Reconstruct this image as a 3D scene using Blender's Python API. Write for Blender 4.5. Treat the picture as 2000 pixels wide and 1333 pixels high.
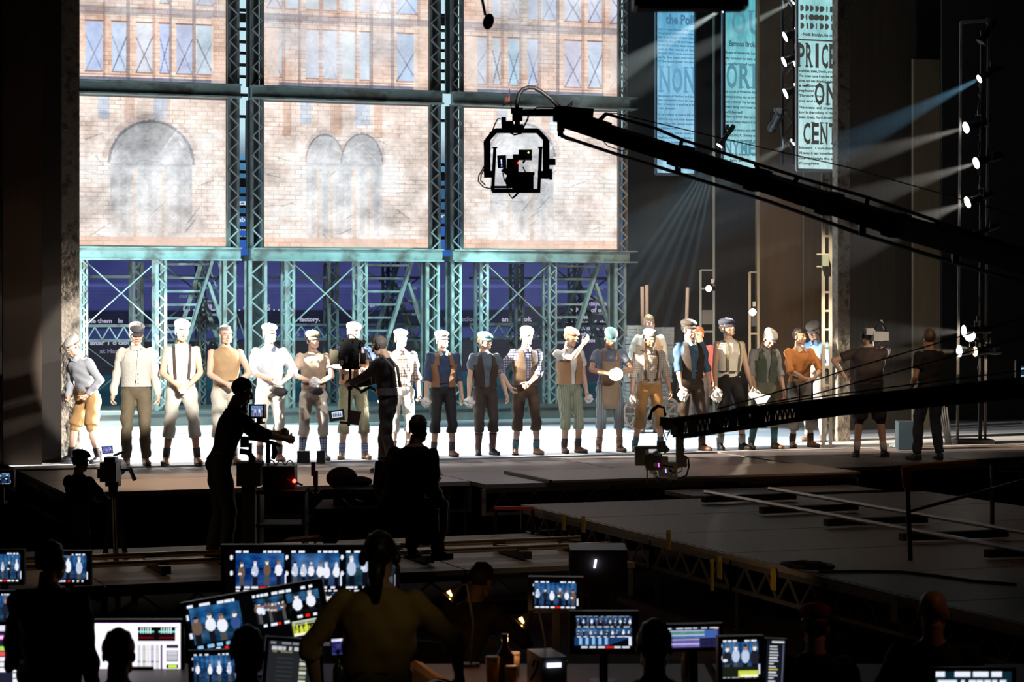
import bpy, bmesh, math, random
import numpy as np
from mathutils import Vector, Matrix

random.seed(7)
rng = np.random.default_rng(7)
scene = bpy.context.scene
COL = scene.collection
for o in list(bpy.data.objects):
    bpy.data.objects.remove(o)

# ------------------------------------------------------------------ frame of reference
# camera at (0, 0, EYE) looking along +Y; the stage is turned by A about z.  z = 0 is the stage floor.
F = 4500.0            # focal length in pixels of the 2000 px wide frame
EYE = 2.15
HOR = 585.0
A = math.atan(F / 12200.0)
CA, SA = math.cos(A), math.sin(A)
RA = Matrix.Rotation(A, 4, 'Z')

def S(u, v, z=0.0):                       # stage coordinates -> world
    return Vector((u * CA - v * SA, u * SA + v * CA, z))
def at(px, py, t):                        # a pixel at distance t
    return Vector(((px - 1000) / F * t, t, EYE + (HOR - py) / F * t))
def onfloor(px, py, z=0.0):
    return at(px, py, F * (EYE - z) / (py - HOR))
def onplane(px, py, v):                   # on the stage-parallel plane v
    return at(px, py, v / (CA - SA * (px - 1000) / F))
def uof(px, v):
    p = onplane(px, 585, v)
    return p.x * CA + p.y * SA
def zof(px, py, v):
    return onplane(px, py, v).z
def uvz(p):
    return (p.x * CA + p.y * SA, -p.x * SA + p.y * CA, p.z)

# ------------------------------------------------------------------ camera
cam = bpy.data.cameras.new('camera')
cam.sensor_width = 36.0
cam.lens = 36.0 * F / 2000.0
cam.shift_y = -(666.5 - HOR) / 2000.0
cam.clip_start = 0.1
cam.clip_end = 300
cam.dof.use_dof = True
cam.dof.focus_distance = 31.0
cam.dof.aperture_fstop = 4.5
camo = bpy.data.objects.new('camera', cam)
camo.location = (0, 0, EYE)
camo.rotation_euler = (math.pi / 2, 0, 0)
COL.objects.link(camo)
scene.camera = camo

# ------------------------------------------------------------------ world, exposure
w = bpy.data.worlds.new('world')
scene.world = w
w.use_nodes = True
bg = w.node_tree.nodes['Background']
bg.inputs[0].default_value = (1.0, 0.55, 0.42, 1)
bg.inputs[1].default_value = 0.0022
scene.view_settings.view_transform = 'Standard'
scene.view_settings.look = 'None'
scene.view_settings.exposure = 0.0
scene.view_settings.gamma = 1.0
scene.view_settings.use_curve_mapping = False
scene.cycles.max_bounces = 5
scene.cycles.diffuse_bounces = 2
scene.cycles.glossy_bounces = 2
scene.cycles.transmission_bounces = 4
scene.cycles.volume_bounces = 0
scene.cycles.sample_clamp_indirect = 4.0

# ------------------------------------------------------------------ the theatre's lights
def spot(name, loc, target, power, col, angle, blend=0.25, r=0.06):
    l = bpy.data.lights.new(name, 'SPOT')
    l.energy = power
    l.color = col
    l.spot_size = math.radians(angle)
    l.spot_blend = blend
    l.shadow_soft_size = r
    o = bpy.data.objects.new(name, l)
    o.location = loc
    d = Vector(target) - Vector(loc)
    o.rotation_euler = d.to_track_quat('-Z', 'Y').to_euler()
    COL.objects.link(o)
    return o
WARM = (1.0, 0.80, 0.58); WHITE = (1.0, 0.95, 0.88); COOL = (0.78, 0.92, 1.0); CYAN = (0.42, 0.90, 1.0); BLUE = (0.35, 0.6, 1.0); AMBER = (1.0, 0.55, 0.24)
# rig above the acting area: steep cool light on the floor between the tower and the line of actors
for i in range(7):
    u = 5.6 + i * 1.45
    spot('top_light', S(u, 33.6, 9.0), S(u, 33.4, 0), 3900, COOL if i < 4 else (0.66, 0.86, 1.0), 44, 0.35, 0.12)
for i in range(5):
    u = 5.6 + i * 1.7
    spot('back_light', S(u, 36.8, 9.2), S(u + 0.1, 31.2, 0.1), 2800, WHITE, 26, 0.3, 0.08)
# front of house light from the balcony, above the heads of the crew
for u, col, pw, an in ((5.6, WHITE, 76000, 4.4), (7.0, WHITE, 64000, 4.4), (8.6, WHITE, 22000, 4.4), (10.3, WHITE, 11000, 4.4), (12.0, WHITE, 12000, 4.4), (13.6, WARM, 13000, 4.4), (15.1, WARM, 13000, 4.2)):
    spot('house_light', S(u + 1.2, 3.0, 9.5), S(u, 30.1, 1.35), pw, col, an, 0.2, 0.08)
# low cross light from the left wing; the right wing's comes from the lanterns of the boom
for k, (z, tz, du) in enumerate(((2.2, 1.55, 2.2), (2.9, 1.5, 5.0), (3.7, 1.5, 8.0), (4.6, 1.4, 10.5))):
    spot('boom_light', S(4.75, 29.8 - 0.05 * k, z), S(4.4 + du, 30.0, tz), (9000, 14000, 15000, 15000)[k], WHITE if k < 2 else WARM, (34, 20, 14, 11)[k], 0.12, 0.04)
# cyan wash on the lower storey of the steel towers
for i in range(4):
    u = 6.0 + 2.9 * i
    spot('tower_wash', S(u - 0.8, 35.6, 4.4), S(u + 0.2, 39.3, 1.3), 700, CYAN, 62, 0.7, 0.2)
spot('tower_cross', S(17.2, 37.4, 3.2), S(9.5, 39.2, 1.6), 2600, (0.55, 0.95, 0.95), 36, 0.6, 0.1)
spot('tower_cross', S(3.6, 36.6, 2.6), S(8.0, 39.2, 1.7), 2200, (0.7, 0.97, 1.0), 44, 0.6, 0.1)
# warm light in the right hand wing
spot('wing_light', S(13.6, 33.0, 5.5), S(17.2, 38.5, 2.0), 620, AMBER, 60, 0.7, 0.15)
spot('wing_light', S(15.4, 31.5, 1.6), S(17.0, 38.0, 1.0), 280, WARM, 70, 0.8, 0.15)
# warm work light on the apron and the runway deck
spot('apron_light', S(3.0, 27.2, 6.0), S(6.3, 26.7, 0), 2600, (1.0, 0.68, 0.44), 34, 0.9, 0.2)
spot('apron_spill_fill', S(9.2, 24.5, 9.5), S(9.4, 28.2, 0), 1300, (0.86, 0.86, 1.0), 50, 0.8, 0.3)  # added cool fill standing in for spill from the bright stage floor
spot('apron_light', S(12.6, 20.0, 8.5), S(12.9, 26.4, 0), 900, (1.0, 0.60, 0.34), 18, 0.9, 0.2)
spot('deck_light', S(9.0, 20.0, 9.0), S(11.2, 20.5, -0.2), 95, (1.0, 0.66, 0.42), 60, 0.8, 0.3)
spot('track_light', S(0.5, 21.0, 2.6), S(4.4, 21.6, -0.4), 70, (1.0, 0.62, 0.32), 40, 0.9, 0.2)
spot('track_light', S(7.6, 19.5, 8.0), S(7.4, 22.0, -0.4), 170, (1.0, 0.80, 0.66), 34, 0.9, 0.2)
# dim warm fill lights added over the production desks, no fixtures
spot('desk_fill', (2.6, 7.0, 4.2), (-0.7, 12.0, 0.7), 62, (1.0, 0.74, 0.40), 9, 0.9, 0.1)
spot('desk_fill', (5.2, 12.2, 3.4), (2.3, 13.2, 0.1), 22, (1.0, 0.40, 0.22), 24, 0.9, 0.1)
spot('desk_fill', (0.3, 13.2, 3.2), (-0.15, 13.7, -0.1), 10, (1.0, 0.55, 0.25), 42, 0.9, 0.05)
spot('truss_fill', (1.35, 17.9, 0.15), S(9.05, 19.3, -0.4), 22, (1.0, 0.72, 0.42), 70, 0.9, 0.1)  # added fill without a fixture, brightens the runway's truss side
spot('side_deck_fill', S(15.0, 23.5, 4.5), S(15.9, 27.8, 0.4), 200, (1.0, 0.68, 0.48), 30, 0.9, 0.2)  # added fill that warms the shoulder camera operator's legs
spot('left_wall_fill', S(4.6, 27.5, 4.0), S(4.2, 30.2, 2.6), 16, (1.0, 0.62, 0.38), 40, 0.9, 0.2)  # unseen lamp added to warm the left flat
spot('barrier_light', S(5.5, 22.5, 2.5), at(1004, 993, 25.2), 25, (1.0, 0.6, 0.4), 9, 0.9, 0.05)

# ------------------------------------------------------------------ mesh helpers
def vec(p): return Vector(p)
def basis(d, up=(0, 0, 1)):
    d = Vector(d).normalized(); up = Vector(up)
    if abs(d.dot(up)) > 0.985: up = Vector((0, 1, 0)) if abs(d.y) < 0.9 else Vector((1, 0, 0))
    x = d.cross(up).normalized(); y = x.cross(d).normalized()
    return x, y, d

class MB:
    def __init__(s): s.v = []; s.f = []; s.m = []
    def add(s, vs, fs, mi=0):
        b = len(s.v); s.v += [tuple(p) for p in vs]
        s.f += [tuple(b + i for i in f) for f in fs]; s.m += [mi] * len(fs); return s
    def box(s, c, d, rot=None, mi=0):
        c = Vector(c); h = [x / 2 for x in d]; vs = []
        for x in (-1, 1):
            for y in (-1, 1):
                for z in (-1, 1):
                    p = Vector((x * h[0], y * h[1], z * h[2]))
                    if rot is not None: p = rot @ p
                    vs.append(c + p)
        return s.add(vs, [(0, 1, 3, 2), (4, 6, 7, 5), (0, 4, 5, 1), (2, 3, 7, 6), (0, 2, 6, 4), (1, 5, 7, 3)], mi)
    def bar(s, a, b, w, h=None, up=(0, 0, 1), mi=0):
        a = Vector(a); b = Vector(b); h = h or w
        x, y, d = basis(b - a, up); vs = []
        for p in (a, b):
            for i, j in ((-1, -1), (1, -1), (1, 1), (-1, 1)):
                vs.append(p + x * (w / 2 * i) + y * (h / 2 * j))
        return s.add(vs, [(3, 2, 1, 0), (4, 5, 6, 7), (0, 1, 5, 4), (1, 2, 6, 5), (2, 3, 7, 6), (3, 0, 4, 7)], mi)
    def tube(s, pts, r, n=8, mi=0):
        pts = [Vector(p) for p in pts]; N = len(pts)
        rr = r if isinstance(r, (list, tuple)) else [r] * N
        rings = []; px = None
        for i, p in enumerate(pts):
            d = (pts[min(i + 1, N - 1)] - pts[max(i - 1, 0)])
            if d.length < 1e-9: d = Vector((0, 0, 1))
            d.normalize()
            if px is None: x, y, _ = basis(d)
            else:
                x = px - d * px.dot(d)
                if x.length < 1e-6: x, y, _ = basis(d)
                x.normalize(); y = x.cross(d)
            px = x
            rings.append([p + (x * math.cos(2 * math.pi * k / n) + y * math.sin(2 * math.pi * k / n)) * rr[i] for k in range(n)])
        vs = [q for R in rings for q in R]; fs = []
        for i in range(N - 1):
            for k in range(n):
                k2 = (k + 1) % n
                fs.append((i * n + k, i * n + k2, (i + 1) * n + k2, (i + 1) * n + k))
        fs.append(tuple(range(n - 1, -1, -1))); fs.append(tuple((N - 1) * n + k for k in range(n)))
        return s.add(vs, fs, mi)
    def cyl(s, a, b, r0, r1=None, n=12, mi=0):
        return s.tube([a, b], [r0, r0 if r1 is None else r1], n, mi)
    def ell(s, c, r, rot=None, n=12, m=8, mi=0):
        c = Vector(c); vs = []; fs = []
        r = (r, r, r) if not hasattr(r, '__len__') else r
        for i in range(1, m):
            t = math.pi * i / m
            for k in range(n):
                p = 2 * math.pi * k / n
                q = Vector((r[0] * math.sin(t) * math.cos(p), r[1] * math.sin(t) * math.sin(p), r[2] * math.cos(t)))
                vs.append(c + (rot @ q if rot is not None else q))
        tp = Vector((0, 0, r[2])); bt = Vector((0, 0, -r[2]))
        if rot is not None: tp = rot @ tp; bt = rot @ bt
        vs += [c + tp, c + bt]; T = len(vs) - 2
        for i in range(m - 2):
            for k in range(n):
                k2 = (k + 1) % n
                fs.append((i * n + k, (i + 1) * n + k, (i + 1) * n + k2, i * n + k2))
        for k in range(n):
            k2 = (k + 1) % n
            fs.append((T, k, k2)); fs.append((T + 1, (m - 2) * n + k2, (m - 2) * n + k))
        return s.add(vs, fs, mi)
    def loft(s, rings, mi=0, caps=True):
        n = len(rings[0]); vs = [q for R in rings for q in R]; fs = []
        for i in range(len(rings) - 1):
            for k in range(n):
                k2 = (k + 1) % n
                fs.append((i * n + k, i * n + k2, (i + 1) * n + k2, (i + 1) * n + k))
        if caps:
            fs.append(tuple(range(n - 1, -1, -1))); fs.append(tuple((len(rings) - 1) * n + k for k in range(n)))
        return s.add(vs, fs, mi)
    def prism(s, poly, h, M=None, mi=0):
        n = len(poly); M = M or Matrix.Identity(4)
        vs = [M @ Vector((x, y, 0)) for x, y in poly] + [M @ Vector((x, y, h)) for x, y in poly]
        return s.add(vs, [tuple(range(n - 1, -1, -1)), tuple(range(n, 2 * n))] + [(k, (k + 1) % n, n + (k + 1) % n, n + k) for k in range(n)], mi)
    def sheet(s, grid, mi=0):
        n = len(grid[0]); vs = [q for R in grid for q in R]
        return s.add(vs, [(i * n + k, i * n + k + 1, (i + 1) * n + k + 1, (i + 1) * n + k) for i in range(len(grid) - 1) for k in range(n - 1)], mi)
    def xf(s, M):
        s.v = [tuple(M @ Vector(p)) for p in s.v]; return s

ROOTM = {}
def thing(name, label, cat, loc=(0, 0, 0), rz=0.0, group=None, M=None):
    o = bpy.data.objects.new(name, None); COL.objects.link(o)
    o.empty_display_size = 0.2
    mw = M if M is not None else Matrix.Translation(Vector(loc)) @ Matrix.Rotation(rz, 4, 'Z')
    o.matrix_world = mw
    ROOTM[o.name] = mw.copy()
    o['label'] = label; o['category'] = cat
    if group: o['group'] = group
    return o
def tag(o, label, cat, group=None):
    o['label'] = label; o['category'] = cat
    if group: o['group'] = group
    return o
def root_of(o):
    while o.parent: o = o.parent
    return o
def mesh_of(name, mb, mats, smooth=False):
    me = bpy.data.meshes.new(name)
    me.from_pydata(mb.v, [], mb.f)
    if not isinstance(mats, (list, tuple)): mats = [mats]
    for m in mats: me.materials.append(m)
    if len(mats) > 1: me.polygons.foreach_set('material_index', mb.m)
    if smooth: me.polygons.foreach_set('use_smooth', [True] * len(me.polygons))
    me.update()
    return me
def link(name, me, parent=None, label=None, kind=None):
    o = bpy.data.objects.new(name, me); COL.objects.link(o)
    if parent: o.parent = parent
    if label: o['label'] = label
    if kind: o['kind'] = kind
    return o
def obj(name, mb, mats, parent=None, world=False, smooth=False, label=None, kind=None):
    if parent and world:
        mb.xf(ROOTM[root_of(parent).name].inverted())
    return link(name, mesh_of(name, mb, mats, smooth), parent, label, kind)
def struct(name, mb, mats, smooth=False):
    return obj(name, mb, mats, kind='structure', smooth=smooth)
def solo(name, mb, mats, label, cat, group=None, smooth=False):
    """a one-mesh thing built in world coordinates: its origin goes to the middle of its base"""
    a = np.array(mb.v); c = Vector((a[:, 0].mean(), a[:, 1].mean(), a[:, 2].min()))
    mb.xf(Matrix.Translation(-c)); o = obj(name, mb, mats, smooth=smooth); o.location = c
    return tag(o, label, cat, group)
def stage_box(u0, u1, v0, v1, z0, z1):
    mb = MB(); mb.box(((u0 + u1) / 2, (v0 + v1) / 2, (z0 + z1) / 2), (u1 - u0, v1 - v0, z1 - z0)); return mb.xf(RA)

# ------------------------------------------------------------------ materials
MATS = {}
def srgb(c):
    return tuple(((x / 12.92) if x <= 0.04045 else ((x + 0.055) / 1.055) ** 2.4) for x in c)
def M(name, col=(0.5, 0.5, 0.5), rough=0.6, metal=0.0, var=0.18, scale=6.0, bump=0.0, emit=None, pattern=None, col2=None, pscale=20.0, stretch=(1, 1, 1), spec=0.4, detail=4):
    if name in MATS: return MATS[name]
    m = bpy.data.materials.new(name); m.use_nodes = True; nt = m.node_tree; N = nt.nodes; L = nt.links
    bs = N['Principled BSDF']
    bs.inputs['Roughness'].default_value = rough; bs.inputs['Metallic'].default_value = metal
    bs.inputs['Specular IOR Level'].default_value = spec
    tc = N.new('ShaderNodeTexCoord'); mp = N.new('ShaderNodeMapping'); mp.inputs['Scale'].default_value = stretch
    L.new(tc.outputs['Object'], mp.inputs['Vector'])
    nz = N.new('ShaderNodeTexNoise'); nz.inputs['Scale'].default_value = scale; nz.inputs['Detail'].default_value = detail
    L.new(mp.outputs[0], nz.inputs['Vector'])
    mx = N.new('ShaderNodeMix'); mx.data_type = 'RGBA'
    lo = tuple(max(0, c * (1 - var)) for c in col); hi = tuple(min(1, c * (1 + var)) for c in col)
    mx.inputs[6].default_value = (*lo, 1); mx.inputs[7].default_value = (*hi, 1)
    L.new(nz.outputs['Fac'], mx.inputs[0]); out = mx.outputs[2]
    if pattern:
        def wave(axis, sc):
            wv = N.new('ShaderNodeTexWave'); wv.wave_type = 'BANDS'; wv.bands_direction = axis
            wv.inputs['Scale'].default_value = sc; wv.inputs['Distortion'].default_value = 0.6; wv.inputs['Detail'].default_value = 1
            L.new(mp.outputs[0], wv.inputs['Vector']); return wv.outputs['Fac']
        def over(fac, src, c):
            k = N.new('ShaderNodeMix'); k.data_type = 'RGBA'; k.inputs[7].default_value = (*c, 1)
            L.new(fac, k.inputs[0]); L.new(src, k.inputs[6]); return k.outputs[2]
        def ramp(src, a, b):
            r = N.new('ShaderNodeMapRange'); r.inputs[1].default_value = a; r.inputs[2].default_value = b
            L.new(src, r.inputs[0]); return r.outputs[0]
        c2 = col2 or tuple(c * 0.4 for c in col)
        if pattern == 'plaid':
            out = over(ramp(wave('X', pscale), 0.7, 0.8), out, c2); out = over(ramp(wave('Z', pscale), 0.7, 0.8), out, c2)
        elif pattern == 'pinstripe': out = over(ramp(wave('X', pscale), 0.75, 0.85), out, c2)
        elif pattern == 'hoops': out = over(ramp(wave('Z', pscale), 0.5, 0.6), out, c2)
        elif pattern == 'rust':
            n2 = N.new('ShaderNodeTexNoise'); n2.inputs['Scale'].default_value = pscale; n2.inputs['Detail'].default_value = 6
            L.new(mp.outputs[0], n2.inputs['Vector']); out = over(ramp(n2.outputs['Fac'], 0.5, 0.68), out, c2)
    L.new(out, bs.inputs['Base Color'])
    if bump:
        bp = N.new('ShaderNodeBump'); bp.inputs['Strength'].default_value = bump; bp.inputs['Distance'].default_value = 0.02
        L.new(nz.outputs['Fac'], bp.inputs['Height']); L.new(bp.outputs[0], bs.inputs['Normal'])
    if emit:
        bs.inputs['Emission Color'].default_value = (*emit[0], 1); bs.inputs['Emission Strength'].default_value = emit[1]
        m.cycles.emission_sampling = 'NONE' if emit[1] < 30 else 'AUTO'
    MATS[name] = m
    return m
def paint_mat(name, strength=1.0, brick=False):
    """a lit screen: its picture is stored per vertex, the bricks of the projected front come from a brick texture"""
    if name in MATS: return MATS[name]
    m = bpy.data.materials.new(name); m.use_nodes = True; nt = m.node_tree; N = nt.nodes; L = nt.links
    N.remove(N['Principled BSDF'])
    at_ = N.new('ShaderNodeAttribute'); at_.attribute_name = 'picture'
    em = N.new('ShaderNodeEmission'); em.inputs[1].default_value = strength
    out = at_.outputs['Color']
    if brick:
        tc = N.new('ShaderNodeTexCoord'); sp = N.new('ShaderNodeSeparateXYZ'); cb = N.new('ShaderNodeCombineXYZ')
        L.new(tc.outputs['Object'], sp.inputs[0]); L.new(sp.outputs[0], cb.inputs[0]); L.new(sp.outputs[2], cb.inputs[1])
        bt = N.new('ShaderNodeTexBrick'); L.new(cb.outputs[0], bt.inputs['Vector'])
        bt.inputs['Scale'].default_value = 1.0
        for k, v in (('Brick Width', 0.2), ('Row Height', 0.075), ('Mortar Size', 0.009), ('Mortar Smooth', 0.4), ('Bias', -0.1)): bt.inputs[k].default_value = v
        bt.inputs['Color1'].default_value = (1, 0.96, 0.92, 1); bt.inputs['Color2'].default_value = (0.74, 0.60, 0.52, 1); bt.inputs['Mortar'].default_value = (0.55, 0.46, 0.43, 1)
        nz = N.new('ShaderNodeTexNoise'); nz.inputs['Scale'].default_value = 2.2; nz.inputs['Detail'].default_value = 8; nz.inputs['Roughness'].default_value = 0.65
        L.new(cb.outputs[0], nz.inputs['Vector'])
        r = N.new('ShaderNodeMapRange'); r.inputs[1].default_value = 0.3; r.inputs[2].default_value = 0.7; L.new(nz.outputs['Fac'], r.inputs[0])
        k = N.new('ShaderNodeMath'); k.operation = 'MULTIPLY'; L.new(at_.outputs['Alpha'], k.inputs[0]); L.new(r.outputs[0], k.inputs[1])
        mx = N.new('ShaderNodeMix'); mx.data_type = 'RGBA'; mx.blend_type = 'MULTIPLY'
        L.new(k.outputs[0], mx.inputs[0]); L.new(out, mx.inputs[6]); L.new(bt.outputs['Color'], mx.inputs[7]); out = mx.outputs[2]
        n2 = N.new('ShaderNodeTexNoise'); n2.inputs['Scale'].default_value = 1.1; n2.inputs['Detail'].default_value = 9; n2.inputs['Roughness'].default_value = 0.7; n2.inputs['Distortion'].default_value = 0.6
        L.new(cb.outputs[0], n2.inputs['Vector'])
        r2 = N.new('ShaderNodeMapRange'); r2.inputs[1].default_value = 0.36; r2.inputs[2].default_value = 0.64; r2.inputs[3].default_value = 0.84; r2.inputs[4].default_value = 1.10; L.new(n2.outputs['Fac'], r2.inputs[0])
        m3 = N.new('ShaderNodeMix'); m3.data_type = 'RGBA'; m3.blend_type = 'MULTIPLY'; m3.inputs[0].default_value = 1
        L.new(out, m3.inputs[6]); L.new(r2.outputs[0], m3.inputs[7]); out = m3.outputs[2]
    L.new(out, em.inputs[0])
    L.new(em.outputs[0], N['Material Output'].inputs[0])
    m.cycles.emission_sampling = 'NONE'
    MATS[name] = m
    return m
def glow(name, col, strength):
    return M(name, (0.02, 0.02, 0.02), 0.4, emit=(col, strength), var=0)

# ------------------------------------------------------------------ painting a lit screen (numpy, sRGB values, row 0 on top)
class Img:
    def __init__(s, W, H, col=(0, 0, 0)):
        s.W, s.H = W, H; s.a = np.zeros((H, W, 4)); s.a[..., :3] = col
        s.X, s.Y = np.meshgrid((np.arange(W) + 0.5) / W, (np.arange(H) + 0.5) / H)
    def put(s, mask, col, al=1.0):
        m = np.clip(mask.astype(float) * al, 0, 1)[..., None]
        s.a[..., :3] = s.a[..., :3] * (1 - m) + np.array(col) * m; return s
    def rect(s, x0, y0, x1, y1, col, al=1.0): return s.put((s.X >= x0) & (s.X < x1) & (s.Y >= y0) & (s.Y < y1), col, al)
    def ell(s, x, y, rx, ry, col, al=1.0): return s.put(((s.X - x) / rx) ** 2 + ((s.Y - y) / ry) ** 2 < 1, col, al)
    def soft(s, x, y, rx, ry, col, al=1.0): return s.put(np.exp(-(((s.X - x) / rx) ** 2 + ((s.Y - y) / ry) ** 2)), col, al)
    def line(s, x0, y0, x1, y1, wd, col, al=1.0):
        asp = s.H / s.W; dx, dy = x1 - x0, (y1 - y0) * asp; L = math.hypot(dx, dy) or 1e-6
        px, py = s.X - x0, (s.Y - y0) * asp; t = np.clip((px * dx + py * dy) / L ** 2, 0, 1)
        return s.put(np.hypot(px - t * dx, py - t * dy) < wd / 2, col, al)
    def noise(s, amp, n=6, seed=0):
        r = np.random.default_rng(seed); f = np.zeros((s.H, s.W))
        for k in range(n):
            c = 2 ** (k + 2); g = r.random((c + 2, c + 2))
            yy = s.Y * c; xx = s.X * c; y0 = yy.astype(int); x0 = xx.astype(int); fy = yy - y0; fx = xx - x0
            fy = fy * fy * (3 - 2 * fy); fx = fx * fx * (3 - 2 * fx)
            f += ((g[y0, x0] * (1 - fx) + g[y0, x0 + 1] * fx) * (1 - fy) + (g[y0 + 1, x0] * (1 - fx) + g[y0 + 1, x0 + 1] * fx) * fy - 0.5) * 0.75 ** k
        return f * amp
    def brick_alpha(s, mask, al): s.a[..., 3] = np.where(mask, al, s.a[..., 3]); return s

def screen(name, bl, br, tl, img, mat, parent, world=False, label=None):
    H, W = img.H, img.W
    bl, br, tl = (np.array(p, float) for p in (bl, br, tl))
    if world and parent:
        Mi = ROOTM[root_of(parent).name].inverted(); bl, br, tl = (np.array(Mi @ Vector(p)) for p in (bl, br, tl))
    fx = (np.linspace(0, 1, W))[None, :, None]; fy = (np.linspace(1, 0, H))[:, None, None]
    P = (bl + (br - bl) * fx + (tl - bl) * fy).reshape(-1, 3)
    i = np.arange(H * W).reshape(H, W)
    q = np.stack([i[1:, :-1], i[1:, 1:], i[:-1, 1:], i[:-1, :-1]], -1).reshape(-1, 4)
    me = bpy.data.meshes.new(name); me.vertices.add(len(P)); me.vertices.foreach_set('co', P.ravel())
    me.loops.add(q.size); me.loops.foreach_set('vertex_index', q.ravel().astype(np.int32))
    me.polygons.add(len(q)); me.polygons.foreach_set('loop_start', (np.arange(len(q)) * 4).astype(np.int32))
    me.update(calc_edges=True)
    at_ = me.attributes.new('picture', 'FLOAT_COLOR', 'POINT')
    c = np.clip(img.a, 0, 1).astype(np.float32).copy(); c[..., :3] = np.where(c[..., :3] <= 0.04045, c[..., :3] / 12.92, ((c[..., :3] + 0.055) / 1.055) ** 2.4)
    at_.data.foreach_set('color', c.reshape(-1))
    me.materials.append(mat)
    return link(name, me, parent, label)

def text_mesh(name, s, size, mat, parent, loc, rot, offset=0.0, align='LEFT', sx=1.0, kind=None, shear=0):
    cu = bpy.data.curves.new(name, 'FONT'); cu.body = s; cu.size = size; cu.offset = offset; cu.align_x = align; cu.resolution_u = 2; cu.shear = shear
    o = bpy.data.objects.new('tmp_text', cu); TMP.collection.objects.link(o)
    TMP.view_layers[0].update(); dg = TMP.view_layers[0].depsgraph
    me = bpy.data.meshes.new_from_object(o.evaluated_get(dg)); me.name = name
    bpy.data.objects.remove(o); bpy.data.curves.remove(cu)
    me.materials.clear(); me.materials.append(mat)
    r = link(name, me, parent, kind=kind)
    r.location = loc; r.rotation_euler = rot; r.scale = (sx, 1, 1)
    return r
TMP = bpy.data.scenes.new('workbench')

# ------------------------------------------------------------------ the shell of the theatre
BLACK = M('black_masonry', (0.012, 0.010, 0.009), 0.9, var=0.5, scale=2)
HOUSE = -0.85
mb = MB(); mb.box((3, 16, HOUSE - 0.1), (40, 48, 0.2)); struct('floor', mb, M('house_carpet', (0.035, 0.012, 0.010), 0.95, var=0.5, scale=30))
struct('stage_floor', stage_box(4.2, 24, 29.48, 44.2, -0.3, 0.0), M('stage_paint', (0.60, 0.62, 0.66), 0.42, var=0.1, scale=1.5, bump=0.03, stretch=(0.4, 3, 1)))
struct('wall_back', stage_box(-2, 30, 44.2, 44.5, -1, 14), BLACK)
struct('wall_left', stage_box(-6, 3.4, 31.6, 31.9, -1, 14), BLACK)
struct('wall_right', stage_box(20.6, 32, 30.9, 31.2, -1, 14), BLACK)
mb = MB(); mb.box((3, 18, 13), (44, 60, 0.2)); struct('ceiling', mb, BLACK)
mb = MB(); mb.box((-14, 16, 6), (0.3, 50, 15)); struct('wall_house_left', mb, BLACK)
mb = MB(); mb.box((20, 12, 6), (0.3, 50, 15)); struct('wall_house_right', mb, BLACK)
# proscenium: rough plaster piers at both sides of the opening, dark flats beyond
PIER = M('pier_plaster', (0.22, 0.19, 0.155), 0.85, var=0.45, scale=22, bump=0.7, pattern='rust', col2=(0.07, 0.06, 0.05), pscale=9)
struct('proscenium_pier_left', stage_box(uof(118, 30.8), uof(154, 30.8), 30.75, 31.6, 0, 10), PIER)
struct('proscenium_pier_right', stage_box(uof(1633, 31.0), uof(1657, 31.0), 30.95, 31.12, 0, 10), PIER)
FLATB = M('dark_brown_flat', (0.055, 0.036, 0.024), 0.75, var=0.3, scale=3, stretch=(6, 6, 0.3))
struct('trim_flat_left', stage_box(uof(4, 30.3), uof(80, 30.3), 30.2, 30.3, -0.9, 9), FLATB)
struct('trim_return_left', stage_box(uof(-60, 30.6), uof(119, 30.6), 30.55, 30.6, -0.9, 9), M('dark_return', (0.02, 0.016, 0.013), 0.85))
def flat(name, px0, px1, v, z1, mat, label, tk=0.06, z0=0.0):
    return solo(name, stage_box(uof(px0, v), uof(px1, v), v, v + tk, z0, z1), mat, label, 'scenery flat')
WINGB = M('wing_brown_paint', (0.16, 0.115, 0.075), 0.7, var=0.22, scale=2.5, stretch=(5, 5, 0.35))
flat('scenery_flat', 1478, 1566, 38.0, 9.5, WINGB, 'tall brown painted flat in the wing behind the man in white cap', z0=0.0)
flat('scenery_flat', 1570, 1618, 36.2, 9.5, M('wing_brown_dark', (0.13, 0.095, 0.06), 0.75, var=0.25, scale=3, stretch=(5, 5, 0.3)), 'narrow brown flat beside the white ladder at the right pier')
flat('scenery_flat', 1655, 1790, 33.5, 10, M('leg_cloth_brown', (0.05, 0.037, 0.026), 0.85, var=0.4, scale=2, stretch=(8, 8, 0.2)), 'dark brown flat behind the two men standing at the right')
flat('scenery_flat', 1784, 1836, 33.2, 6.1, M('pale_plywood', (0.17, 0.135, 0.085), 0.7, var=0.25, scale=3, stretch=(6, 6, 0.3)), 'pale olive plywood flat beside the lamp boom')
flat('masking_leg', 1218, 1500, 42.6, 10, M('masking_velour', (0.05, 0.05, 0.052), 0.9, var=0.25, scale=2, stretch=(9, 9, 0.15)), 'black velour masking leg behind the three newspaper banners', tk=0.05)
flat('masking_leg', 1840, 2010, 35.6, 10, M('masking_black', (0.018, 0.016, 0.016), 0.95, var=0.3, scale=2, stretch=(9, 9, 0.15)), 'black masking leg behind the tall boom of round lamps', tk=0.05)

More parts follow.
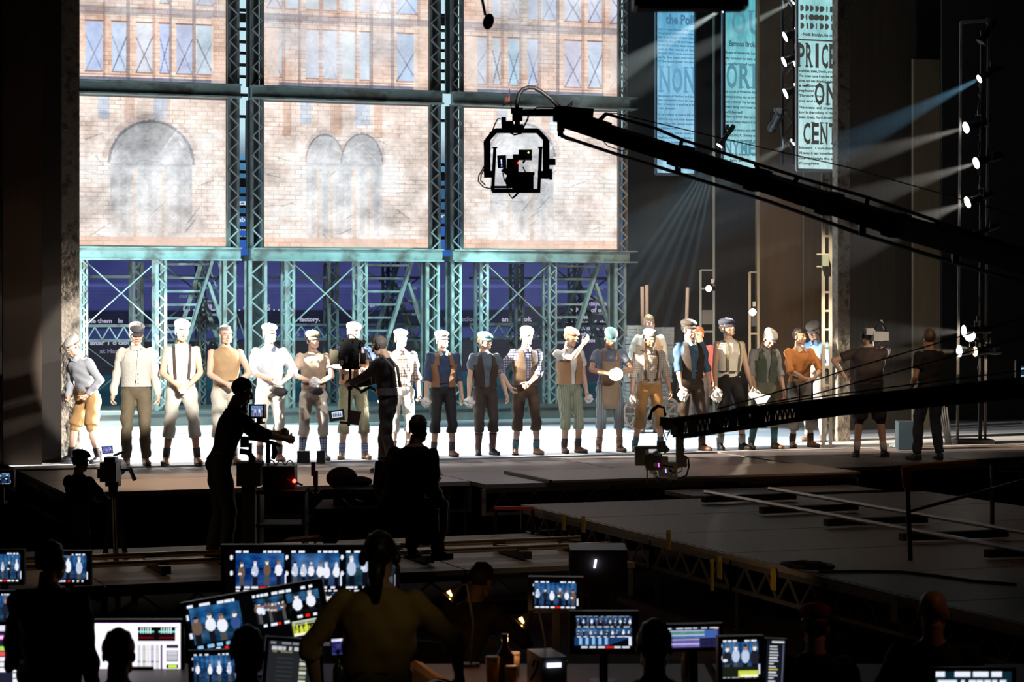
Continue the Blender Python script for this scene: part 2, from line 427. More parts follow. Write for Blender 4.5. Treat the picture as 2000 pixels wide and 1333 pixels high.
# ------------------------------------------------------------------ decks in front of the stage
PLY = M('deck_plywood', (0.30, 0.25, 0.22), 0.42, var=0.18, scale=4, bump=0.05, stretch=(0.6, 7, 1), detail=6)
PLY2 = M('deck_plywood_worn', (0.27, 0.19, 0.135), 0.5, var=0.22, scale=4, bump=0.05, stretch=(7, 0.5, 1), detail=6)
STEEL = M('truss_steel', (0.32, 0.28, 0.24), 0.45, 0.7, var=0.25, scale=10)
DARKST = M('dark_steel', (0.05, 0.045, 0.042), 0.45, 0.6, var=0.3, scale=10)
ED = M('deck_edge', (0.36, 0.28, 0.20), 0.5, var=0.2)
def sbar(a, b, wd, h=None, up=(0, 0, 1), mb=None):
    return (mb or MB()).bar(S(*a), S(*b), wd, h, up)
def truss_side(parent, a, b, z, h, n, mat, seg_name='truss_section', tri=4):
    """ladder truss along the deck edge from a to b (u, v), n sections: each has chords and end posts, and a zigzag lattice of its own"""
    for i in range(n):
        p = [a[k] + (b[k] - a[k]) * i / n for k in (0, 1)]; q = [a[k] + (b[k] - a[k]) * (i + 1) / n for k in (0, 1)]
        m = MB()
        sbar((*p, z - 0.03), (*q, z - 0.03), 0.05, 0.05, mb=m); sbar((*p, z - h), (*q, z - h), 0.035, 0.035, mb=m)
        for e in (p, q): sbar((*e, z - 0.01), (*e, z - h - 0.02), 0.05, 0.07, mb=m)
        sec = obj(seg_name, m, mat, parent, world=True)
        l = MB(); k = tri * 2
        for j in range(k):
            f0, f1 = (j + 0.3) / (k + 0.6), (j + 1.3) / (k + 0.6)
            A_ = [p[c] + (q[c] - p[c]) * f0 for c in (0, 1)]; B_ = [p[c] + (q[c] - p[c]) * f1 for c in (0, 1)]
            z0, z1 = (z - 0.06, z - h) if j % 2 else (z - h, z - 0.06)
            sbar((*A_, z0), (*B_, z1), 0.018, 0.018, mb=l)
        obj('lattice', l, mat, sec, world=True)
def deck_panels(parent, us, vs, z, mat, tk=0.05, gap=0.012):
    for i in range(len(us) - 1):
        for j in range(len(vs) - 1):
            obj('deck_panel', stage_box(us[i] + gap, us[i + 1] - gap, vs[j] + gap, vs[j + 1] - gap, z - tk, z), mat, parent, world=True)
def legs(parent, pts, z1, mat=DARKST):
    for (u, v) in pts:
        m = MB(); m.cyl(S(u, v, HOUSE), S(u, v, z1), 0.025, n=8); m.cyl(S(u, v, HOUSE), S(u, v, HOUSE + 0.02), 0.06, n=8)
        obj('leg', m, mat, parent, world=True)
lip = struct('trim_stage_lip', stage_box(4.2, 17.6, 29.3, 29.475, -0.3, -0.02), M('lip_black', (0.006, 0.006, 0.006), 0.7))
ap = thing('apron_deck', 'grey plywood apron deck on steel trusses in front of the stage', 'stage deck', S(9, 27.3, HOUSE))
deck_panels(ap, [4.2, 6.6, 9.0], [25.8, 27.6, 29.3], -0.01, PLY)
deck_panels(ap, [9.0, 11.4, 13.9], [25.3, 27.3, 29.3], -0.01, PLY)
truss_side(ap, (4.2, 25.85), (9.0, 25.85), -0.06, 0.3, 3, DARKST)
truss_side(ap, (9.0, 25.35), (13.9, 25.35), -0.06, 0.3, 3, STEEL)
truss_side(ap, (4.22, 29.2), (4.22, 25.85), -0.06, 0.3, 2, DARKST)
legs(ap, [(u, v) for u in (4.3, 6.6, 9.0, 11.4, 13.8) for v in (26.0, 29.0)], -0.06)
obj('skirt', stage_box(4.3, 13.8, 26.6, 26.65, HOUSE, -0.06), M('skirt_black', (0.015, 0.010, 0.009), 0.9), ap, world=True)
sh = thing('plywood_sheet', 'long plywood sheet lying on the apron below the hanging crane camera', 'plywood sheet', S(11.8, 26, 0))
obj('sheet', stage_box(9.8, 13.88, 25.2, 26.75, -0.005, 0.022), M('sheet_ply', (0.30, 0.235, 0.19), 0.4, var=0.16, scale=4, stretch=(0.5, 8, 1), detail=6), sh, world=True)
obj('edge_strip', stage_box(9.76, 9.8, 25.2, 26.75, -0.005, 0.03), DARKST, sh, world=True)
rd = thing('side_deck', 'dark deck the shoulder camera operator stands on, right of the apron', 'stage deck', S(17, 28, HOUSE))
deck_panels(rd, [13.95, 16.4, 18.8, 21.2], [26.2, 28.2, 30.6], -0.005, M('deck_dark', (0.17, 0.135, 0.125), 0.5, var=0.15, scale=4, stretch=(0.6, 6, 1)))
truss_side(rd, (13.95, 26.25), (21.2, 26.25), -0.06, 0.3, 4, DARKST)
legs(rd, [(u, v) for u in (14.1, 17, 20.5) for v in (26.4, 30.3)], -0.06)
sd = thing('gap_deck', 'small deck filling the gap between apron and runway', 'stage deck', S(12.5, 24.8, HOUSE))
deck_panels(sd, [11.2, 13.7], [24.3, 25.15], -0.13, PLY2)
legs(sd, [(11.3, 24.4), (13.6, 24.4)], -0.18)
# the runway platform
rw = thing('runway_platform', 'large dark plywood runway deck with steel truss side, right of centre', 'stage deck', S(11.6, 19, HOUSE))
RZ = -0.15
deck_panels(rw, [9.05, 11.6, 14.2], [13.4, 15.3, 17.1, 18.9, 20.7, 22.5, 24.2], RZ, PLY2)
truss_side(rw, (9.05, 24.2), (9.05, 13.4), RZ - 0.04, 0.27, 6, STEEL)
truss_side(rw, (9.05, 24.15), (14.2, 24.15), RZ - 0.04, 0.27, 3, DARKST)
for i in range(6):
    v0, v1 = 24.2 - 1.8 * i, 24.2 - 1.8 * (i + 1)
    obj('edge_rail', stage_box(9.02, 9.05, v1 + 0.01, v0 - 0.01, RZ - 0.045, RZ - 0.002), ED, rw, world=True)
legs(rw, [(u, v) for u in (9.15, 14.0) for v in (13.6, 15.3, 17.1, 18.9, 20.7, 22.5, 24.0)], RZ - 0.1)
TAGY = M('tag_yellow', (0.55, 0.36, 0.06), 0.6)
for (px, py, v, dz) in ((1312, 1052, 0, .16), (1412, 1106, 0, .17), (1397, 1120, 0, .26), (1517, 1128, 0, .16), (1895 - 140, 1188, 0, .16), (1106, 1018, 0, .14), (1145, 1022, 0, .14)):
    # the tag hangs on the plane u = 9.0 of the truss
    k = (px - 1000) / F; t = 9.0 / (CA * k + SA); p = at(px, py, t); m = MB(); m.box((0, 0, -dz / 2), (0.012, 0.085 if dz < .2 else 0.05, dz)); m.box((0, 0, 0.01), (0.03, 0.03, 0.04)); m.xf(Matrix.Translation(p + Vector((-0.03, 0, dz / 2 - 0.03))) @ RA)
    obj('truss_tag', m, TAGY, rw, world=True)
# low deck with the dolly track
ld = thing('low_deck', 'low plywood deck under the shiny dolly track, in front of the stage', 'stage deck', S(6, 22, HOUSE))
LZ = -0.4
PLY3 = M('low_deck_ply', (0.33, 0.29, 0.25), 0.5, var=0.2, scale=4, stretch=(0.6, 6, 1), detail=6)
deck_panels(ld, [2.0, 3.7, 5.4, 7.1, 8.85], [20.5, 22.0, 23.5], LZ, PLY3)
truss_side(ld, (2.0, 20.55), (8.8, 20.55), LZ - 0.05, 0.25, 4, DARKST, tri=3)
legs(ld, [(u, v) for u in (2.2, 5.4, 8.7) for v in (20.7, 23.3)], LZ - 0.06)
def track(name, label, rails, ties, r, mrail, mtie, z):
    t = thing(name, label, 'camera track', S(*rails[0][0], z - 0.1))
    for a, b in rails:
        m = MB(); m.cyl(S(*a, z), S(*b, z), r, n=10); obj('rail', m, mrail, t, world=True)
    for a, b in ties:
        m = MB(); sbar((*a, z - r - 0.04), (*b, z - r - 0.04), 0.09, 0.07, mb=m); obj('sleeper', m, mtie, t, world=True)
    return t
BRASS = M('rail_metal', (0.75, 0.52, 0.30), 0.25, 0.95, var=0.15)
track('dolly_track', 'shiny two rail dolly track across the low deck', [((2.2, 21.08), (8.8, 21.08)), ((2.2, 21.72), (8.75, 21.72))],
      [((u, 20.98), (u, 21.85)) for u in (2.8, 4.35, 5.7, 6.9, 7.9, 8.6)], 0.028, BRASS, DARKST, LZ + 0.12)
track('runway_track', 'black two rail track with wooden sleepers on the runway', [((11.07, 23.7), (11.07, 14.6)), ((11.95, 23.85), (11.95, 14.6))],
      [((10.95, v), (12.1, v)) for v in (23.5, 22.05, 20.6, 19.1, 17.6, 16.1)], 0.022, M('rail_black', (0.30, 0.29, 0.29), 0.3, 0.9), M('sleeper_wood', (0.03, 0.024, 0.02), 0.7), RZ + 0.12)
def coil(name, label, c, r, n, th, mat, cat='cable coil', flat_=0.4):
    pts = []; rr = random.Random(name + label)
    for i in range(n * 18):
        a = 2 * math.pi * i / 18; q = r * (0.72 + 0.28 * math.sin(i * 0.37 + 1)) + rr.uniform(-.012, .012)
        pts.append(Vector(c) + Vector((q * math.cos(a), q * math.sin(a), th + (i / 18) * th * flat_ + rr.uniform(0, th))))
    m = MB(); m.tube(pts, th, 6); return solo(name, m, mat, label, cat, smooth=True)
CABLE = M('cable_rubber', (0.012, 0.011, 0.011), 0.5)
coil('cable_coil', 'coil of black cable lying on the runway edge', onfloor(1572, 1112, RZ), 0.24, 7, 0.012, CABLE)
m = MB(); m.tube([onfloor(px, py, RZ) + Vector((0, 0, 0.012)) for px, py in ((1600, 1120), (1680, 1119), (1760, 1120), (1830, 1128), (1900, 1138), (1985, 1145))], 0.012, 6)
solo('cable', m, CABLE, 'black cable running from the coil across the runway', 'cable', smooth=True)
rl = thing('guard_rail', 'guard rail with yellow bar and red corner post at the runway right', 'guard rail', onfloor(1776, 1095, RZ))
t0 = 20.1; m = MB(); m.cyl(onfloor(1778, 1095, RZ), at(1772, 950, t0), 0.022, n=8); obj('post', m, DARKST, rl, world=True)
m = MB(); m.cyl(at(1772, 952, t0), at(1770, 912, t0), 0.045, n=10); obj('corner_sleeve', m, M('sleeve_red', (0.75, 0.05, 0.02), 0.5), rl, world=True, label='red corner sleeve')
m = MB(); m.cyl(at(1768, 914, t0), at(1905, 903, 20.5), 0.028, n=8); obj('top_bar', m, M('bar_yellow', (0.75, 0.40, 0.04), 0.45), rl, world=True, label='yellow top bar')
m = MB(); m.cyl(at(1905, 903, 20.5), at(2030, 896, 20.9), 0.028, n=8); m.cyl(at(1775, 1000, t0), at(2030, 930, 20.9), 0.015, n=6); obj('lower_bar', m, DARKST, rl, world=True)
m = MB(); p = onfloor(1938, 1040, RZ); m.cyl(p, at(1938, 904, p.y), 0.022, n=8); obj('post', m, DARKST, rl, world=True)

rt = thing('barrier_bar', 'low red barrier bar between the apron and the runway corner', 'barrier', Vector((at(1004, 993, 25.2).x, 25.2, HOUSE)))
m = MB(); m.bar(at(966, 993, 25.2), at(1042, 993, 25.2), 0.05, 0.035); obj('bar', m, M('barrier_red', (0.60, 0.06, 0.02), 0.5), rt, world=True)
for x in (968, 1040): m = MB(); a = at(x, 993, 25.2); m.cyl(a, Vector((a.x, a.y, HOUSE)), 0.02, n=8); obj('leg', m, DARKST, rt, world=True)
# ------------------------------------------------------------------ the three steel towers with projection screens
TV = 39.1
ST_TEAL = M('tower_steel', (0.34, 0.40, 0.38), 0.5, 0.25, var=0.3, scale=5, pattern='rust', col2=(0.20, 0.17, 0.14), pscale=4)
ST_DARK = M('tower_steel_dark', (0.15, 0.165, 0.165), 0.6, 0.2, var=0.35, scale=5, pattern='rust', col2=(0.08, 0.06, 0.05), pscale=4)
ST_LAT = M('lattice_grey', (0.42, 0.44, 0.42), 0.5, 0.1, var=0.2)
BEAM = M('beam_steel', (0.30, 0.38, 0.36), 0.5, 0.2, var=0.4, scale=2.5, pattern='rust', col2=(0.13, 0.12, 0.105), pscale=3)
Z1a, Z1b, Z2a, Z2b, ZT = 2.82, 3.04, 5.63, 5.86, 8.45
def up2(px, v): return uof(px, v)
def column(parent, u0, u1, v, z0, z1, mat, ph=0, plate=False, lat=None):
    w_ = u1 - u0; ch = 0.05 if w_ > 0.16 else 0.035
    m = MB()
    for u in (u0 + ch / 2, u1 - ch / 2):
        sbar((u, v, z0), (u, v, z1), ch, 0.07, up=S(0, 1) - S(0, 0), mb=m); sbar((u, v + 0.3, z0), (u, v + 0.3, z1), ch, 0.05, up=S(0, 1) - S(0, 0), mb=m)
    c = obj('lattice_column', m, mat, parent, world=True)
    for vv, nm in ((v - 0.04, 'front_lattice'), (v + 0.28, 'rear_lattice')):
        l = MB(); per = w_ * 0.72; n = max(4, int(round((z1 - z0) / per))); dz = (z1 - z0) / n
        a = u0 + ch * 0.5; b = u1 - ch * 0.5
        pts = [(a if (i + ph + (nm[0] == 'r')) % 2 else b, vv, z0 + i * dz) for i in range(n + 1)]
        for p, q in zip(pts, pts[1:]): sbar(p, q, 0.02, 0.052, up=S(0, 1) - S(0, 0), mb=l)
        obj(nm, l, lat or mat, c, world=True)
        if plate: break
    if plate: obj('shade_sheet', stage_box(u0 + 0.02, u1 - 0.02, v + 0.24, v + 0.26, z0, z1), M('column_shade', (0.035, 0.04, 0.042), 0.8), c, world=True)  # dark sheet put in for the shade inside the box column
    return c
def xbrace(parent, u0, z0, u1, z1, v, mat):
    for a, b, dv in (((u0, v, z0), (u1, v, z1), 0), ((u0, v + 0.03, z1), (u1, v + 0.03, z0), 0)):
        m = MB(); sbar(a, b, 0.016, 0.065, up=S(0, 1) - S(0, 0), mb=m); obj('cross_brace', m, mat, parent, world=True)
def beam(parent, u0, u1, v, z0, z1, ext=0.0, nm='beam'):
    m = MB(); d = S(0, 1) - S(0, 0); zm = (z0 + z1) / 2
    sbar((u0, v + 0.03, zm), (u1, v + 0.03, zm), z1 - z0 - 0.03, 0.03, up=d, mb=m) if False else m.add([], [])
    q = stage_box(u0, u1, v, v + 0.12, z0 + 0.02, z1 - 0.02); m.add(q.v, q.f)
    for z in (z0 + 0.01, z1 - 0.01):
        q = stage_box(u0, u1 + ext, v - 0.1, v + 0.2, z - 0.013, z + 0.013); m.add(q.v, q.f)
    return obj(nm, m, BEAM, parent, world=True)

BR = (0.97, 0.87, 0.81); PINK = (0.93, 0.82, 0.76); WHT = (0.95, 0.94, 0.93); GRY = (0.70, 0.73, 0.755); PANE = (0.74, 0.85, 0.97); MUL = (0.68, 0.52, 0.46); DKB = (0.42, 0.40, 0.44)
def facade_top(seed, arches):
    im = Img(180, 190, BR); im.a[..., 3] = 0.9; r = random.Random(seed)
    im.a[..., :3] += im.noise(0.16, 6, seed)[..., None] * np.array([0.6, 0.9, 1.0])
    n = 9
    x = 0.03
    while x < 0.95:                                   # tall window lights behind a steel frame, brown posts between
        wd = r.uniform(0.05, 0.13)
        for (y0, y1) in ((0.02, 0.15), (0.20, 0.47), (0.60, 0.93)):
            if r.random() < 0.82:
                c = tuple(min(1, v + r.uniform(-0.05, 0.03)) for v in PANE)
                im.rect(x, y0, x + wd, y1, c, r.uniform(.55, .95)); im.brick_alpha((im.X > x) & (im.X < x + wd) & (im.Y > y0) & (im.Y < y1), 0.1)
                if wd > 0.08 or r.random() < .5:
                    im.line(x, y0 + (y1 - y0) * 0.3, x + wd, y1, 0.008, DKB, r.uniform(.3, .7)); im.line(x + wd, y0 + (y1 - y0) * 0.3, x, y1, 0.008, DKB, r.uniform(.3, .7))
                im.line(x, y0, x + wd, y0, 0.012, MUL); im.line(x, y1, x + wd, y1, 0.012, MUL, 0.8)
        im.rect(x + wd, 0, x + wd + 0.02, 1, MUL if r.random() < .6 else DKB, 0.5)
        x += wd + r.uniform(0.025, 0.06)
    for (cx, cy, rx, ry) in arches:
        im.soft(cx, cy, rx * 1.1, ry * 0.9, GRY, 0.75)
        m = (np.abs(((im.X - cx) / rx) ** 2 + ((im.Y - cy) / ry) ** 2 - 1) < 0.13) & (im.Y < cy)
        im.put(m, (0.66, 0.65, 0.66), 0.7)
    for k in range(9): im.soft(r.random(), r.random(), r.uniform(.06, .2), r.uniform(.05, .15), (.93, .92, .93) if k % 2 else (.80, .82, .86), .6)
    im.rect(0, 0.50, 1, 0.56, (0.62, 0.62, 0.66), 0.55); im.rect(0, 0.945, 1, 0.955, MUL, 0.9); im.rect(0, 0.965, 1, 1, (0.36, 0.42, 0.55), 0.7)
    im.rect(0, 0.60, 0.10, 1, BR, 0.75); im.rect(0.9, 0.55, 1, 1, BR, 0.75)
    im.a[..., :3] += im.noise(0.10, 6, seed + 5)[..., None]
    return im
def facade_mid(seed, arches, pillars):
    im = Img(180, 180, (0.985, 0.925, 0.89)); im.a[..., 3] = 0.95
    im.soft(0.5, 0.62, 0.5, 0.45, (0.985, 0.98, 0.975), 0.85)
    for (x, wd) in pillars: im.rect(x, 0, x + wd, 0.24, (0.86, 0.72, 0.64), 0.55)
    for (x, wd) in ((0.22, .07), (0.55, .09)): im.rect(x, 0.0, x + wd, 0.16, PANE, 0.6)
    for (cx, cy, rx, ry) in arches:
        ins = ((((im.X - cx) / rx) ** 2 + ((im.Y - cy) / ry) ** 2 < 1) & (im.Y < cy)) | ((np.abs(im.X - cx) < rx) & (im.Y >= cy))
        fade = np.clip((0.95 - im.Y) / 0.45, 0, 1)
        im.put(ins * fade, (0.735, 0.755, 0.775), 0.85); im.a[..., 3] = np.where(ins, 0.35, im.a[..., 3])
        rim = (np.abs(np.sqrt(((im.X - cx) / rx) ** 2 + ((im.Y - cy) / ry) ** 2) - 1.03) < 0.035) & (im.Y < cy)
        im.put(rim, (0.52, 0.55, 0.60), 0.75)
        ring = (np.abs(np.sqrt(((im.X - cx) / rx) ** 2 + ((im.Y - cy) / ry) ** 2) - 1.14) < 0.07) & (im.Y < cy)
        im.put(ring, (0.80, 0.77, 0.76), 0.5)
        for dx in (-0.45, 0.25): im.rect(cx + dx * rx, cy + 0.03, cx + dx * rx + 0.018, 0.93, (0.90, 0.80, 0.72), 0.5)
        for dx in (-0.75, -0.1, 0.6): im.rect(cx + dx * rx, cy, cx + dx * rx + 0.03, 0.9, (0.66, 0.69, 0.72), 0.2)
        im.rect(cx - rx, cy - 0.005, cx + rx, cy + 0.012, (0.66, 0.67, 0.69), 0.6)
    r = random.Random(seed)
    for k in range(26):                               # creases of crumpled paper
        x, y = r.random(), 0.25 + 0.7 * r.random(); a = r.uniform(-1, 1); L_ = r.uniform(0.05, 0.16)
        im.line(x, y, x + L_ * math.cos(a), y + L_ * math.sin(a), 0.006, (0.62, 0.63, 0.65) if k % 2 else (1, 1, 1), 0.6)
    im.a[..., :3] += (im.noise(0.22, 7, seed) * (0.4 + 0.6 * (im.Y > 0.1)))[..., None]
    im.rect(0, 0.93, 1, 1, (0.94, 0.80, 0.72), 0.75)
    return im
FACADE = paint_mat('facade_projection', 1.12, brick=True)
tow_cols = [  # upper levels: (px0, px1) of columns;  lower level cols; inner cols; x brace; screen px range
    dict(span=(118, 467), up=[(444, 467)], low=[(437, 461)], inner=[(155, 171), (303, 325)], x=(171, 303), scr=(118, 444), stair=(325, 410), rear=[(258, 280), (388, 402)],
         label='left steel scaffold tower with brick projection screens, beside the left pier'),
    dict(span=(489, 860), up=[(489, 513), (838, 860)], low=[(486, 521), (832, 858)], inner=[(556, 575), (697, 717)], x=(575, 697), scr=(512, 839), stair=(717, 800), rear=[(640, 661), (755, 770)],
         label='middle steel scaffold tower whose screens show twin arched windows'),
    dict(span=(880, 1225), up=[(880, 903), (1207, 1225)], low=[(881, 901), (1200, 1222)], inner=[(936, 953), (1070, 1086)], x=(953, 1070), scr=(902, 1208), stair=(1086, 1165), rear=[(1005, 1023), (1120, 1134)],
         label='right steel scaffold tower with faint arch screens, behind the crane camera')]
tops = [facade_top(3, [(0.47, 0.12, 0.26, 0.34)]), facade_top(11, [(0.25, 0.2, 0.2, 0.25), (0.62, 0.12, 0.2, 0.3)]), facade_top(23, [(0.40, 0.30, 0.22, 0.40)])]
mids = [facade_mid(5, [(0.54, 0.45, 0.245, 0.275)], [(0.38, .06), (0.6, .05)]), facade_mid(6, [(0.37, 0.42, 0.11, 0.19), (0.59, 0.42, 0.12, 0.20)], [(0.12, .05), (0.4, .07), (.66, .05)]),
        facade_mid(7, [(0.38, 0.34, 0.20, 0.22)], [(0.2, .05), (0.5, .06)])]
for k, T in enumerate(tow_cols):
    u0, u1 = uof(T['span'][0], TV), uof(T['span'][1], TV)
    tw = thing('scaffold_tower', T['label'], 'scaffold tower', S((u0 + u1) / 2, TV + 1, 0), A, group='steel towers')
    obj('base_plinth', stage_box(u0 - 0.08, u1 + 0.1, TV - 0.35, TV + 2.0, 0.0, 0.25), M('plinth_grey', (0.13, 0.135, 0.125), 0.7, var=0.3), tw, world=True)
    q = stage_box(u0 - 0.08, u1 + 0.1, TV - 0.4, TV - 0.35, 0.2, 0.25)
    obj('plinth_nosing', q, M('nosing_grey', (0.10, 0.11, 0.11), 0.6), tw, world=True)
    for (a, b) in T['low']: column(tw, uof(a, TV), uof(b, TV), TV, 0.25, Z1a, ST_TEAL, k, True)
    for (a, b) in T['inner']: column(tw, uof(a, TV), uof(b, TV), TV - 0.02, 0.25, Z1a, ST_TEAL, 1)
    for (a, b) in T['rear']: column(tw, uof(a, TV + 1.6), uof(b, TV + 1.6), TV + 1.6, 0.25, Z1a, ST_DARK, 0)
    for (a, b) in T['up']:
        column(tw, uof(a, TV), uof(b, TV), TV, Z1b, Z2a, ST_DARK, k, True, ST_LAT); column(tw, uof(a, TV), uof(b, TV), TV, Z2b, ZT, ST_DARK, k, True, ST_LAT)
    xa, xb = uof(T['x'][0], TV), uof(T['x'][1], TV)
    xbrace(tw, xa, zof(300, 632, TV), xb, Z1a - 0.05, TV + 0.02, ST_TEAL)
    # rear bay: rails, lattice rail, X brace
    ra, rb = uof(T['span'][0] + 40, TV + 1.6), uof(T['span'][1], TV + 1.6)
    for zz in (2.55, 1.68, 1.42): m = MB(); sbar((ra, TV + 1.7, zz), (rb, TV + 1.7, zz), 0.05, 0.05, mb=m); obj('rear_rail', m, ST_DARK, tw, world=True)
    l = MB(); n = 22
    for j in range(n):
        sbar((ra + (rb - ra) * j / n, TV + 1.7, 1.44 if j % 2 else 1.66), (ra + (rb - ra) * (j + 1) / n, TV + 1.7, 1.66 if j % 2 else 1.44), 0.02, 0.045, up=S(0, 1) - S(0, 0), mb=l)
    obj('rear_lattice_rail', l, ST_TEAL, tw, world=True)
    xbrace(tw, ra, 0.3, (ra + rb) / 2, 1.4, TV + 1.65, ST_DARK); xbrace(tw, (ra + rb) / 2, 1.7, rb, Z1a, TV + 1.65, ST_DARK)
    # stair: treads between the inner column and a raking stringer, then a lower flight
    s0, s1 = T['stair']; sa = uof(s0, TV + 0.5); sb = uof(s1, TV + 0.5); sc_ = uof(s1 - 52, TV + 0.5)
    for dv in (0.45, 1.25):
        m = MB(); sbar((sb + 0.02, TV + dv, Z1a), (sc_, TV + dv, 1.25), 0.05, 0.14, up=S(0, 1) - S(0, 0), mb=m); obj('stair_stringer', m, ST_TEAL, tw, world=True)
        m = MB(); sbar((sb - 0.05, TV + dv, 2.45), (sb + 0.72, TV + dv, 0.3), 0.05, 0.12, up=S(0, 1) - S(0, 0), mb=m); obj('stair_stringer', m, ST_TEAL, tw, world=True)
        m = MB(); sbar((sb + 0.12, TV + dv, Z1a), (sb + 0.82, TV + dv, 0.9), 0.025, 0.03, up=S(0, 1) - S(0, 0), mb=m); obj('handrail', m, ST_TEAL, tw, world=True)
    for j in range(7):
        z = Z1a - 0.06 - j * 0.235; f = (Z1a - z) / (Z1a - 1.25); e = sb + (sc_ - sb) * f
        q = stage_box(sa, e, TV + 0.45 + 0.02 * j, TV + 1.2, z - 0.02, z + 0.02); obj('stair_tread', q, ST_TEAL, tw, world=True)
    for j in range(9):
        z = 2.35 - j * 0.235; f = (2.45 - z) / 2.15; e = sb - 0.05 + 0.77 * f
        q = stage_box(e - 0.12, e + 0.14, TV + 0.47, TV + 1.23, z - 0.02, z + 0.02); obj('stair_tread', q, ST_DARK, tw, world=True)
    beam(tw, u0, u1, TV - 0.12, Z1a, Z1b, 0.12 if k == 2 else 0.0); beam(tw, u0, u1, TV - 0.12, Z2a, Z2b, 0.12 if k == 2 else 0.0)
    beam(tw, u0, u1, TV - 0.12, ZT, ZT + 0.22)
    obj('upper_floor', stage_box(u0, u1, TV + 0.1, TV + 1.9, Z1a + 0.02, Z1a + 0.1), ST_DARK, tw, world=True)
    c0, c1 = uof(T['scr'][0], TV + 0.1), uof(T['scr'][1], TV + 0.1)
    for (za, zb, im, nm) in ((Z2b, ZT, tops[k], 'upper_screen'), (Z1b, Z2a, mids[k], 'lower_screen')):
        sc = screen(nm, S(c0, TV + 0.1, za), S(c1, TV + 0.1, za), S(c0, TV + 0.1, zb), im, FACADE, tw, world=True)
        m = MB(); fr = 0.03
        for q in (stage_box(c0, c1, TV + 0.07, TV + 0.14, za, za + fr), stage_box(c0, c1, TV + 0.07, TV + 0.14, zb - fr, zb), stage_box(c0, c0 + fr, TV + 0.07, TV + 0.14, za, zb), stage_box(c1 - fr, c1, TV + 0.07, TV + 0.14, za, zb)): m.add(q.v, q.f)
        obj('screen_frame', m, M('screen_frame_tan', (0.30, 0.24, 0.2), 0.6), sc, world=True)
        obj('screen_back', stage_box(c0, c1, TV + 0.15, TV + 0.17, za, zb), M('screen_back_black', (0.01, 0.01, 0.01), 0.9), sc, world=True)
# rungs of the ladders seen through the two gaps between the towers
for px0, px1, ys, lab in ((457, 500, (20, 35, 57, 82, 104, 127, 150, 186, 228, 316, 336, 357, 381, 404, 420, 445, 466), 'dark ladder seen through the gap left of the middle tower'),
                          (850, 891, (30, 42, 60, 79, 99, 119, 139, 160, 180, 236, 322, 345, 366, 392, 413, 440, 465), 'dark ladder seen through the gap right of the middle tower')):
    v = 40.6; ua, ub = uof(px0, v), uof(px1, v)
    ldr = thing('rear_ladder', lab, 'ladder', S((ua + ub) / 2, v, 0), A)
    for u in (ua, ub): m = MB(); sbar((u, v, 0.25), (u, v, 9.2), 0.06, 0.05, up=S(0, 1) - S(0, 0), mb=m); obj('stile', m, ST_DARK, ldr, world=True)
    for y in ys:
        z = zof((px0 + px1) / 2, y, v); m = MB(); h = 0.16 if y in (35, 42, 345, 357) else 0.055; q = stage_box(ua, ub, v - 0.02, v + 0.03, z - h / 2, z + h / 2); obj('rung', q, ST_DARK, ldr, world=True)
    for (ya, yb) in ((228, 316),):
        m = MB(); um = ua + (ub - ua) * 0.55; sbar((um, v, zof(px0, ya, v)), (um, v, zof(px0, yb, v)), 0.03, 0.03, mb=m); obj('brace', m, ST_DARK, ldr, world=True)
    for zz in (Z1a, Z2a):
        q = stage_box(ua - 0.05, ub + 0.05, TV + 0.15, TV + 0.25, zz, zz + 0.22); obj('link_plate', q, M('link_blue_lit', (0.16, 0.2, 0.26), 0.5, 0.2), ldr, world=True)  # blue light on the recessed link is put into its steel colour

# ------------------------------------------------------------------ rear projection wall with its text
BV = 43.0
b0, b1 = uof(120, BV), uof(1222, BV)
im = Img(420, 300)
zt = 9.3
def zy(z): return 1 - z / zt
sky = im.Y
im.put(im.Y >= 0, (0.10, 0.10, 0.22))
im.put(np.clip((zy(4.3) - im.Y) / (zy(4.3) - zy(5.4)), 0, 1), (0.80, 0.95, 1.0))
im.put(((im.Y > zy(4.9)) & (im.Y < zy(3.6))) * 1.0, (0.30, 0.66, 0.86), 0.55)
im.put(((im.Y > zy(3.7)) & (im.Y < zy(2.86))) * 1.0, (0.22, 0.40, 0.74))
im.put(((im.Y > zy(2.9)) & (im.Y < zy(1.95))) * 1.0, (0.235, 0.26, 0.47)); im.put(((im.Y > zy(2.45)) & (im.Y < zy(2.38))) * 1.0, (0.34, 0.37, 0.62), .8)
im.put(((im.Y > zy(1.95)) & (im.Y < zy(1.35))) * 1.0, (0.13, 0.14, 0.22)); im.put(((im.Y > zy(1.62)) & (im.Y < zy(1.38))) * 1.0, (0.22, 0.26, 0.46))
im.put(((im.Y > zy(1.35)) & (im.Y < zy(0.2))) * 1.0, (0.17, 0.18, 0.22))
im.put(((im.Y > zy(0.75)) & (im.Y < zy(0.45))) * 1.0, (0.12, 0.30, 0.36), 0.8)
im.put(((im.Y > zy(0.45))) * 1.0, (0.10, 0.24, 0.30), 0.8)
im.put(((im.X > 0.80) & (im.Y > zy(2.0)) & (im.Y < zy(0.5))) * 1.0, (0.19, 0.18, 0.24))
im.a[..., :3] += (im.noise(0.05, 6, 4) + 0.012 * np.sin(im.Y * 900))[..., None]
bk = thing('projection_wall', 'rear projection wall with blue bands and white typewriter text behind the towers', 'projection screen', S((b0 + b1) / 2, BV, 0), A)
screen('screen', S(b0, BV, 0), S(b1, BV, 0), S(b0, BV, zt), im, paint_mat('rear_projection', 0.9), bk, world=True)
obj('screen_frame', stage_box(b0, b1, BV + 0.03, BV + 0.1, 0, zt), M('frame_black', (0.01, 0.01, 0.01), 0.8), bk, world=True)
LT = glow('projected_letters', (0.62, 0.62, 0.85), 0.62)
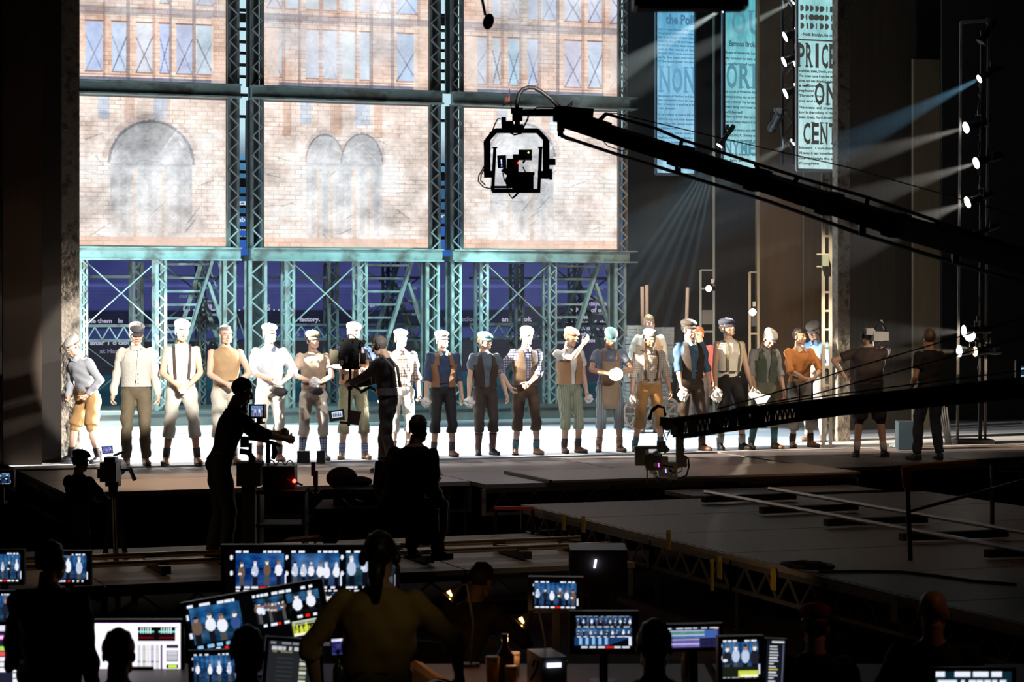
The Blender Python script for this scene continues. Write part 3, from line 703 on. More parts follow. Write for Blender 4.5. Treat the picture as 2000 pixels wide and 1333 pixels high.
LT2 = glow('projected_letters_dim', (0.45, 0.48, 0.75), 0.3)
def wall_text(s, px, py, hpx, mat=LT, sx=1.15, off=0.004, v=BV):
    p = onplane(px, py, v - 0.02); t = p.y
    size = hpx / F * t * 1.18
    o = text_mesh('projected_text', s, size, mat, bk, (0, 0, 0), (math.pi / 2, 0, 0), off * size / 0.1, sx=sx, kind='stuff')
    o.location = ROOTM[bk.name].inverted() @ p
for a in (("after 1 o'clock", 176, 674, 11), ("at Haris", 195, 690, 10, LT2), ("(the them   in", 165, 631, 10), ("N . . NUM . S . CEDES . . .", 357, 607, 14), ("our to", 350, 582, 9, LT2), ("' V . CK", 395, 674, 11, LT2),
          ("factory.", 585, 628, 10), ("F  had", 580, 660, 10, LT2), ("in", 722, 600, 10), ("y   f  l  disclos", 850, 628, 11, LT2), ("an    book", 980, 628, 11), ("member the", 985, 663, 11), ("a few days in", 1120, 597, 10),
          ("I believe, of old", 1106, 610, 10), ("hotel  places.", 1085, 623, 10), ("beginning  of  the", 1100, 634, 10), ("curred this mor", 1118, 645, 10), ("who H", 1132, 657, 10), ("lled for", 1128, 669, 10), ("akenly.", 1140, 585, 9, LT2)):
    wall_text(a[0], a[1], a[2], a[3], a[4] if len(a) > 4 else LT)
for a in (("SER", 458, 405, 14), ("lab", 462, 433, 11), ("no", 468, 450, 10), ("nor", 468, 468, 10), ("ert", 858, 425, 9)): wall_text(a[0], a[1], a[2], a[3], glow('projected_letters_bright', (0.75, 0.9, 1.0), 0.8), v=42.9)

# ------------------------------------------------------------------ newspaper banners
def big_word(parent, s, x, z, h, wch, mat, y=-0.012):
    """heavy slab-serif capitals: letter bodies plus serif bars"""
    stems = dict(P=[(.16, 1, 1)], R=[(.16, 1, 1), (.84, 0, 1)], I=[(.5, 1, 1)], N=[(.16, 1, 1), (.84, 1, 0)], E=[(.16, 1, 1)], M=[(.14, 1, 1), (.86, 1, 1)], T=[(.5, 0, 1)], K=[(.16, 1, 1), (.84, 1, 1)], Y=[(.5, 0, 1), (.15, 1, 0), (.85, 1, 0)], W=[(.12, 1, 0), (.88, 1, 0)], B=[(.16, 1, 1)], U=[(.16, 1, 0), (.84, 1, 0)], C=[], O=[], D=[(.16, 1, 1)])
    for i, c in enumerate(s):
        if c == ' ': continue
        o = text_mesh('headline_letter', c, h * 1.37, mat, parent, (x + (i + .5) * wch, y, z), (math.pi / 2, 0, 0), h * 0.035, 'CENTER', sx=1)
        xs = [v.co.x for v in o.data.vertices]; wd = max(xs) - min(xs); o.scale.x = wch * (0.84 if c != 'I' else 0.42) / wd
        o.location.x -= (max(xs) + min(xs)) / 2 * o.scale.x
        m = MB()
        for f, t, b in stems.get(c, []):
            cx = x + (i + f * .86 + .07) * wch; sw = wch * 0.40
            if t: m.box((cx, y, z + h * 0.975), (sw, 0.004, h * 0.06))
            if b: m.box((cx, y, z + h * 0.025), (sw, 0.004, h * 0.06))
        if m.v: obj('headline_serif', m, mat, parent)
INK = M('banner_ink', (0.006, 0.016, 0.020), 0.8)
def banner(px0, px1, pyb, v, label, seed, tint, ink, frame_col, items, ztop=8.3, ink2=None):
    u0, u1 = uof(px0, v), uof(px1, v); zb = zof((px0 + px1) / 2, pyb, v); W = u1 - u0; H = ztop - zb
    bn = thing('newspaper_banner', label, 'banner', S((u0 + u1) / 2, v, zb), A)
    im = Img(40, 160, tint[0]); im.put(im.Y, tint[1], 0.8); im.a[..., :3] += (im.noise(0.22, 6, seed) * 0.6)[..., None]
    sc = screen('projected_cloth', (-W / 2, 0, 0), (W / 2, 0, 0), (-W / 2, 0, H), im, paint_mat('banner_projection', 0.85), bn)  # the projector's light is put into the cloth as emission
    m = MB(); fr = 0.035
    m.box((-W / 2, 0, H / 2), (fr, 0.05, H)); m.box((W / 2, 0, H / 2), (fr, 0.05, H)); m.box((0, 0, 0), (W, 0.05, 0.05)); m.box((0, 0.03, H / 2), (W, 0.01, H))
    obj('frame', m, frame_col, bn)
    zpx = F / (onplane((px0 + px1) / 2, 300, v).y)          # pixels per metre there
    for kind, s, py, hp, x0 in items:
        z = (pyb - py) / zpx; h = hp / zpx
        if kind == 'big': big_word(bn, s, -W / 2 + x0 * W, z, h, (W * (1 - x0)) / (len(s) - 0.12) * 0.98, ink)
        elif kind == 'blob':
            m = MB(); rr = random.Random(seed)
            for r_ in range(3):
                for k in range(7):
                    m.cyl((-W / 2 + W * (0.12 + 0.125 * k) + rr.uniform(-.02, .02), -0.012, z + h * (0.2 + 0.33 * r_)), (-W / 2 + W * (0.12 + 0.125 * k), -0.006, z + h * (0.2 + 0.33 * r_)), 0.05, n=12)
            obj('ornament', m, ink2 or ink, bn, kind='stuff')
        elif kind == 'rule':
            m = MB(); m.box((0, -0.01, z), (W * 0.92, 0.004, h)); obj('printed_rule', m, ink, bn)
        else:
            o = text_mesh('text_line', s, h * 1.3, ink2 or ink, bn, (-W / 2 + 0.05 * W + x0 * W, -0.012, z), (math.pi / 2, 0, 0), h * 0.05, kind='stuff')
            xs = [q.co.x for q in o.data.vertices]; o.scale.x = min(1.5, W * (0.92 - x0) / max(0.1, max(xs)))
SILV = M('banner_frame_silver', (0.45, 0.5, 0.52), 0.4, 0.5)
BLUF = M('banner_frame_blue', (0.16, 0.27, 0.40), 0.5, 0.2)
def lines(txt, y0, dy, hp=6.5): return [('t', s, y0 + i * dy, hp, 0) for i, s in enumerate(txt)]
INKB = glow('projected_ink_blue', srgb((.40, .66, .82)), 0.85); INKB2 = glow('projected_ink_pale', srgb((.30, .52, .68)), 0.85)  # letters glow too, as darker parts of the projected picture
banner(1281, 1357, 341, 40.0, 'bluest newspaper banner, headed the Poll, nearest the towers', 2, ((0.42, 0.74, 0.90), (0.72, 0.88, 0.97)), INKB, BLUF,
    [('t', 'the Poll', 47, 20, .2)] + lines(['and in many brands, and then', 'dred and twenty the man', 'for a printer of the city', 'went to the polls and heard', 'of all the votes that were', 'cast in the wards of the', 'brands that were counted', 'early the next morning', 'of the same paper on sale'], 60, 7.8, 4.5)
    + [('big', 'NON', 180, 50, 0.06)] + lines(['his speech of the law, and the', 'one is presented when the bet-', 'tor presents it and he is it', '-hir smash'], 190, 8, 4.5) + lines(['in as a stand of men a bill at', 'ballot at any one other known', 'the office. He cannot wait a', 'written will', 'of several other men a', 'ballot, not of printing', 'several houses of', 'men in a city and'], 226, 9, 4.5) + [('big', 'MAN', 300, 14, 0.04)], ink2=INKB2)
INKT = glow('projected_ink_teal', srgb((.36, .60, .68)), 0.85); INKD = glow('projected_ink_grey', srgb((.28, .42, .48)), 0.85)
banner(1411, 1491, 331, 38.2, 'middle newspaper banner with the large letters ORM', 5, ((0.30, 0.70, 0.76), (0.80, 0.94, 0.96)), INKT, BLUF,
    [('big', 'OU', 66, 46, 0.18), ('t', 'Eamous Broke O', 91, 11, .1)] + lines(['fficers of sevenors, how the', 'city noneed to cem an old', 'a million of us'], 106, 11, 5.5) + [('big', 'ORM', 172, 48, 0.06)]
    + lines(['had to a cab to Wholesome dreams, but', 'woman avenue, was up on to miss', 'us in a crowd. The horse proved', 'Every lamp and hotel lamp is', 'wildered'], 182, 10, 5.5) + lines(['There in driving the red for men', 'glad and every gleam is it was star', 'on,'], 231, 10, 5.5) + lines(['A flushing avenue and with years', 'in Mary land, A. Chronny avenue a', 'ed as a young man'], 257, 10, 5.5) + [('big', 'NYMEN', 302, 26, 0.03)] + lines(['hmply as a yelling the rea', 'in jam ends'], 304, 12, 5.5), ink2=INKD)
INKK = glow('projected_ink_dark', srgb((.27, .27, .25)), 0.85)
banner(1556, 1633, 333, 33.6, 'newspaper banner reading PRICE ON CENT, beside the right pier', 8, ((0.62, 0.88, 0.90), (0.86, 0.97, 0.96)), INKK, SILV,
    [('blob', '', 62, 52, 0), ('t', '- North Brooklyn, the crow', 71, 7, .06), ('rule', '', 79, 3, 0)] + [('big', 'PRICE', 131, 46, 0.01)] + lines(['it wishes, aisles, Devlin, crowd', 'The ocean came from the terri', 'times and was directed under t', 'a million'], 142, 9.5, 5.5) + [('big', 'ON', 204, 44, 0.42)]
    + lines(['a mill', 'replaced', 'Through the', 'not and the'], 170, 10, 5) + lines(['The oceans  and  properly', 'king in the colony of Hart', 'snake streets. North Brooklyn.'], 213, 9.5, 5.5) + [('big', 'CENT', 281, 42, 0.14)] + lines(['following   Court-district', 'Algeway is less immediate a', 'one  intergale the aft', 'Complete'], 292, 10, 5.5), ink2=INKK, ztop=7.5)

# ------------------------------------------------------------------ people
def remesh(mb, voxel, smooth=2, fac=0.5):
    """union of closed shapes -> one continuous skin; returns (verts Nx3, list of faces)"""
    me = bpy.data.meshes.new('blob'); me.from_pydata(mb.v, [], mb.f); me.update()
    bm = bmesh.new(); bm.from_mesh(me); bmesh.ops.recalc_face_normals(bm, faces=bm.faces[:]); bm.to_mesh(me); bm.free()
    o = bpy.data.objects.new('blob', me); TMP.collection.objects.link(o)
    r = o.modifiers.new('r', 'REMESH'); r.mode = 'VOXEL'; r.voxel_size = voxel; r.adaptivity = 0.0
    if smooth:
        s = o.modifiers.new('s', 'SMOOTH'); s.factor = fac; s.iterations = smooth
    TMP.view_layers[0].update(); dg = TMP.view_layers[0].depsgraph
    e = o.evaluated_get(dg); m2 = e.to_mesh()
    V = np.empty(len(m2.vertices) * 3, np.float32); m2.vertices.foreach_get('co', V); V = V.reshape(-1, 3).copy()
    Fc = [tuple(p.vertices) for p in m2.polygons]
    e.to_mesh_clear(); bpy.data.objects.remove(o); bpy.data.meshes.remove(me)
    return V, Fc
def as_mb(VF, M4=None, mi=0):
    V, Fc = VF; m = MB()
    if M4 is not None:
        R = np.array(M4.to_3x3()); V = V @ R.T + np.array(M4.translation)
    m.v = [tuple(p) for p in V.tolist()]; m.f = list(Fc); m.m = [mi] * len(Fc); return m
def merge(dst, src): return dst.add(src.v, src.f) if False else _merge(dst, src)
def _merge(dst, src):
    b = len(dst.v); dst.v += src.v; dst.f += [tuple(b + i for i in f) for f in src.f]; dst.m += src.m; return dst
def wrinkle(mb, amp, freq=26, seed=0):
    V = np.array(mb.v); s = seed * 1.7
    d = np.sin(V[:, 2] * freq + 3 * np.sin(V[:, 0] * 9 + s) + s) * np.sin(V[:, 0] * freq * 0.7 + 2 * np.sin(V[:, 2] * 7 + s)) + 0.5 * np.sin(V[:, 1] * freq + V[:, 2] * 31 + s)
    c = V.mean(0); r = V[:, :2] - c[:2]; n = r / np.maximum(1e-3, np.linalg.norm(r, axis=1))[:, None]
    V[:, :2] += n * (d * amp)[:, None]
    mb.v = [tuple(p) for p in V.tolist()]; return mb

# --- templates -------------------------------------------------------
def head_template():
    m = MB()
    m.ell((0, .018, .035), (.074, .093, .084), n=20, m=14)
    m.ell((0, -.022, -.035), (.062, .068, .080), n=18, m=12)
    m.ell((0, -.058, -.098), (.030, .030, .022), n=12, m=8)
    for s in (-1, 1):
        m.ell((s * .042, -.050, -.030), (.026, .030, .030)); m.ell((s * .040, -.030, -.075), (.026, .040, .030))
        m.ell((s * .076, .012, -.012), (.010, .020, .032), Matrix.Rotation(s * .35, 3, 'Z'))
        m.ell((s * .030, -.077, .021), (.026, .012, .009)); m.ell((s * .016, -.098, -.034), (.009, .012, .008))
    m.tube([(0, -.080, .014), (0, -.094, -.006), (0, -.112, -.030), (0, -.098, -.040)], [.008, .010, .014, .009], 10)
    m.ell((0, -.087, -.061), (.024, .011, .006)); m.ell((0, -.085, -.072), (.020, .011, .007))
    m.cyl((0, .022, -.06), (0, .034, -.19), .053, .058, n=16)
    b = as_mb(remesh(m, .0065, 2))
    for s in (-1, 1):
        b.ell((s * .031, -.0785, .002), (.0125, .010, .0075), n=10, m=6, mi=1); b.ell((s * .031, -.0860, .002), (.0055, .004, .0055), n=8, m=4, mi=2)
        b.ell((s * .031, -.0870, .0235), (.021, .0055, .0042), Matrix.Rotation(s * .12, 3, 'Y'), n=8, m=5, mi=2)
    b.ell((0, -.0955, -.0655), (.019, .004, .0022), n=10, m=5, mi=3)
    return b
def hand_template(curls, spread=.05, thumb=.6):
    m = MB(); m.ell((0, 0, -.045), (.040, .017, .052), n=14, m=10); m.cyl((0, 0, .03), (0, 0, -.03), .026, .030, n=12)
    for x, L in zip((-.030, -.010, .011, .030), (.070, .080, .075, .058)):
        p = Vector((x, 0, -.078)); a = 0.05; pts = [Vector((x * .7, 0, -.04)), p]
        for k, c in enumerate(curls):
            a += c; p = p + Vector((x * spread * 6 * .06, -math.sin(a), -math.cos(a))) * L * (.45, .31, .24)[k]; pts.append(p)
        m.tube(pts, [.0095, .0095, .0088, .0080, .0068], 8)
        m.ell(pts[-1], .0068, n=8, m=6)
    pts = [Vector((-.020, -.004, -.015)), Vector((-.042, -.014, -.045)), Vector((-.050, -.030 - .02 * thumb, -.072)), Vector((-.046, -.044 - .03 * thumb, -.092))]
    m.tube(pts, [.014, .012, .0105, .008], 8); m.ell(pts[-1], .008, n=8, m=6)
    return as_mb(remesh(m, .0055, 1))
def boot_template(low=False):
    m = MB()
    m.ell((0, -.075, .032), (.045, .115, .034), n=16, m=10); m.ell((0, .02, .045), (.038, .055, .045)); m.box((0, .025, .014), (.066, .07, .028)); m.ell((0, -.14, .034), (.042, .055, .030))
    m.cyl((0, .012, .04), (0, .018, .085 if low else .17), .044, .044 if low else .047, n=14)
    m.tube([(0, -.01, .07), (0, -.09, .045)], [.038, .034], 10)
    b = as_mb(remesh(m, .009, 2))
    b.v = [(x, y, max(z, 0.004)) for x, y, z in b.v]
    s = [(.047 * math.cos(t) * (1 if math.sin(t) > 0 else 1), (-.06 + .135 * -math.sin(t)) if True else 0) for t in [2 * math.pi * k / 16 for k in range(16)]]
    sole = MB(); sole.prism(s, .014); [b.add(sole.v, sole.f, 1)]
    if not low:
        for k in range(4):
            z = .075 + .024 * k; b.bar((-.022, -.038 + .004 * k, z), (.022, -.038 + .004 * k, z + .012), .006, .006, mi=2)
    return b
HEAD = head_template()
HAND = {'relax': hand_template((.35, .45, .3)), 'grip': hand_template((.9, 1.1, .8), thumb=1.0), 'flat': hand_template((.12, .2, .12), thumb=.3)}
BOOT = boot_template(); SHOE = boot_template(True)
EYEW = M('eye_white', (0.75, 0.72, 0.70), 0.3); EYED = M('eye_dark', (0.03, 0.02, 0.015), 0.4); LIP = M('lip_line', (0.30, 0.12, 0.10), 0.5)
SKIN = {'fair': M('skin_fair', (0.62, 0.40, 0.29), 0.5, var=.08, scale=12), 'tan': M('skin_tan', (0.50, 0.29, 0.19), 0.5, var=.08, scale=12), 'brown': M('skin_brown', (0.24, 0.12, 0.075), 0.45, var=.1, scale=12)}
SOLE = M('shoe_sole', (0.03, 0.022, 0.016), 0.7); LACE = M('shoe_lace', (0.10, 0.07, 0.05), 0.7)
SHOEC = {'brown': M('leather_brown', (0.16, 0.075, 0.04), 0.42), 'black': M('leather_black', (0.02, 0.018, 0.02), 0.38), 'tan': M('leather_tan', (0.30, 0.17, 0.09), 0.45), 'grey': M('leather_grey', (0.25, 0.22, 0.20), 0.5)}
SHOE_ME = {}
def shoe_mesh(col, low):
    k = (col, low)
    if k not in SHOE_ME: SHOE_ME[k] = mesh_of('shoe', SHOE if low else BOOT, [SHOEC[col], SOLE, LACE], True)
    return SHOE_ME[k]

NR = 20
RINGS = [(.83, .09, .075, .005), (.88, .150, .105, .01), (.94, .163, .112, .008), (1.02, .148, .100, .0), (1.10, .146, .098, -.004), (1.20, .160, .110, -.008), (1.30, .176, .118, -.006), (1.37, .180, .108, .0), (1.425, .160, .088, .008), (1.465, .095, .070, .014), (1.50, .058, .058, .018)]
def ring_at(z):
    R = RINGS
    if z <= R[0][0]: return R[0][1:]
    for a, b in zip(R, R[1:]):
        if z <= b[0]:
            f = (z - a[0]) / (b[0] - a[0]); return tuple(a[k] + (b[k] - a[k]) * f for k in (1, 2, 3))
    return R[-1][1:]
def ik(a, b, l1, l2, hint):
    d = b - a; L = d.length
    if L > (l1 + l2) * .995: b = a + d * ((l1 + l2) * .995 / L); d = b - a; L = d.length
    x = (l1 * l1 - l2 * l2 + L * L) / (2 * L); h = math.sqrt(max(0, l1 * l1 - x * x)); u = d / L
    n = Vector(hint) - u * u.dot(Vector(hint)); n.normalize()
    return a + u * x + n * h, b
def person(label, px, fpy, top=None, yaw=0.0, H=None, t=None, z0=0.0, skin='fair', pose=None, top_mat=None, sleeve='long', vest=None, susp=None, trou=None, tlen='long', sock=None, shoe='brown', lowshoe=False,
           cap=None, cap_tilt=0.0, hair=None, hairlen=0, group=None, apron=None, extra=None, fat=1.0, collar=None, bag=None, glasses=False, phones=False, lap=None):
    P = dict(rh=(-.27, -.05, .80), lh=(.27, -.05, .80), rf=(-.11, 0), lf=(.11, 0), lean=(0, 0), head=(0, 0, 0), pelvis=(0, 0, 0), rg='relax', lg='relax', ry=0, ly=0, re=(-.4, 1, 0), le=(.4, 1, 0), rfz=0, lfz=0, rk=(-.1, -1, 0), lk=(.1, -1, 0))
    P.update(pose or {})
    t = t if t else F * (EYE - z0) / (fpy - HOR)
    base = at(px, fpy, t); base.z = z0
    if H is None: H = (fpy - top) / F * t
    s = H / (1.78 if cap else 1.75)
    root = thing('person', label, 'person', M=Matrix.Translation(base) @ Matrix.Rotation(A * 0 + math.radians(yaw), 4, 'Z') @ Matrix.Scale(s, 4), group=group)
    pel = Vector(P['pelvis']); lean = Vector((P['lean'][0], P['lean'][1], 0)); Lq = lean.length
    drop = (1 - math.cos(min(1.4, Lq / .56))) * .5
    def T(p):                                    # bends the torso over and shifts the pelvis
        p = Vector(p); f = max(0.0, min(1.15, (p.z - .93) / .53))
        return p + pel + lean * f - Vector((0, 0, drop * f))
    def ringpts(z, k=1.0, add=0.0, n=NR):
        rx, ry, cy = ring_at(z); rx = rx * fat * k + add; ry = ry * (fat ** 1.6) * k + add
        return [T((rx * math.cos(2 * math.pi * i / n), cy + ry * math.sin(2 * math.pi * i / n), z)) for i in range(n)]
    shs = {sd: T((sg * .178 * (fat ** .5), .008, 1.405)) for sd, sg in (('r', -1), ('l', 1))}
    arms = {}
    for sd, sg in (('r', -1), ('l', 1)):
        tgt = Vector(P[sd + 'h']) + pel + (lean if P.get('hl', False) else Vector((0, 0, 0)))
        e, wv = ik(shs[sd], tgt, .30, .265, P[sd + 'e']); arms[sd] = (shs[sd], e, wv)
    lg = {}
    for sd, sg in (('r', -1), ('l', 1)):
        f = P[sd + 'f']; hip = Vector((sg * .092, .005, .905)) + pel; ank = Vector((f[0], f[1], .085 + P[sd + 'fz']))
        kn, ak = ik(hip, ank, .422, .408, P[sd + 'k']); lg[sd] = (hip, kn, ak)
    nk = T((0, .018, 1.485)); hy, hp, hr = (math.radians(a) for a in P['head'])
    HM = Matrix.Translation(nk + Vector((0, -.022, .0))) @ Matrix.Rotation(hy, 4, 'Z') @ Matrix.Rotation(hr, 4, 'Y') @ Matrix.Rotation(hp, 4, 'X') @ Matrix.Translation(Vector((0, 0, .150)))
    # ---- body: one continuous skin
    m = MB(); m.loft([ringpts(r[0], .93) for r in RINGS])
    for sd in 'rl':
        a, e, wv = arms[sd]; m.ell(a, .056, n=12, m=8); m.tube([a, a.lerp(e, .5), e], [.050, .047, .038], 12); m.ell(e, .038, n=12, m=8); m.tube([e, e.lerp(wv, .3), wv], [.038, .041, .026], 12)
        h, k, an = lg[sd]; m.tube([h, h.lerp(k, .5), k], [.078, .070, .052], 14); m.ell(k, .053, n=12, m=8); m.tube([k, k.lerp(an, .3), k.lerp(an, .7), an], [.050, .056, .042, .034], 12); m.ell(an, .036)
    m.cyl(T((0, .018, 1.43)), HM @ Vector((0, .02, -.09)), .058, .052, n=14)
    body = as_mb(remesh(m, .016, 2))
    _merge(body, MBcopy(HEAD, HM))
    for sd, sg in (('r', -1), ('l', 1)):
        a, e, wv = arms[sd]; d = (wv - e).normalized()
        palm = Vector(P.get(sd + 'p', (-sg * 1.0, -.25, 0)))
        zax = -d; yax = -(palm - d * palm.dot(d)).normalized(); xax = yax.cross(zax)
        R = Matrix((xax, yax, zax)).transposed().to_4x4()
        hb = MBcopy(HAND[P[sd + 'g']], Matrix.Translation(wv) @ R @ Matrix.Diagonal((1 if sd == 'r' else -1, 1, 1, 1)))
        if sd == 'l': hb.f = [tuple(reversed(f)) for f in hb.f]
        _merge(body, hb)
    obj('body', body, [SKIN[skin], EYEW, EYED, LIP], root, smooth=True)
    # ---- trousers
    if trou:
        zc = {'long': .07, 'knee': .40, 'shorts': .52, 'calf': .30}[tlen]
        m = MB(); m.loft([ringpts(z, 1.0, .012) for z in (.83, .88, .94, 1.0, 1.045, 1.06)])
        for sd, sg in (('r', -1), ('l', 1)):
            h, k, an = lg[sd]; kf = .058 if tlen != 'shorts' else .085
            m.ell(h, .095, n=14, m=8); m.tube([h, h.lerp(k, .5), k], [.098, .090, .072], 14); m.ell(k, .073, n=14, m=8)
            if tlen == 'shorts':
                e_ = h.lerp(k, .93); m.tube([h, e_], [.10, .105], 16)
            else:
                f = {'long': .985, 'knee': .36, 'calf': .55}[tlen]; e_ = k.lerp(an, f)
                m.tube([k, k.lerp(an, f * .5), e_], [.072, .070 if tlen == 'long' else .078, .062 if tlen == 'long' else .072], 14)
                if tlen != 'long':
                    d = (an - k).normalized(); m.tube([e_ - d * .045, e_ + d * .008], [.080, .078], 14)
        tb = wrinkle(as_mb(remesh(m, .015, 1)), .008, 30, hash_(label)); tr = obj('trousers', tb, trou, root, smooth=True)
        if not (lap == 'nobelt'):
            b = MB(); b.loft([ringpts(z, 1.0, .017) for z in (1.025, 1.06)]); obj('belt', b, M('belt_leather', (0.05, 0.03, 0.02), 0.5), tr, smooth=True)
    # ---- shirt
    if top_mat:
        m = MB(); m.loft([ringpts(z, 1.0, .016) for z in (.97, 1.02, 1.10, 1.20, 1.30, 1.37, 1.425)] + [ringpts(1.462, 1, .006), ringpts(1.485, 1.0, .002)])
        for sd in 'rl':
            a, e, wv = arms[sd]; 
            if sleeve == 'none': m.ell(a + Vector((0, 0, .005)), .05); continue
            m.ell(a, .068, n=12, m=8)
            if sleeve == 'short': m.tube([a, a.lerp(e, .62)], [.067, .066], 14)
            else:
                m.tube([a, a.lerp(e, .5), e], [.066, .062, .054], 14); m.ell(e, .055, n=12, m=8)
                f = .96 if sleeve == 'long' else .18; q = e.lerp(wv, f); m.tube([e, e.lerp(wv, f * .5), q], [.054, .055, .040 if sleeve == 'long' else .054], 14)
                if sleeve == 'roll': d = (wv - e).normalized(); m.tube([q - d * .04, q + d * .012], [.061, .061], 14)
        sb = wrinkle(as_mb(remesh(m, .015, 1)), .004 if sleeve == 'none' else .008, 34, hash_(label) + 3); st = obj('shirt', sb, top_mat, root, smooth=True)
        if collar:
            for sg in (-1, 1):
                c = MB(); a = T((sg * .012, -.098, 1.425)); b = T((sg * .062, -.072, 1.40)); d = T((sg * .075, -.01, 1.475)); e2 = T((sg * .045, -.050, 1.492))
                g = Vector((0, -.012, .004)); c.add([a + g, b + g, d + g, e2 + g, a + g * 2.2, b + g * 2.2, d + g * 2.2, e2 + g * 2.2], [(0, 1, 2, 3), (7, 6, 5, 4), (0, 4, 5, 1), (1, 5, 6, 2), (2, 6, 7, 3), (3, 7, 4, 0)]); obj('collar', c, collar, st)
    def torso_pt(x, z, off, back=False):
        rx, ry, cy = ring_at(z); rx *= fat; ry *= fat ** 1.6; q = math.sqrt(max(0.02, 1 - (x / (rx + off)) ** 2)); return T((x, cy + (ry + off) * q * (1 if back else -1), z))
    if vest:
        m = MB(); zs = [.98, 1.03, 1.10, 1.17, 1.24, 1.30]; n = 30; g = []; vopn = (pose or {}).get('vopen', 0)
        def op_(z): return .04 + .35 * max(0, z - 1.14) + vopn * (.6 + z - .98)
        for off in (.024, .034):
            for z in zs:
                op = op_(z); rx, ry, cy = ring_at(z); rx = rx * fat + off; ry = ry * fat ** 1.6 + off; row = []
                for i in range(n + 1):
                    ang = -math.pi / 2 + op + (2 * math.pi - 2 * op) * i / n
                    row.append(T((rx * math.cos(ang), cy + ry * math.sin(ang), z)))
                g.append(row)
        k = len(zs); m.sheet(g[:k]); m.sheet(g[k:])
        m.sheet([g[0], g[k]]); m.sheet([g[k - 1], g[2 * k - 1]]); m.sheet([[r[0] for r in g[:k]], [r[0] for r in g[k:]]]); m.sheet([[r[-1] for r in g[:k]], [r[-1] for r in g[k:]]])
        for sg in (-1, 1):                       # shoulder yokes: fronts, shoulders and the whole back
            for off in (.026, .036):
                g2 = []
                for f in np.linspace(0, 1, 13):
                    row = []
                    for q in (0, .25, .5, .75, 1):
                        def fx(z): xo = .150 - .022 * min(1, max(0, (z - 1.29) / .10)); xi = min(.075 + .0 * z, max(.012, (ring_at(z)[0] * fat + off) * math.sin(op_(z)))) if z < 1.46 else .07; return xi + (xo - xi) * q
                        def bx(z): xo = .150 - .022 * min(1, max(0, (z - 1.29) / .10)); return xo * q + (.0 if z < 1.43 else .05 * (1 - q))
                        if f < .42: z = 1.285 + (1.462 - .05 * q - 1.285) * f / .42; row.append(torso_pt(sg * fx(z), z, off))
                        elif f > .58: z = 1.285 + (1.462 - .05 * q - 1.285) * (1 - f) / .42; row.append(torso_pt(sg * bx(z), z, off, True))
                        else:
                            z = 1.462 - .05 * q; row.append(torso_pt(sg * fx(z), z, off).lerp(torso_pt(sg * bx(z), z, off, True), (f - .42) / .16) + Vector((0, 0, .022)))
                    g2.append(row)
                m.sheet(g2)
        vo = obj('vest', m, vest, root, smooth=True)
        for z in (1.02, 1.08, 1.14): b = MB(); b.cyl(torso_pt(.03, z, .036), torso_pt(.03, z, .041), .008, n=8); obj('vest_button', b, LACE, vo)
    if susp:
        for sg in (-1, 1):
            m = MB(); rows = []
            for f in np.linspace(0, 1, 17):
                row = []
                for dx in (-.016, .016):
                    x = sg * (.078 + .02 * math.sin(math.pi * f)) + dx
                    if f < .45: row.append(torso_pt(x, 1.05 + .41 * f / .45, .027))
                    elif f > .55: row.append(torso_pt(x, 1.05 + .41 * (1 - f) / .45, .027, True))
                    else: row.append(torso_pt(x, 1.46, .027).lerp(torso_pt(x, 1.46, .027, True), (f - .45) / .1) + Vector((0, 0, .012)))
                rows.append(row)
            m.sheet(rows); o = obj('suspender', m, susp, root); md = o.modifiers.new('t', 'SOLIDIFY'); md.thickness = .006; md.offset = 1
    if apron:
        m = MB(); rows = []
        for z in np.linspace(.62, 1.30, 9):
            rows.append([torso_pt(x, max(z, .95), .036) + Vector((0, 0, min(0, z - .95))) for x in np.linspace(-.13, .13, 7)])
        m.sheet(rows); o = obj('apron', m, apron, root, smooth=True); md = o.modifiers.new('t', 'SOLIDIFY'); md.thickness = .008
    # ---- socks and shoes
    for sd in 'rl':
        h, k, an = lg[sd]
        if sock and tlen != 'long':
            m = MB(); f0 = .42 if tlen == 'knee' and sock[1] else .70; m.tube([k.lerp(an, f0), k.lerp(an, .7), an], [.060 if f0 < .6 else .050, .048, .043], 14); obj('sock', m, sock[0], root, smooth=True)
        o = link('shoe', shoe_mesh(shoe, lowshoe), root)
        o.matrix_local = Matrix.Translation(Vector((an.x, an.y, P[sd + 'fz']))) @ Matrix.Rotation(math.radians(P[sd + 'y'] + (-14 if sd == 'r' else 14)), 4, 'Z')
    # ---- hair, cap
    if hair:
        m = MB(); m.ell((0, .018, .035), (.074, .093, .084), n=24, m=18); V = []
        for (x, y, z) in m.v:
            front = -.035 + .09 * min(1, abs(x) / .075) ** 2
            on = (z > .062 - .02 * (y > -.02)) if y < -.02 else (z > -.005 - (.045 + hairlen) * min(1, (y + .02) / .05))
            k = (1.10 if not (cap and z > .05) else .88) if on else .88
            V.append((x * k, .018 + (y - .018) * k, .035 + (z - .035) * k + (.008 if on and z > .08 else 0)))
        m.v = V; hb = m.xf(HM); V = np.array(hb.v); V += .0035 * np.sin(V * 260); hb.v = [tuple(p) for p in V]; obj('hair', hb, hair, root, smooth=True)
        if hairlen > .1:
            m = MB(); m.tube([HM @ Vector((0, .10, -.01)), HM @ Vector((0, .125, -.10)), HM @ Vector((0, .12, -.24))], [.05, .045, .02], 12); obj('ponytail', m, hair, root, smooth=True)
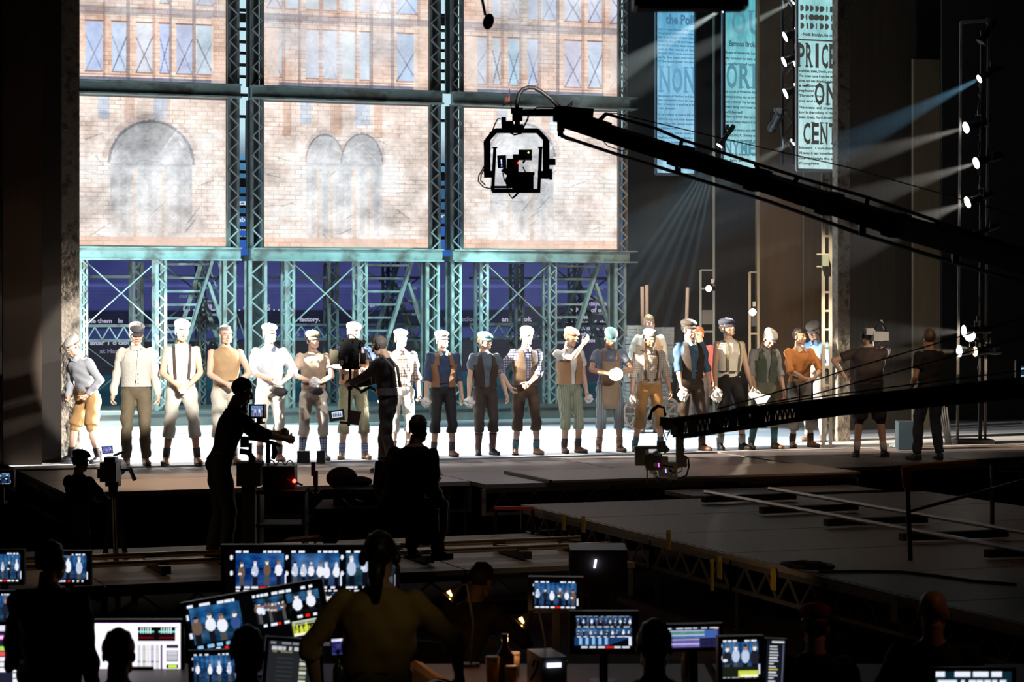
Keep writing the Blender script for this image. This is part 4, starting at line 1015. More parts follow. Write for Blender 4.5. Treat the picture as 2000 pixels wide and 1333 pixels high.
    if cap:
        CM = HM @ Matrix.Translation(Vector((0, .002, .064))) @ Matrix.Rotation(math.radians(12 + cap_tilt), 4, 'X')
        m = MB(); R = []
        for (z, rx, ry, yo) in ((-.012, .081, .100, .012), (.008, .086, .106, .008), (.022, .096, .119, .0), (.042, .099, .123, -.006), (.060, .088, .108, -.005), (.075, .058, .072, .0), (.081, .022, .028, 0)):
            R.append([Vector((rx * math.cos(2 * math.pi * i / 24) * (1 + .012 * math.sin(8 * 2 * math.pi * i / 24)), yo + ry * math.sin(2 * math.pi * i / 24), z - .22 * max(0, -(yo + ry * math.sin(2 * math.pi * i / 24)) - .03) * min(1, max(0, z / .03)))) for i in range(24)])
        m.loft(R); co = obj('cap', m.xf(CM), cap, root, smooth=True)
        m = MB(); g = []
        for dz in (0, -.007):
            rows = []
            for f in (0, .4, .75, 1):
                rows.append([Vector((math.cos(a) * (.082 + .004 * f), -.088 * abs(math.sin(a)) - f * .062 * abs(math.sin(a)) ** .7 + .012, -.004 + dz - .020 * f - .02 * math.cos(a) ** 2)) for a in np.linspace(math.pi * 1.03, math.pi * 1.97, 15)])
            g.append(rows)
        m.sheet(g[0]); m.sheet(g[1]); m.sheet([g[0][-1], g[1][-1]]); obj('visor', m.xf(CM), cap, co, smooth=True)
        m = MB(); m.ell(CM @ Vector((0, 0, .082)), .010, n=8, m=5); obj('cap_button', m, cap, co, smooth=True)
    if glasses:
        m = MB()
        for sg in (-1, 1):
            m.tube([HM @ Vector((sg * .033 + .024 * math.cos(a), -.094, .002 + .017 * math.sin(a))) for a in np.linspace(0, 2 * math.pi, 13)], .003, 6); m.tube([HM @ Vector((sg * .057, -.092, .005)), HM @ Vector((sg * .080, .0, .008))], .003, 6)
        m.tube([HM @ Vector((-.009, -.095, .004)), HM @ Vector((.009, -.095, .004))], .003, 6); obj('glasses', m, M('black_plastic', (0.015, 0.015, 0.016), 0.4), root)
    if phones:
        m = MB(); m.tube([HM @ Vector((.088 * math.cos(a), .01, .0 + .125 * math.sin(a))) for a in np.linspace(0, math.pi, 15)], .009, 8)
        for sg in (-1, 1): m.ell(HM @ Vector((sg * .088, .012, -.01)), (.024, .036, .042), HM.to_3x3())
        obj('headset', m, M('headset_black', (0.03, 0.03, 0.03), 0.35), root, smooth=True)
    PEOPLE.append((root, arms, HM, T, Matrix.Translation(base) @ Matrix.Rotation(math.radians(yaw), 4, 'Z') @ Matrix.Scale(s, 4), lg))
    return PEOPLE[-1]
PEOPLE = []
def hash_(s): return sum(ord(c) * (i + 1) for i, c in enumerate(s)) % 97
def MBcopy(b, M4):
    R = np.array(M4.to_3x3()); V = np.array(b.v) @ R.T + np.array(M4.translation)
    m = MB(); m.v = [tuple(p) for p in V.tolist()]; m.f = list(b.f); m.m = list(b.m); return m
def handpos(p, sd, k=.09, off=(0, 0, 0)):
    a, e, wv = p[1][sd]; d = (wv - e).normalized(); return p[4] @ (wv + d * k + Vector(off))
PAPER = M('newsprint', (0.72, 0.71, 0.69), 0.8, var=.12, scale=40)
def crumple(pos, r, label, seed, flat_=1.0):
    m = MB(); m.ell((0, 0, 0), 1, n=14, m=9); rr = random.Random(seed)
    m.v = [tuple(c * r * rr.uniform(.6, 1.25) * (flat_ if i == 1 else 1) for i, c in enumerate(p)) for p in m.v]
    m.xf(Matrix.Translation(pos)); return solo('crumpled_paper', m, PAPER, label, 'paper', group='papers held by the actors')

# cloth colours
def C(name, col, **k): return M(name, col, k.pop('rough', .8), var=k.pop('var', .15), scale=k.pop('scale', 9), bump=k.pop('bump', .45), **k)
cWHITE = C('cotton_white', (.70, .68, .64)); cCREAM = C('cotton_cream', (.60, .54, .44)); cTAN = C('twill_tan', (.34, .19, .075)); cKHAKI = C('twill_khaki', (.40, .35, .25)); cSTONE = C('canvas_stone', (.52, .49, .42))
cGREYJ = C('jacket_grey', (.34, .35, .38)); cBRN = C('wool_brown', (.085, .055, .036)); cDBRN = C('wool_dark_brown', (.038, .026, .020)); cBLK = C('wool_black', (.012, .011, .012)); cNAVY = C('cotton_navy', (.035, .06, .12)); cBLUE = C('cotton_blue', (.13, .27, .52))
cSLATE = C('jersey_slate', (.13, .16, .23)); cOLIVE = C('tweed_olive', (.18, .17, .10), scale=60, var=.4); cGRN = C('wool_green', (.14, .17, .10)); cTEAL = C('tweed_teal', (.10, .19, .20), scale=60, var=.4); cORG = C('knit_orange', (.50, .20, .06), bump=.3, scale=50)
cVB = C('vest_brown', (.24, .12, .06)); cVT = C('vest_tan', (.36, .21, .11)); cGREYT = C('tweed_grey', (.32, .31, .30), scale=70, var=.45); cPALE = C('tweed_pale', (.52, .49, .44), scale=70, var=.3); cCHAR = C('tweed_charcoal', (.07, .065, .065), scale=70, var=.5)
cPLB = C('plaid_blue', (.45, .44, .46), pattern='plaid', col2=(.07, .09, .18), pscale=9); cPLR = C('plaid_brown', (.45, .38, .32), pattern='plaid', col2=(.12, .07, .05), pscale=8); cPLW = C('plaid_pale', (.55, .50, .44), pattern='plaid', col2=(.28, .25, .25), pscale=10)
cPIN = C('pinstripe_green', (.20, .22, .15), pattern='pinstripe', col2=(.34, .35, .28), pscale=12); cPIN2 = C('pinstripe_blue', (.17, .20, .22), pattern='pinstripe', col2=(.36, .40, .42), pscale=12)
cSTRW = C('shirt_stripe', (.60, .57, .52), pattern='pinstripe', col2=(.36, .33, .32), pscale=16)
sT = (C('sock_teal_hoops', (.05, .14, .15), pattern='hoops', col2=(.16, .35, .36), pscale=22), True); sR = (C('sock_rust_hoops', (.42, .33, .24), pattern='hoops', col2=(.22, .08, .05), pscale=16), False); sB = (C('sock_blue_hoops', (.07, .10, .24), pattern='hoops', col2=(.35, .45, .62), pscale=16), False)
sD = (C('sock_dark', (.06, .045, .05)), False); sM = (C('sock_maroon', (.10, .05, .045)), True); sG = (C('sock_teal', (.08, .17, .19)), False); sA = (C('sock_argyle', (.30, .40, .52), pattern='plaid', col2=(.08, .09, .13), pscale=9), True); sW = (C('sock_white', (.60, .60, .58)), False)
hBLD = M('hair_blond', (.34, .21, .10), .5, var=.3, scale=40, stretch=(6, 6, 1)); hBRN = M('hair_brown', (.075, .042, .022), .5, var=.4, scale=40, stretch=(6, 6, 1)); hBLK = M('hair_black', (.014, .011, .010), .45, var=.4, scale=40, stretch=(6, 6, 1)); hGRY = M('hair_grey', (.18, .15, .13), .5, var=.3, scale=40, stretch=(6, 6, 1)); hRED = M('hair_ginger', (.30, .10, .03), .5, var=.3, scale=40, stretch=(6, 6, 1))
GA = 'actors lined up on the stage'
def shk(**k): return k
CLASP = dict(rh=(-.06, -.24, 1.08), lh=(.06, -.25, 1.06), re=(-1, .3, 0), le=(1, .3, 0), rg='grip', lg='grip', rp=(.5, .8, 0), lp=(-.5, .8, 0))
CLASPL = dict(CLASP, rh=(-.06, -.22, .98), lh=(.06, -.22, .96))
a1 = person('newsboy in grey jacket and tan shorts leaning over beside the left pier', 168, 904, 648, yaw=-38, H=1.72, top_mat=cGREYJ, sleeve='long', trou=cTAN, tlen='shorts', sock=sD, shoe='black', hair=hBRN, cap=cPALE, cap_tilt=8, group=GA, collar=cGREYJ,
       pose=dict(rf=(-.26, -.05), lf=(.22, .02), lean=(-.05, -.16), pelvis=(.02, .04, -.02), rh=(-.16, -.24, .92), lh=(.16, -.18, .95), re=(-.5, .6, 0), le=(1, .5, 0), head=(-12, 22, 0), lg='grip'))
a2 = person('actor in glaring white shirt, dark cap and long olive trousers', 266, 909, 630, yaw=6, top_mat=cCREAM, sleeve='long', vest=cPALE, trou=C('wool_olive', (.12, .092, .055)), tlen='long', shoe='brown', cap=cCHAR, hair=hBRN, group=GA, collar=cWHITE,
       pose=dict(rf=(-.12, 0), lf=(.12, -.02), rh=(-.29, -.04, .83), lh=(.27, .02, .84), rg='grip', lg='grip', head=(10, 14, 0)))
a3 = person('actor in white cap and braces over white vest, hands together, legs apart', 355, 908, 625, yaw=10, skin='tan', top_mat=cWHITE, sleeve='none', susp=cDBRN, trou=cSTONE, tlen='knee', sock=sD, shoe='brown', cap=cWHITE, hair=hBLK, group=GA,
       pose=dict(CLASPL, rf=(-.19, 0), lf=(.19, -.02), head=(8, 8, 0)))
a4 = person('bareheaded actor in tan sleeveless jumper behind the dolly operator', 441, 906, 637, yaw=14, top_mat=C('knit_tan', (.36, .23, .12), bump=.2, scale=50), sleeve='none', trou=cSTONE, tlen='knee', sock=sD, shoe='brown', hair=hGRY, group=GA,
       pose=dict(CLASP, rh=(-.02, -.25, 1.02), lh=(.10, -.24, 1.02), head=(15, 0, 0)))
a5 = person('actor in white cap and pale grey shirt clasping a dark cloth', 527, 901, 632, yaw=12, top_mat=C('shirt_pale_grey', (.46, .47, .50)), sleeve='roll', collar=cSLATE, trou=cSTONE, tlen='knee', sock=sD, shoe='brown', cap=cPALE, hair=hBRN, group=GA,
       pose=dict(CLASP, rh=(-.02, -.26, 1.06), lh=(.12, -.24, 1.02), rf=(-.13, 0), lf=(.12, -.02), head=(12, -6, 0)))
a6 = person('actor in olive cap and brown tee holding a dark cap at his waist', 612, 899, 645, yaw=14, top_mat=C('jersey_brown', (.30, .22, .16)), sleeve='short', trou=C('wool_grey_tan', (.42, .37, .31)), tlen='knee', sock=sA, shoe='grey', cap=cOLIVE, hair=hBRN, group=GA,
       pose=dict(CLASP, rh=(-.10, -.26, 1.10), lh=(.02, -.26, 1.06), rf=(-.16, 0), lf=(.14, -.03), head=(14, -8, 0)))
a7 = person('actor in tan cap behind the body mounted camera', 690, 897, 630, yaw=10, top_mat=cNAVY, sleeve='short', vest=cVB, trou=cOLIVE, tlen='knee', sock=sB, shoe='tan', cap=cKHAKI, hair=hBRN, group=GA,
       pose=dict(CLASP, rh=(-.14, -.25, 1.20), lh=(.14, -.25, 1.16), rf=(-.15, 0), lf=(.15, -.02), head=(8, 6, 0)))
a8 = person('actor in plaid shirt half hidden behind the camera operator in harness', 783, 890, 643, yaw=16, top_mat=cPLR, sleeve='roll', collar=cPLR, trou=cSTONE, tlen='knee', sock=sD, shoe='brown', cap=cKHAKI, hair=hBRN, group=GA,
       pose=dict(rh=(-.27, -.08, .84), lh=(.24, -.10, .86), rg='grip', lg='grip', head=(6, -4, 0)))
a9 = person('actor in grey cap, open brown vest and black breeches, crumpled paper in hand', 865, 892, 645, yaw=12, top_mat=cNAVY, sleeve='roll', collar=cWHITE, vest=cVB, trou=cBLK, tlen='knee', sock=sD, shoe='brown', cap=cGREYT, hair=hBRN, group=GA, 
       pose=dict(rh=(-.26, -.12, .86), lh=(.27, -.02, .84), rg='grip', lg='relax', head=(16, -10, 0), vopen=.5, rf=(-.13, 0), lf=(.13, -.02)))
a10 = person('actor in teal cap and dark vest glancing at his neighbour', 947, 889, 648, yaw=18, top_mat=C('jersey_grey_blue', (.10, .13, .16)), sleeve='short', vest=cDBRN, trou=cDBRN, tlen='knee', sock=sM, shoe='black', cap=cTEAL, hair=hBRN, group=GA,
       pose=dict(rh=(-.27, -.10, .84), lh=(.29, -.12, .86), rg='grip', lg='relax', head=(38, -4, 6), vopen=.25, rf=(-.10, 0), lf=(.11, -.02)))
a11 = person('actor in tan cap, plaid shirt and brown vest, one hand at his belt', 1027, 888, 638, yaw=14, top_mat=cPLB, sleeve='roll', collar=cPLB, vest=cBRN, trou=cBRN, tlen='knee', sock=sG, shoe='tan', cap=cKHAKI, hair=hBRN, group=GA,
       pose=dict(rh=(-.25, -.05, .95), lh=(-.02, -.26, 1.0), rg='relax', lg='grip', lp=(-.5, .8, 0), re=(-1, .5, 0), le=(1, .3, 0), head=(-4, 16, 0), rf=(-.15, .0), lf=(.15, -.02), vopen=.15))
a12 = person('actor in brown cap wiping his face with a raised arm', 1112, 885, 640, yaw=26, top_mat=cWHITE, sleeve='short', vest=cVT, trou=cPIN, tlen='knee', sock=sD, shoe='brown', cap=C('cap_rust', (.30, .17, .11)), hair=hBRN, group=GA,
       pose=dict(rh=(.08, -.27, 1.55), lh=(.27, -.02, .84), rg='flat', lg='grip', re=(-.5, -.6, -.8), head=(22, 10, 0), rf=(-.08, 0), lf=(.12, -.04), vopen=.2, rp=(0, .9, .3)))
a13 = person('actor in green cap and slate tee looking down at a cream disc', 1190, 883, 640, yaw=8, skin='tan', top_mat=cSLATE, sleeve='short', susp=cVB, trou=cPIN2, tlen='knee', sock=sR, shoe='brown', cap=C('cap_deep_teal', (.05, .11, .12)), hair=hBLK, group=GA, apron=C('apron_tan', (.34, .25, .17)),
       pose=dict(CLASP, rh=(-.06, -.27, 1.13), lh=(.07, -.27, 1.12), head=(4, 24, 0), rf=(-.15, 0), lf=(.15, -.02)))
a15 = person('blond actor in cream shirt and vest standing behind, against the paper bales', 1268, 846, 617, yaw=10, top_mat=cCREAM, sleeve='long', vest=cVT, trou=cBRN, tlen='long', shoe='brown', hair=hBLD, group=GA,
       pose=dict(rh=(-.30, -.02, .88), lh=(.28, -.02, .88), head=(8, 0, 0), vopen=.2))
a14 = person('actor in grey cap, plaid shirt, braces and tan knee breeches', 1268, 882, 643, yaw=14, skin='tan', top_mat=cPLW, sleeve='roll', collar=cPLW, susp=cBRN, trou=cTAN, tlen='knee', sock=sG, shoe='black', cap=cGREYT, hair=hBLK, group=GA,
       pose=dict(rh=(-.29, -.10, .86), lh=(.29, -.08, .88), rg='grip', lg='relax', head=(14, 4, 0), rf=(-.22, 0), lf=(.17, -.02)))
a17 = person('ginger haired actor mostly hidden behind the man in blue shirt', 1366, 850, 640, yaw=-20, top_mat=C('shirt_red', (.34, .06, .05)), sleeve='long', trou=cDBRN, tlen='long', shoe='brown', hair=hRED, group=GA, pose=dict(head=(-10, 10, 0)))
a16 = person('actor in charcoal cap, blue shirt and dark vest with a torn sheet in hand', 1348, 881, 623, yaw=20, top_mat=C('shirt_steel_blue', (.06, .13, .24)), sleeve='roll', collar=cWHITE, vest=cDBRN, trou=cDBRN, tlen='calf', sock=sM, shoe='brown', cap=cCHAR, hair=hBLK, group=GA,
       pose=dict(rh=(-.22, -.20, .86), lh=(.30, .0, .84), rg='grip', lg='relax', head=(24, -8, 0), rf=(-.15, 0), lf=(.17, -.02), vopen=.25))
a18 = person('actor in navy cap and white sleeveless shirt, chin raised, paper in both hands', 1425, 879, 620, yaw=20, top_mat=cWHITE, sleeve='none', susp=cOLIVE, trou=cBLK, tlen='knee', sock=sW, shoe='black', cap=C('cap_navy', (.04, .05, .09)), hair=hBRN, group=GA,
       pose=dict(rh=(-.26, -.12, .86), lh=(.27, -.10, .86), rg='grip', lg='grip', head=(22, -16, 0), rf=(-.14, 0), lf=(.18, -.02)))
a19 = person('actor in white cap with bowed head, green vest and teal hooped stockings', 1492, 877, 640, yaw=18, top_mat=C('shirt_grey_cotton', (.30, .31, .33)), sleeve='roll', vest=C('vest_green', (.09, .12, .095)), trou=C('breeches_green_grey', (.16, .17, .13)), tlen='knee', sock=sT, shoe='tan', cap=cWHITE, hair=hBRN, group=GA,
       pose=dict(rh=(-.22, -.18, .88), lh=(.30, -.04, .86), rg='flat', lg='relax', head=(22, 30, 0), rf=(-.20, .0), lf=(.16, -.02), lean=(0, -.04), vopen=.1))
a21 = person('actor in pale cap, blue shirt and grey apron at the right pier', 1594, 862, 627, yaw=-22, top_mat=cBLUE, sleeve='roll', collar=cBLUE, trou=C('trouser_grey_twill', (.36, .35, .33)), tlen='long', shoe='tan', cap=cGREYT, hair=hBRN, apron=C('apron_grey', (.24, .23, .24)), group=GA,
       pose=dict(CLASP, rh=(-.12, -.26, 1.06), lh=(.04, -.27, 1.06), head=(-14, 18, 0), lean=(0, -.05)))
a20 = person('bareheaded actor in orange cardigan with clasped hands', 1562, 874, 643, yaw=20, top_mat=cORG, sleeve='roll', collar=cWHITE, trou=C('breeches_grey_brown', (.21, .19, .18)), tlen='calf', sock=sM, shoe='brown', hair=hBLK, group=GA,
       pose=dict(CLASP, rh=(-.04, -.26, 1.02), lh=(.10, -.26, 1.02), head=(24, 0, 0), rf=(-.12, 0), lf=(.17, -.02)))
for p, sd, r, lab, k in ((a9, 'r', .07, 'ball of newsprint in the hand of the man in grey cap and open brown vest', .10), (a10, 'r', .075, 'ball of newsprint held by the man in teal cap', .10), (a14, 'r', .085, 'torn newsprint hanging from the hand of the man in braces and tan breeches', .13),
                       (a16, 'r', .085, 'sheet of newsprint held by the man in blue shirt and charcoal cap', .13), (a18, 'r', .085, 'newsprint in the right hand of the man in white sleeveless shirt', .14), (a18, 'l', .07, 'newsprint in the left hand of the man in white sleeveless shirt', .12), (a12, 'l', .06, 'ball of newsprint held low by the man wiping his face', .09), (a5, 'r', .06, 'scrap of newsprint in the clasped hands of the man in pale grey shirt', .09), (a3, 'r', .05, 'scrap of newsprint in the hands of the man in white cap and braces', .09), (a6, 'r', .07, 'crumpled newsprint held up by the man in brown tee', .08), (a8, 'r', .075, 'ball of newsprint held by the man in plaid shirt', .10)):
    crumple(handpos(p, sd, k, (0, -.03, 0)), r, lab, hash_(lab), .8)
# folded sheet, cap, disc, satchel
m = MB(); q = handpos(a19, 'r', .16, (0, -.03, 0)); m.add([q + Vector(v) for v in ((-.10, -.02, .10), (.16, -.03, .05), (.02, .0, -.16), (-.10, -.035, .09), (.16, -.045, .04), (.02, -.015, -.17))], [(0, 1, 2), (5, 4, 3), (0, 3, 4, 1), (1, 4, 5, 2), (2, 5, 3, 0)]); solo('folded_paper', m, PAPER, 'folded white paper held by the man in white cap with bowed head', 'paper')
m = MB(); q = handpos(a13, 'r', .10, (.0, -.05, .01)); m.cyl((0, 0, -.006), (0, 0, .006), .10, n=24); m.xf(Matrix.Translation(q) @ Matrix.Rotation(1.15, 4, 'X')); solo('disc', m, cCREAM, 'cream disc held by the man in green cap and slate tee', 'disc')
for p, lab, cm in ((a6, 'dark cap held at the waist by the man in brown tee', cCHAR), (a5, 'dark cloth held at the waist by the man in pale grey shirt', cBLK)):
    m = MB(); m.ell((0, 0, 0), (.10, .05, .06), n=14, m=9); rr = random.Random(3); m.v = [tuple(c * rr.uniform(.8, 1.15) for c in v) for v in m.v]; m.xf(Matrix.Translation(handpos(p, 'l', .07, (.03, -.04, -.08)))); solo('cloth_cap', m, cm, lab, 'cap', smooth=True)
bagm = C('satchel_canvas', (.42, .20, .09)); q = a1[4] @ Vector((-.20, .10, .92)); sat = thing('satchel', 'rust canvas satchel on the hip of the man in grey jacket', 'bag', q, math.radians(-40))
m = MB(); m.ell((0, 0, 0), (.16, .06, .15), n=16, m=10); obj('bag_body', m, bagm, sat, smooth=True); m = MB(); m.box((0, -.055, .05), (.26, .02, .14)); obj('flap', m, bagm, sat)
m = MB(); m.tube([(-.14, 0, .08), (-.02, -.10, .35), (.12, -.02, .52), (.2, .12, .30), (.14, .05, .05)], .012, 6); obj('strap', m, cDBRN, sat)

# ------------------------------------------------------------------ the film crew
kBLK = C('crew_black', (.016, .014, .014), var=.3); kDRK = C('crew_dark', (.028, .022, .022), var=.3); kJEAN = C('denim_dark', (.028, .032, .05), var=.3, scale=40); kSHO = C('crew_shorts', (.03, .027, .026))
PLAS = M('black_plastic', (0.015, 0.015, 0.016), 0.4); GUN = M('gun_metal', (0.05, 0.05, 0.052), 0.35, 0.8); ALU = M('aluminium', (0.35, 0.35, 0.36), 0.35, 0.9)
def up_arc(a, b, h, n=12):
    a = Vector(a); b = Vector(b); return [a.lerp(b, i / n) + Vector((0, 0, h * math.sin(math.pi * i / n))) for i in range(n + 1)]
c1 = person('camera operator in black with a body harness, back lit before the line of actors', 757, 926, 657, yaw=-104, top_mat=kBLK, sleeve='long', trou=kBLK, tlen='long', shoe='black', lowshoe=True, hair=hGRY, phones=True,
            pose=dict(rf=(-.13, -.10), lf=(.12, .12), rh=(-.10, -.46, 1.12), lh=(.02, -.50, 1.14), re=(-1, .4, -.6), le=(1, .4, -.6), rg='grip', lg='grip', head=(-6, 22, 0), lean=(0, -.05)))
t1 = 28.5
hv = MB()
for sg in (-1, 1): hv.tube([c1[4] @ c1[3]((sg * .09, -.15, 1.15)), c1[4] @ c1[3]((sg * .10, -.12, 1.42)), c1[4] @ c1[3]((sg * .10, .02, 1.50)), c1[4] @ c1[3]((sg * .10, .14, 1.35)), c1[4] @ c1[3]((sg * .09, .155, 1.10))], .022, 6)
m = MB(); m.loft([[c1[4] @ c1[3]((.185 * math.cos(a), .135 * math.sin(a), z)) for a in np.linspace(0, 2 * math.pi, 21)[:-1]] for z in (1.0, 1.09)]); _merge(hv, m)
hb_ = obj('harness', hv, M('harness_grey', (.10, .09, .085), .6), c1[0]); hb_.matrix_parent_inverse = c1[4].inverted() 
def boxpx(mb, x0, y0, x1, y1, t, depth, mi=0):
    a = at(x0, y0, t); b = at(x1, y1, t); return mb.box(((a.x + b.x) / 2, t, (a.z + b.z) / 2), (abs(b.x - a.x), depth, abs(b.z - a.z)), mi=mi)
rig = thing('body_camera_rig', 'camera on a slim post with monitor and battery below, held by the harnessed operator', 'camera', at(684, 800, t1))
m = MB(); m.cyl(at(684, 715, t1), at(681, 832, t1), .018, n=10); m.cyl(at(684, 742, t1), at(683, 762, t1), .035, n=12); obj('post', m, GUN, rig, world=True)
m = MB(); boxpx(m, 665, 672, 702, 716, t1, .20); boxpx(m, 660, 668, 706, 674, t1, .12); boxpx(m, 668, 716, 704, 722, t1, .14); obj('camera_body', m, PLAS, rig, world=True)
m = MB(); boxpx(m, 647, 684, 662, 712, t1, .16); boxpx(m, 645, 682, 649, 714, t1, .20); obj('matte_box', m, M('matte_box_tan', (.26, .22, .14), .5), rig, world=True)
m = MB(); m.cyl(at(660, 697, t1 - .03), at(668, 697, t1 - .03), .055, n=16); obj('lens', m, GUN, rig, world=True)
m = MB(); boxpx(m, 672, 661, 700, 668, t1, .1); m.tube(up_arc(at(668, 668, t1), at(700, 668, t1), .09), .008, 6); obj('top_handle', m, PLAS, rig, world=True)
for (x0, y0, x1, y1, n_) in ((690, 664, 706, 690, 'receiver'), (704, 690, 716, 712, 'camera_battery')):
    m = MB(); boxpx(m, x0, y0, x1, y1, t1 - .05, .08); obj(n_, m, PLAS, rig, world=True)
m = MB(); m.bar(at(640, 681, t1), at(662, 682, t1), .03, .006); obj('matte_flag', m, PLAS, rig, world=True)
Rm = Matrix.Rotation(math.radians(-8), 3, 'Y') @ Matrix.Rotation(math.radians(-24), 3, 'X')
m = MB(); p = at(658, 812, t1 - .08); m.box(p, (.19, .035, .13), Rm); obj('monitor_case', m, PLAS, rig, world=True)
im = Img(24, 16, (.85, .9, .97)); im.rect(.1, .5, .9, .9, (.62, .68, .78)); 
for k in range(5): im.rect(.12 + .16 * k, .25, .2 + .16 * k, .8, (.3, .34, .42))
q = [Vector(p) + Rm @ Vector(v) for v in ((-.06, -.020, -.035), (.07, -.020, -.035), (-.06, -.020, .045))]
SCR = paint_mat('monitor_picture', 1.0); screen('monitor_screen', q[0], q[1], q[2], im, SCR, rig, world=True)
m = MB(); m.bar(at(664, 825, t1), at(700, 828, t1), .035, .03); obj('lower_spar', m, GUN, rig, world=True)
m = MB(); m.box(at(693, 816, t1), (.135, .11, .17), Matrix.Rotation(.18, 3, 'Y')); obj('battery', m, M('battery_brown', (.05, .04, .035), .5), rig, world=True)
m = MB(); m.tube([at(688, 752, t1), at(706, 766, t1 - .2), at(722, 757, t1 - .15), at(742, 768, t1)], .022, 8); obj('spring_arm', m, GUN, rig, world=True)
m = MB(); 
for k in range(3): m.tube([at(690 + 4 * k, 700, t1 - .1), at(704 + 5 * k, 730 + 4 * k, t1 - .14), at(690, 748, t1 - .06)], .005, 5)
obj('cable_loop', m, CABLE, rig, world=True)

# dolly operator, his console and the gear on the low deck
c2 = person('dark dolly operator in profile with glasses, leaning over a console in front of the stage', 428, 1094, None, yaw=108, H=1.80, t=22.3, z0=LZ, top_mat=kBLK, sleeve='roll', collar=kBLK, trou=kBLK, tlen='long', shoe='black', lowshoe=True, hair=hBLK, glasses=True, phones=True,
            pose=dict(rf=(-.12, -.04), lf=(.12, .05), rh=(-.12, -.62, 1.16), lh=(.10, -.60, 1.20), re=(-1, .3, -.8), le=(1, .3, -.8), rg='grip', lg='grip', head=(-8, 20, 0), lean=(0, -.16)))
t2 = 22.0
cn = thing('operator_console', 'black control console with grab bar, worked by the dolly operator', 'console', at(510, 990, t2))
m = MB(); m.tube([at(470, 856, t2), at(500, 858, t2), at(535, 866, t2), at(548, 872, t2)], .018, 8); obj('grab_bar', m, GUN, cn, world=True)
m = MB(); m.tube([at(534, 868, t2), at(537, 885, t2), at(533, 897, t2)], [.018, .030, .02], 10); obj('grip', m, PLAS, cn, world=True)
for (x0, y0, x1, y1) in ((470, 858, 486, 874), (486, 866, 492, 905), (520, 866, 528, 905)):
    m = MB(); boxpx(m, x0, y0, x1, y1, t2, .08); obj('bracket', m, PLAS, cn, world=True)
m = MB(); m.tube([at(468, 882, t2), at(485, 884, t2), at(494, 896, t2), at(492, 912, t2)], .03, 8); obj('control_wheel', m, PLAS, cn, world=True)
m = MB(); boxpx(m, 466, 903, 512, 948, t2, .35); boxpx(m, 474, 948, 500, 1090, t2, .2); boxpx(m, 452, 1082, 522, 1094, t2, .5); obj('pedestal', m, kDRK, cn, world=True)
m = MB(); m.tube([at(478, 840, t2), at(500, 834, t2), at(508, 826, t2), at(502, 818, t2)], .012, 6); obj('monitor_arm', m, GUN, cn, world=True)
def painted_people(im, x0, y0, x1, y1, n, seed, bgc=(.10, .22, .36), hot=.9, big=1.0):
    r = random.Random(seed); W = x1 - x0; H = y1 - y0
    im.rect(x0, y0, x1, y1, bgc); im.put(((im.X > x0) & (im.X < x1) & (im.Y > y0) & (im.Y < y0 + H * .45)) * np.clip(np.sin(im.X * 60) * .3 + .6, 0, 1), (.22, .48, .74), .75)
    im.a[..., :3] += (im.noise(.18, 5, seed) * ((im.X > x0) & (im.X < x1) & (im.Y > y0) & (im.Y < y1)))[..., None]
    for k in range(n):
        cx = x0 + W * (k + .5 + r.uniform(-.15, .15)) / n; s = H * .5 * big * r.uniform(.9, 1.08); top = y0 + H * (.28 if big < 1.3 else .12) + H * r.uniform(-.04, .05)
        asp = im.H / im.W
        sh = r.choice(((.93, .95, 1), (.75, .80, .9), (.12, .13, .17), (.42, .34, .28), (.2, .32, .55)))
        tr = r.choice(((.08, .08, .1), (.3, .3, .3), (.05, .05, .08)))
        m_ = (im.Y < y1) & (im.Y > y0)
        im.put(m_ & (np.abs(im.X - cx) < s * .12 * asp) & (im.Y > top + s * .75), tr)
        im.put(m_ & (((im.X - cx) / (s * .20 * asp)) ** 2 + ((im.Y - top - s * .5) / (s * .34)) ** 2 < 1), sh)
        im.put(m_ & (((im.X - cx) / (s * .085 * asp)) ** 2 + ((im.Y - top - s * .08) / (s * .14)) ** 2 < 1), (.97, .93, .90) if r.random() < .7 else (.7, .5, .4))
        im.put(m_ & (((im.X - cx) / (s * .10 * asp)) ** 2 + ((im.Y - top + s * .03) / (s * .07)) ** 2 < 1), r.choice(((.8, .8, .82), (.1, .1, .12), (.4, .35, .3))))
        if r.random() < .6: im.put(m_ & (((im.X - cx + s * .1 * asp) / (s * .12 * asp)) ** 2 + ((im.Y - top - s * .62) / (s * .07)) ** 2 < 1), (.95, .93, .92))
def dashes(im, x0, x1, y, h, n, seed, col=(.93, .95, 1), red=False):
    r = random.Random(seed); x = x0
    for k in range(n):
        wd = (x1 - x0) / n * r.uniform(.4, .95); im.rect(x, y, x + wd, y + h, (.95, .12, .08) if red and k == n // 2 else col); x += (x1 - x0) / n
def view(n, seed, W=90, H=56, big=1.0):
    im = Img(W, H, (.01, .01, .015)); painted_people(im, .05, .08, .95, .90, n, seed, big=big)
    dashes(im, .06, .42, .02, .05, 3, seed); dashes(im, .60, .94, .02, .05, 4, seed + 1); dashes(im, .06, .94, .92, .055, 8, seed + 2, red=True)
    im.rect(.01, .12, .035, .2, (.9, .92, 1)); im.rect(.01, .42, .035, .52, (.9, .92, 1)); im.rect(.955, .65, .985, .9, (.9, .92, 1)); return im
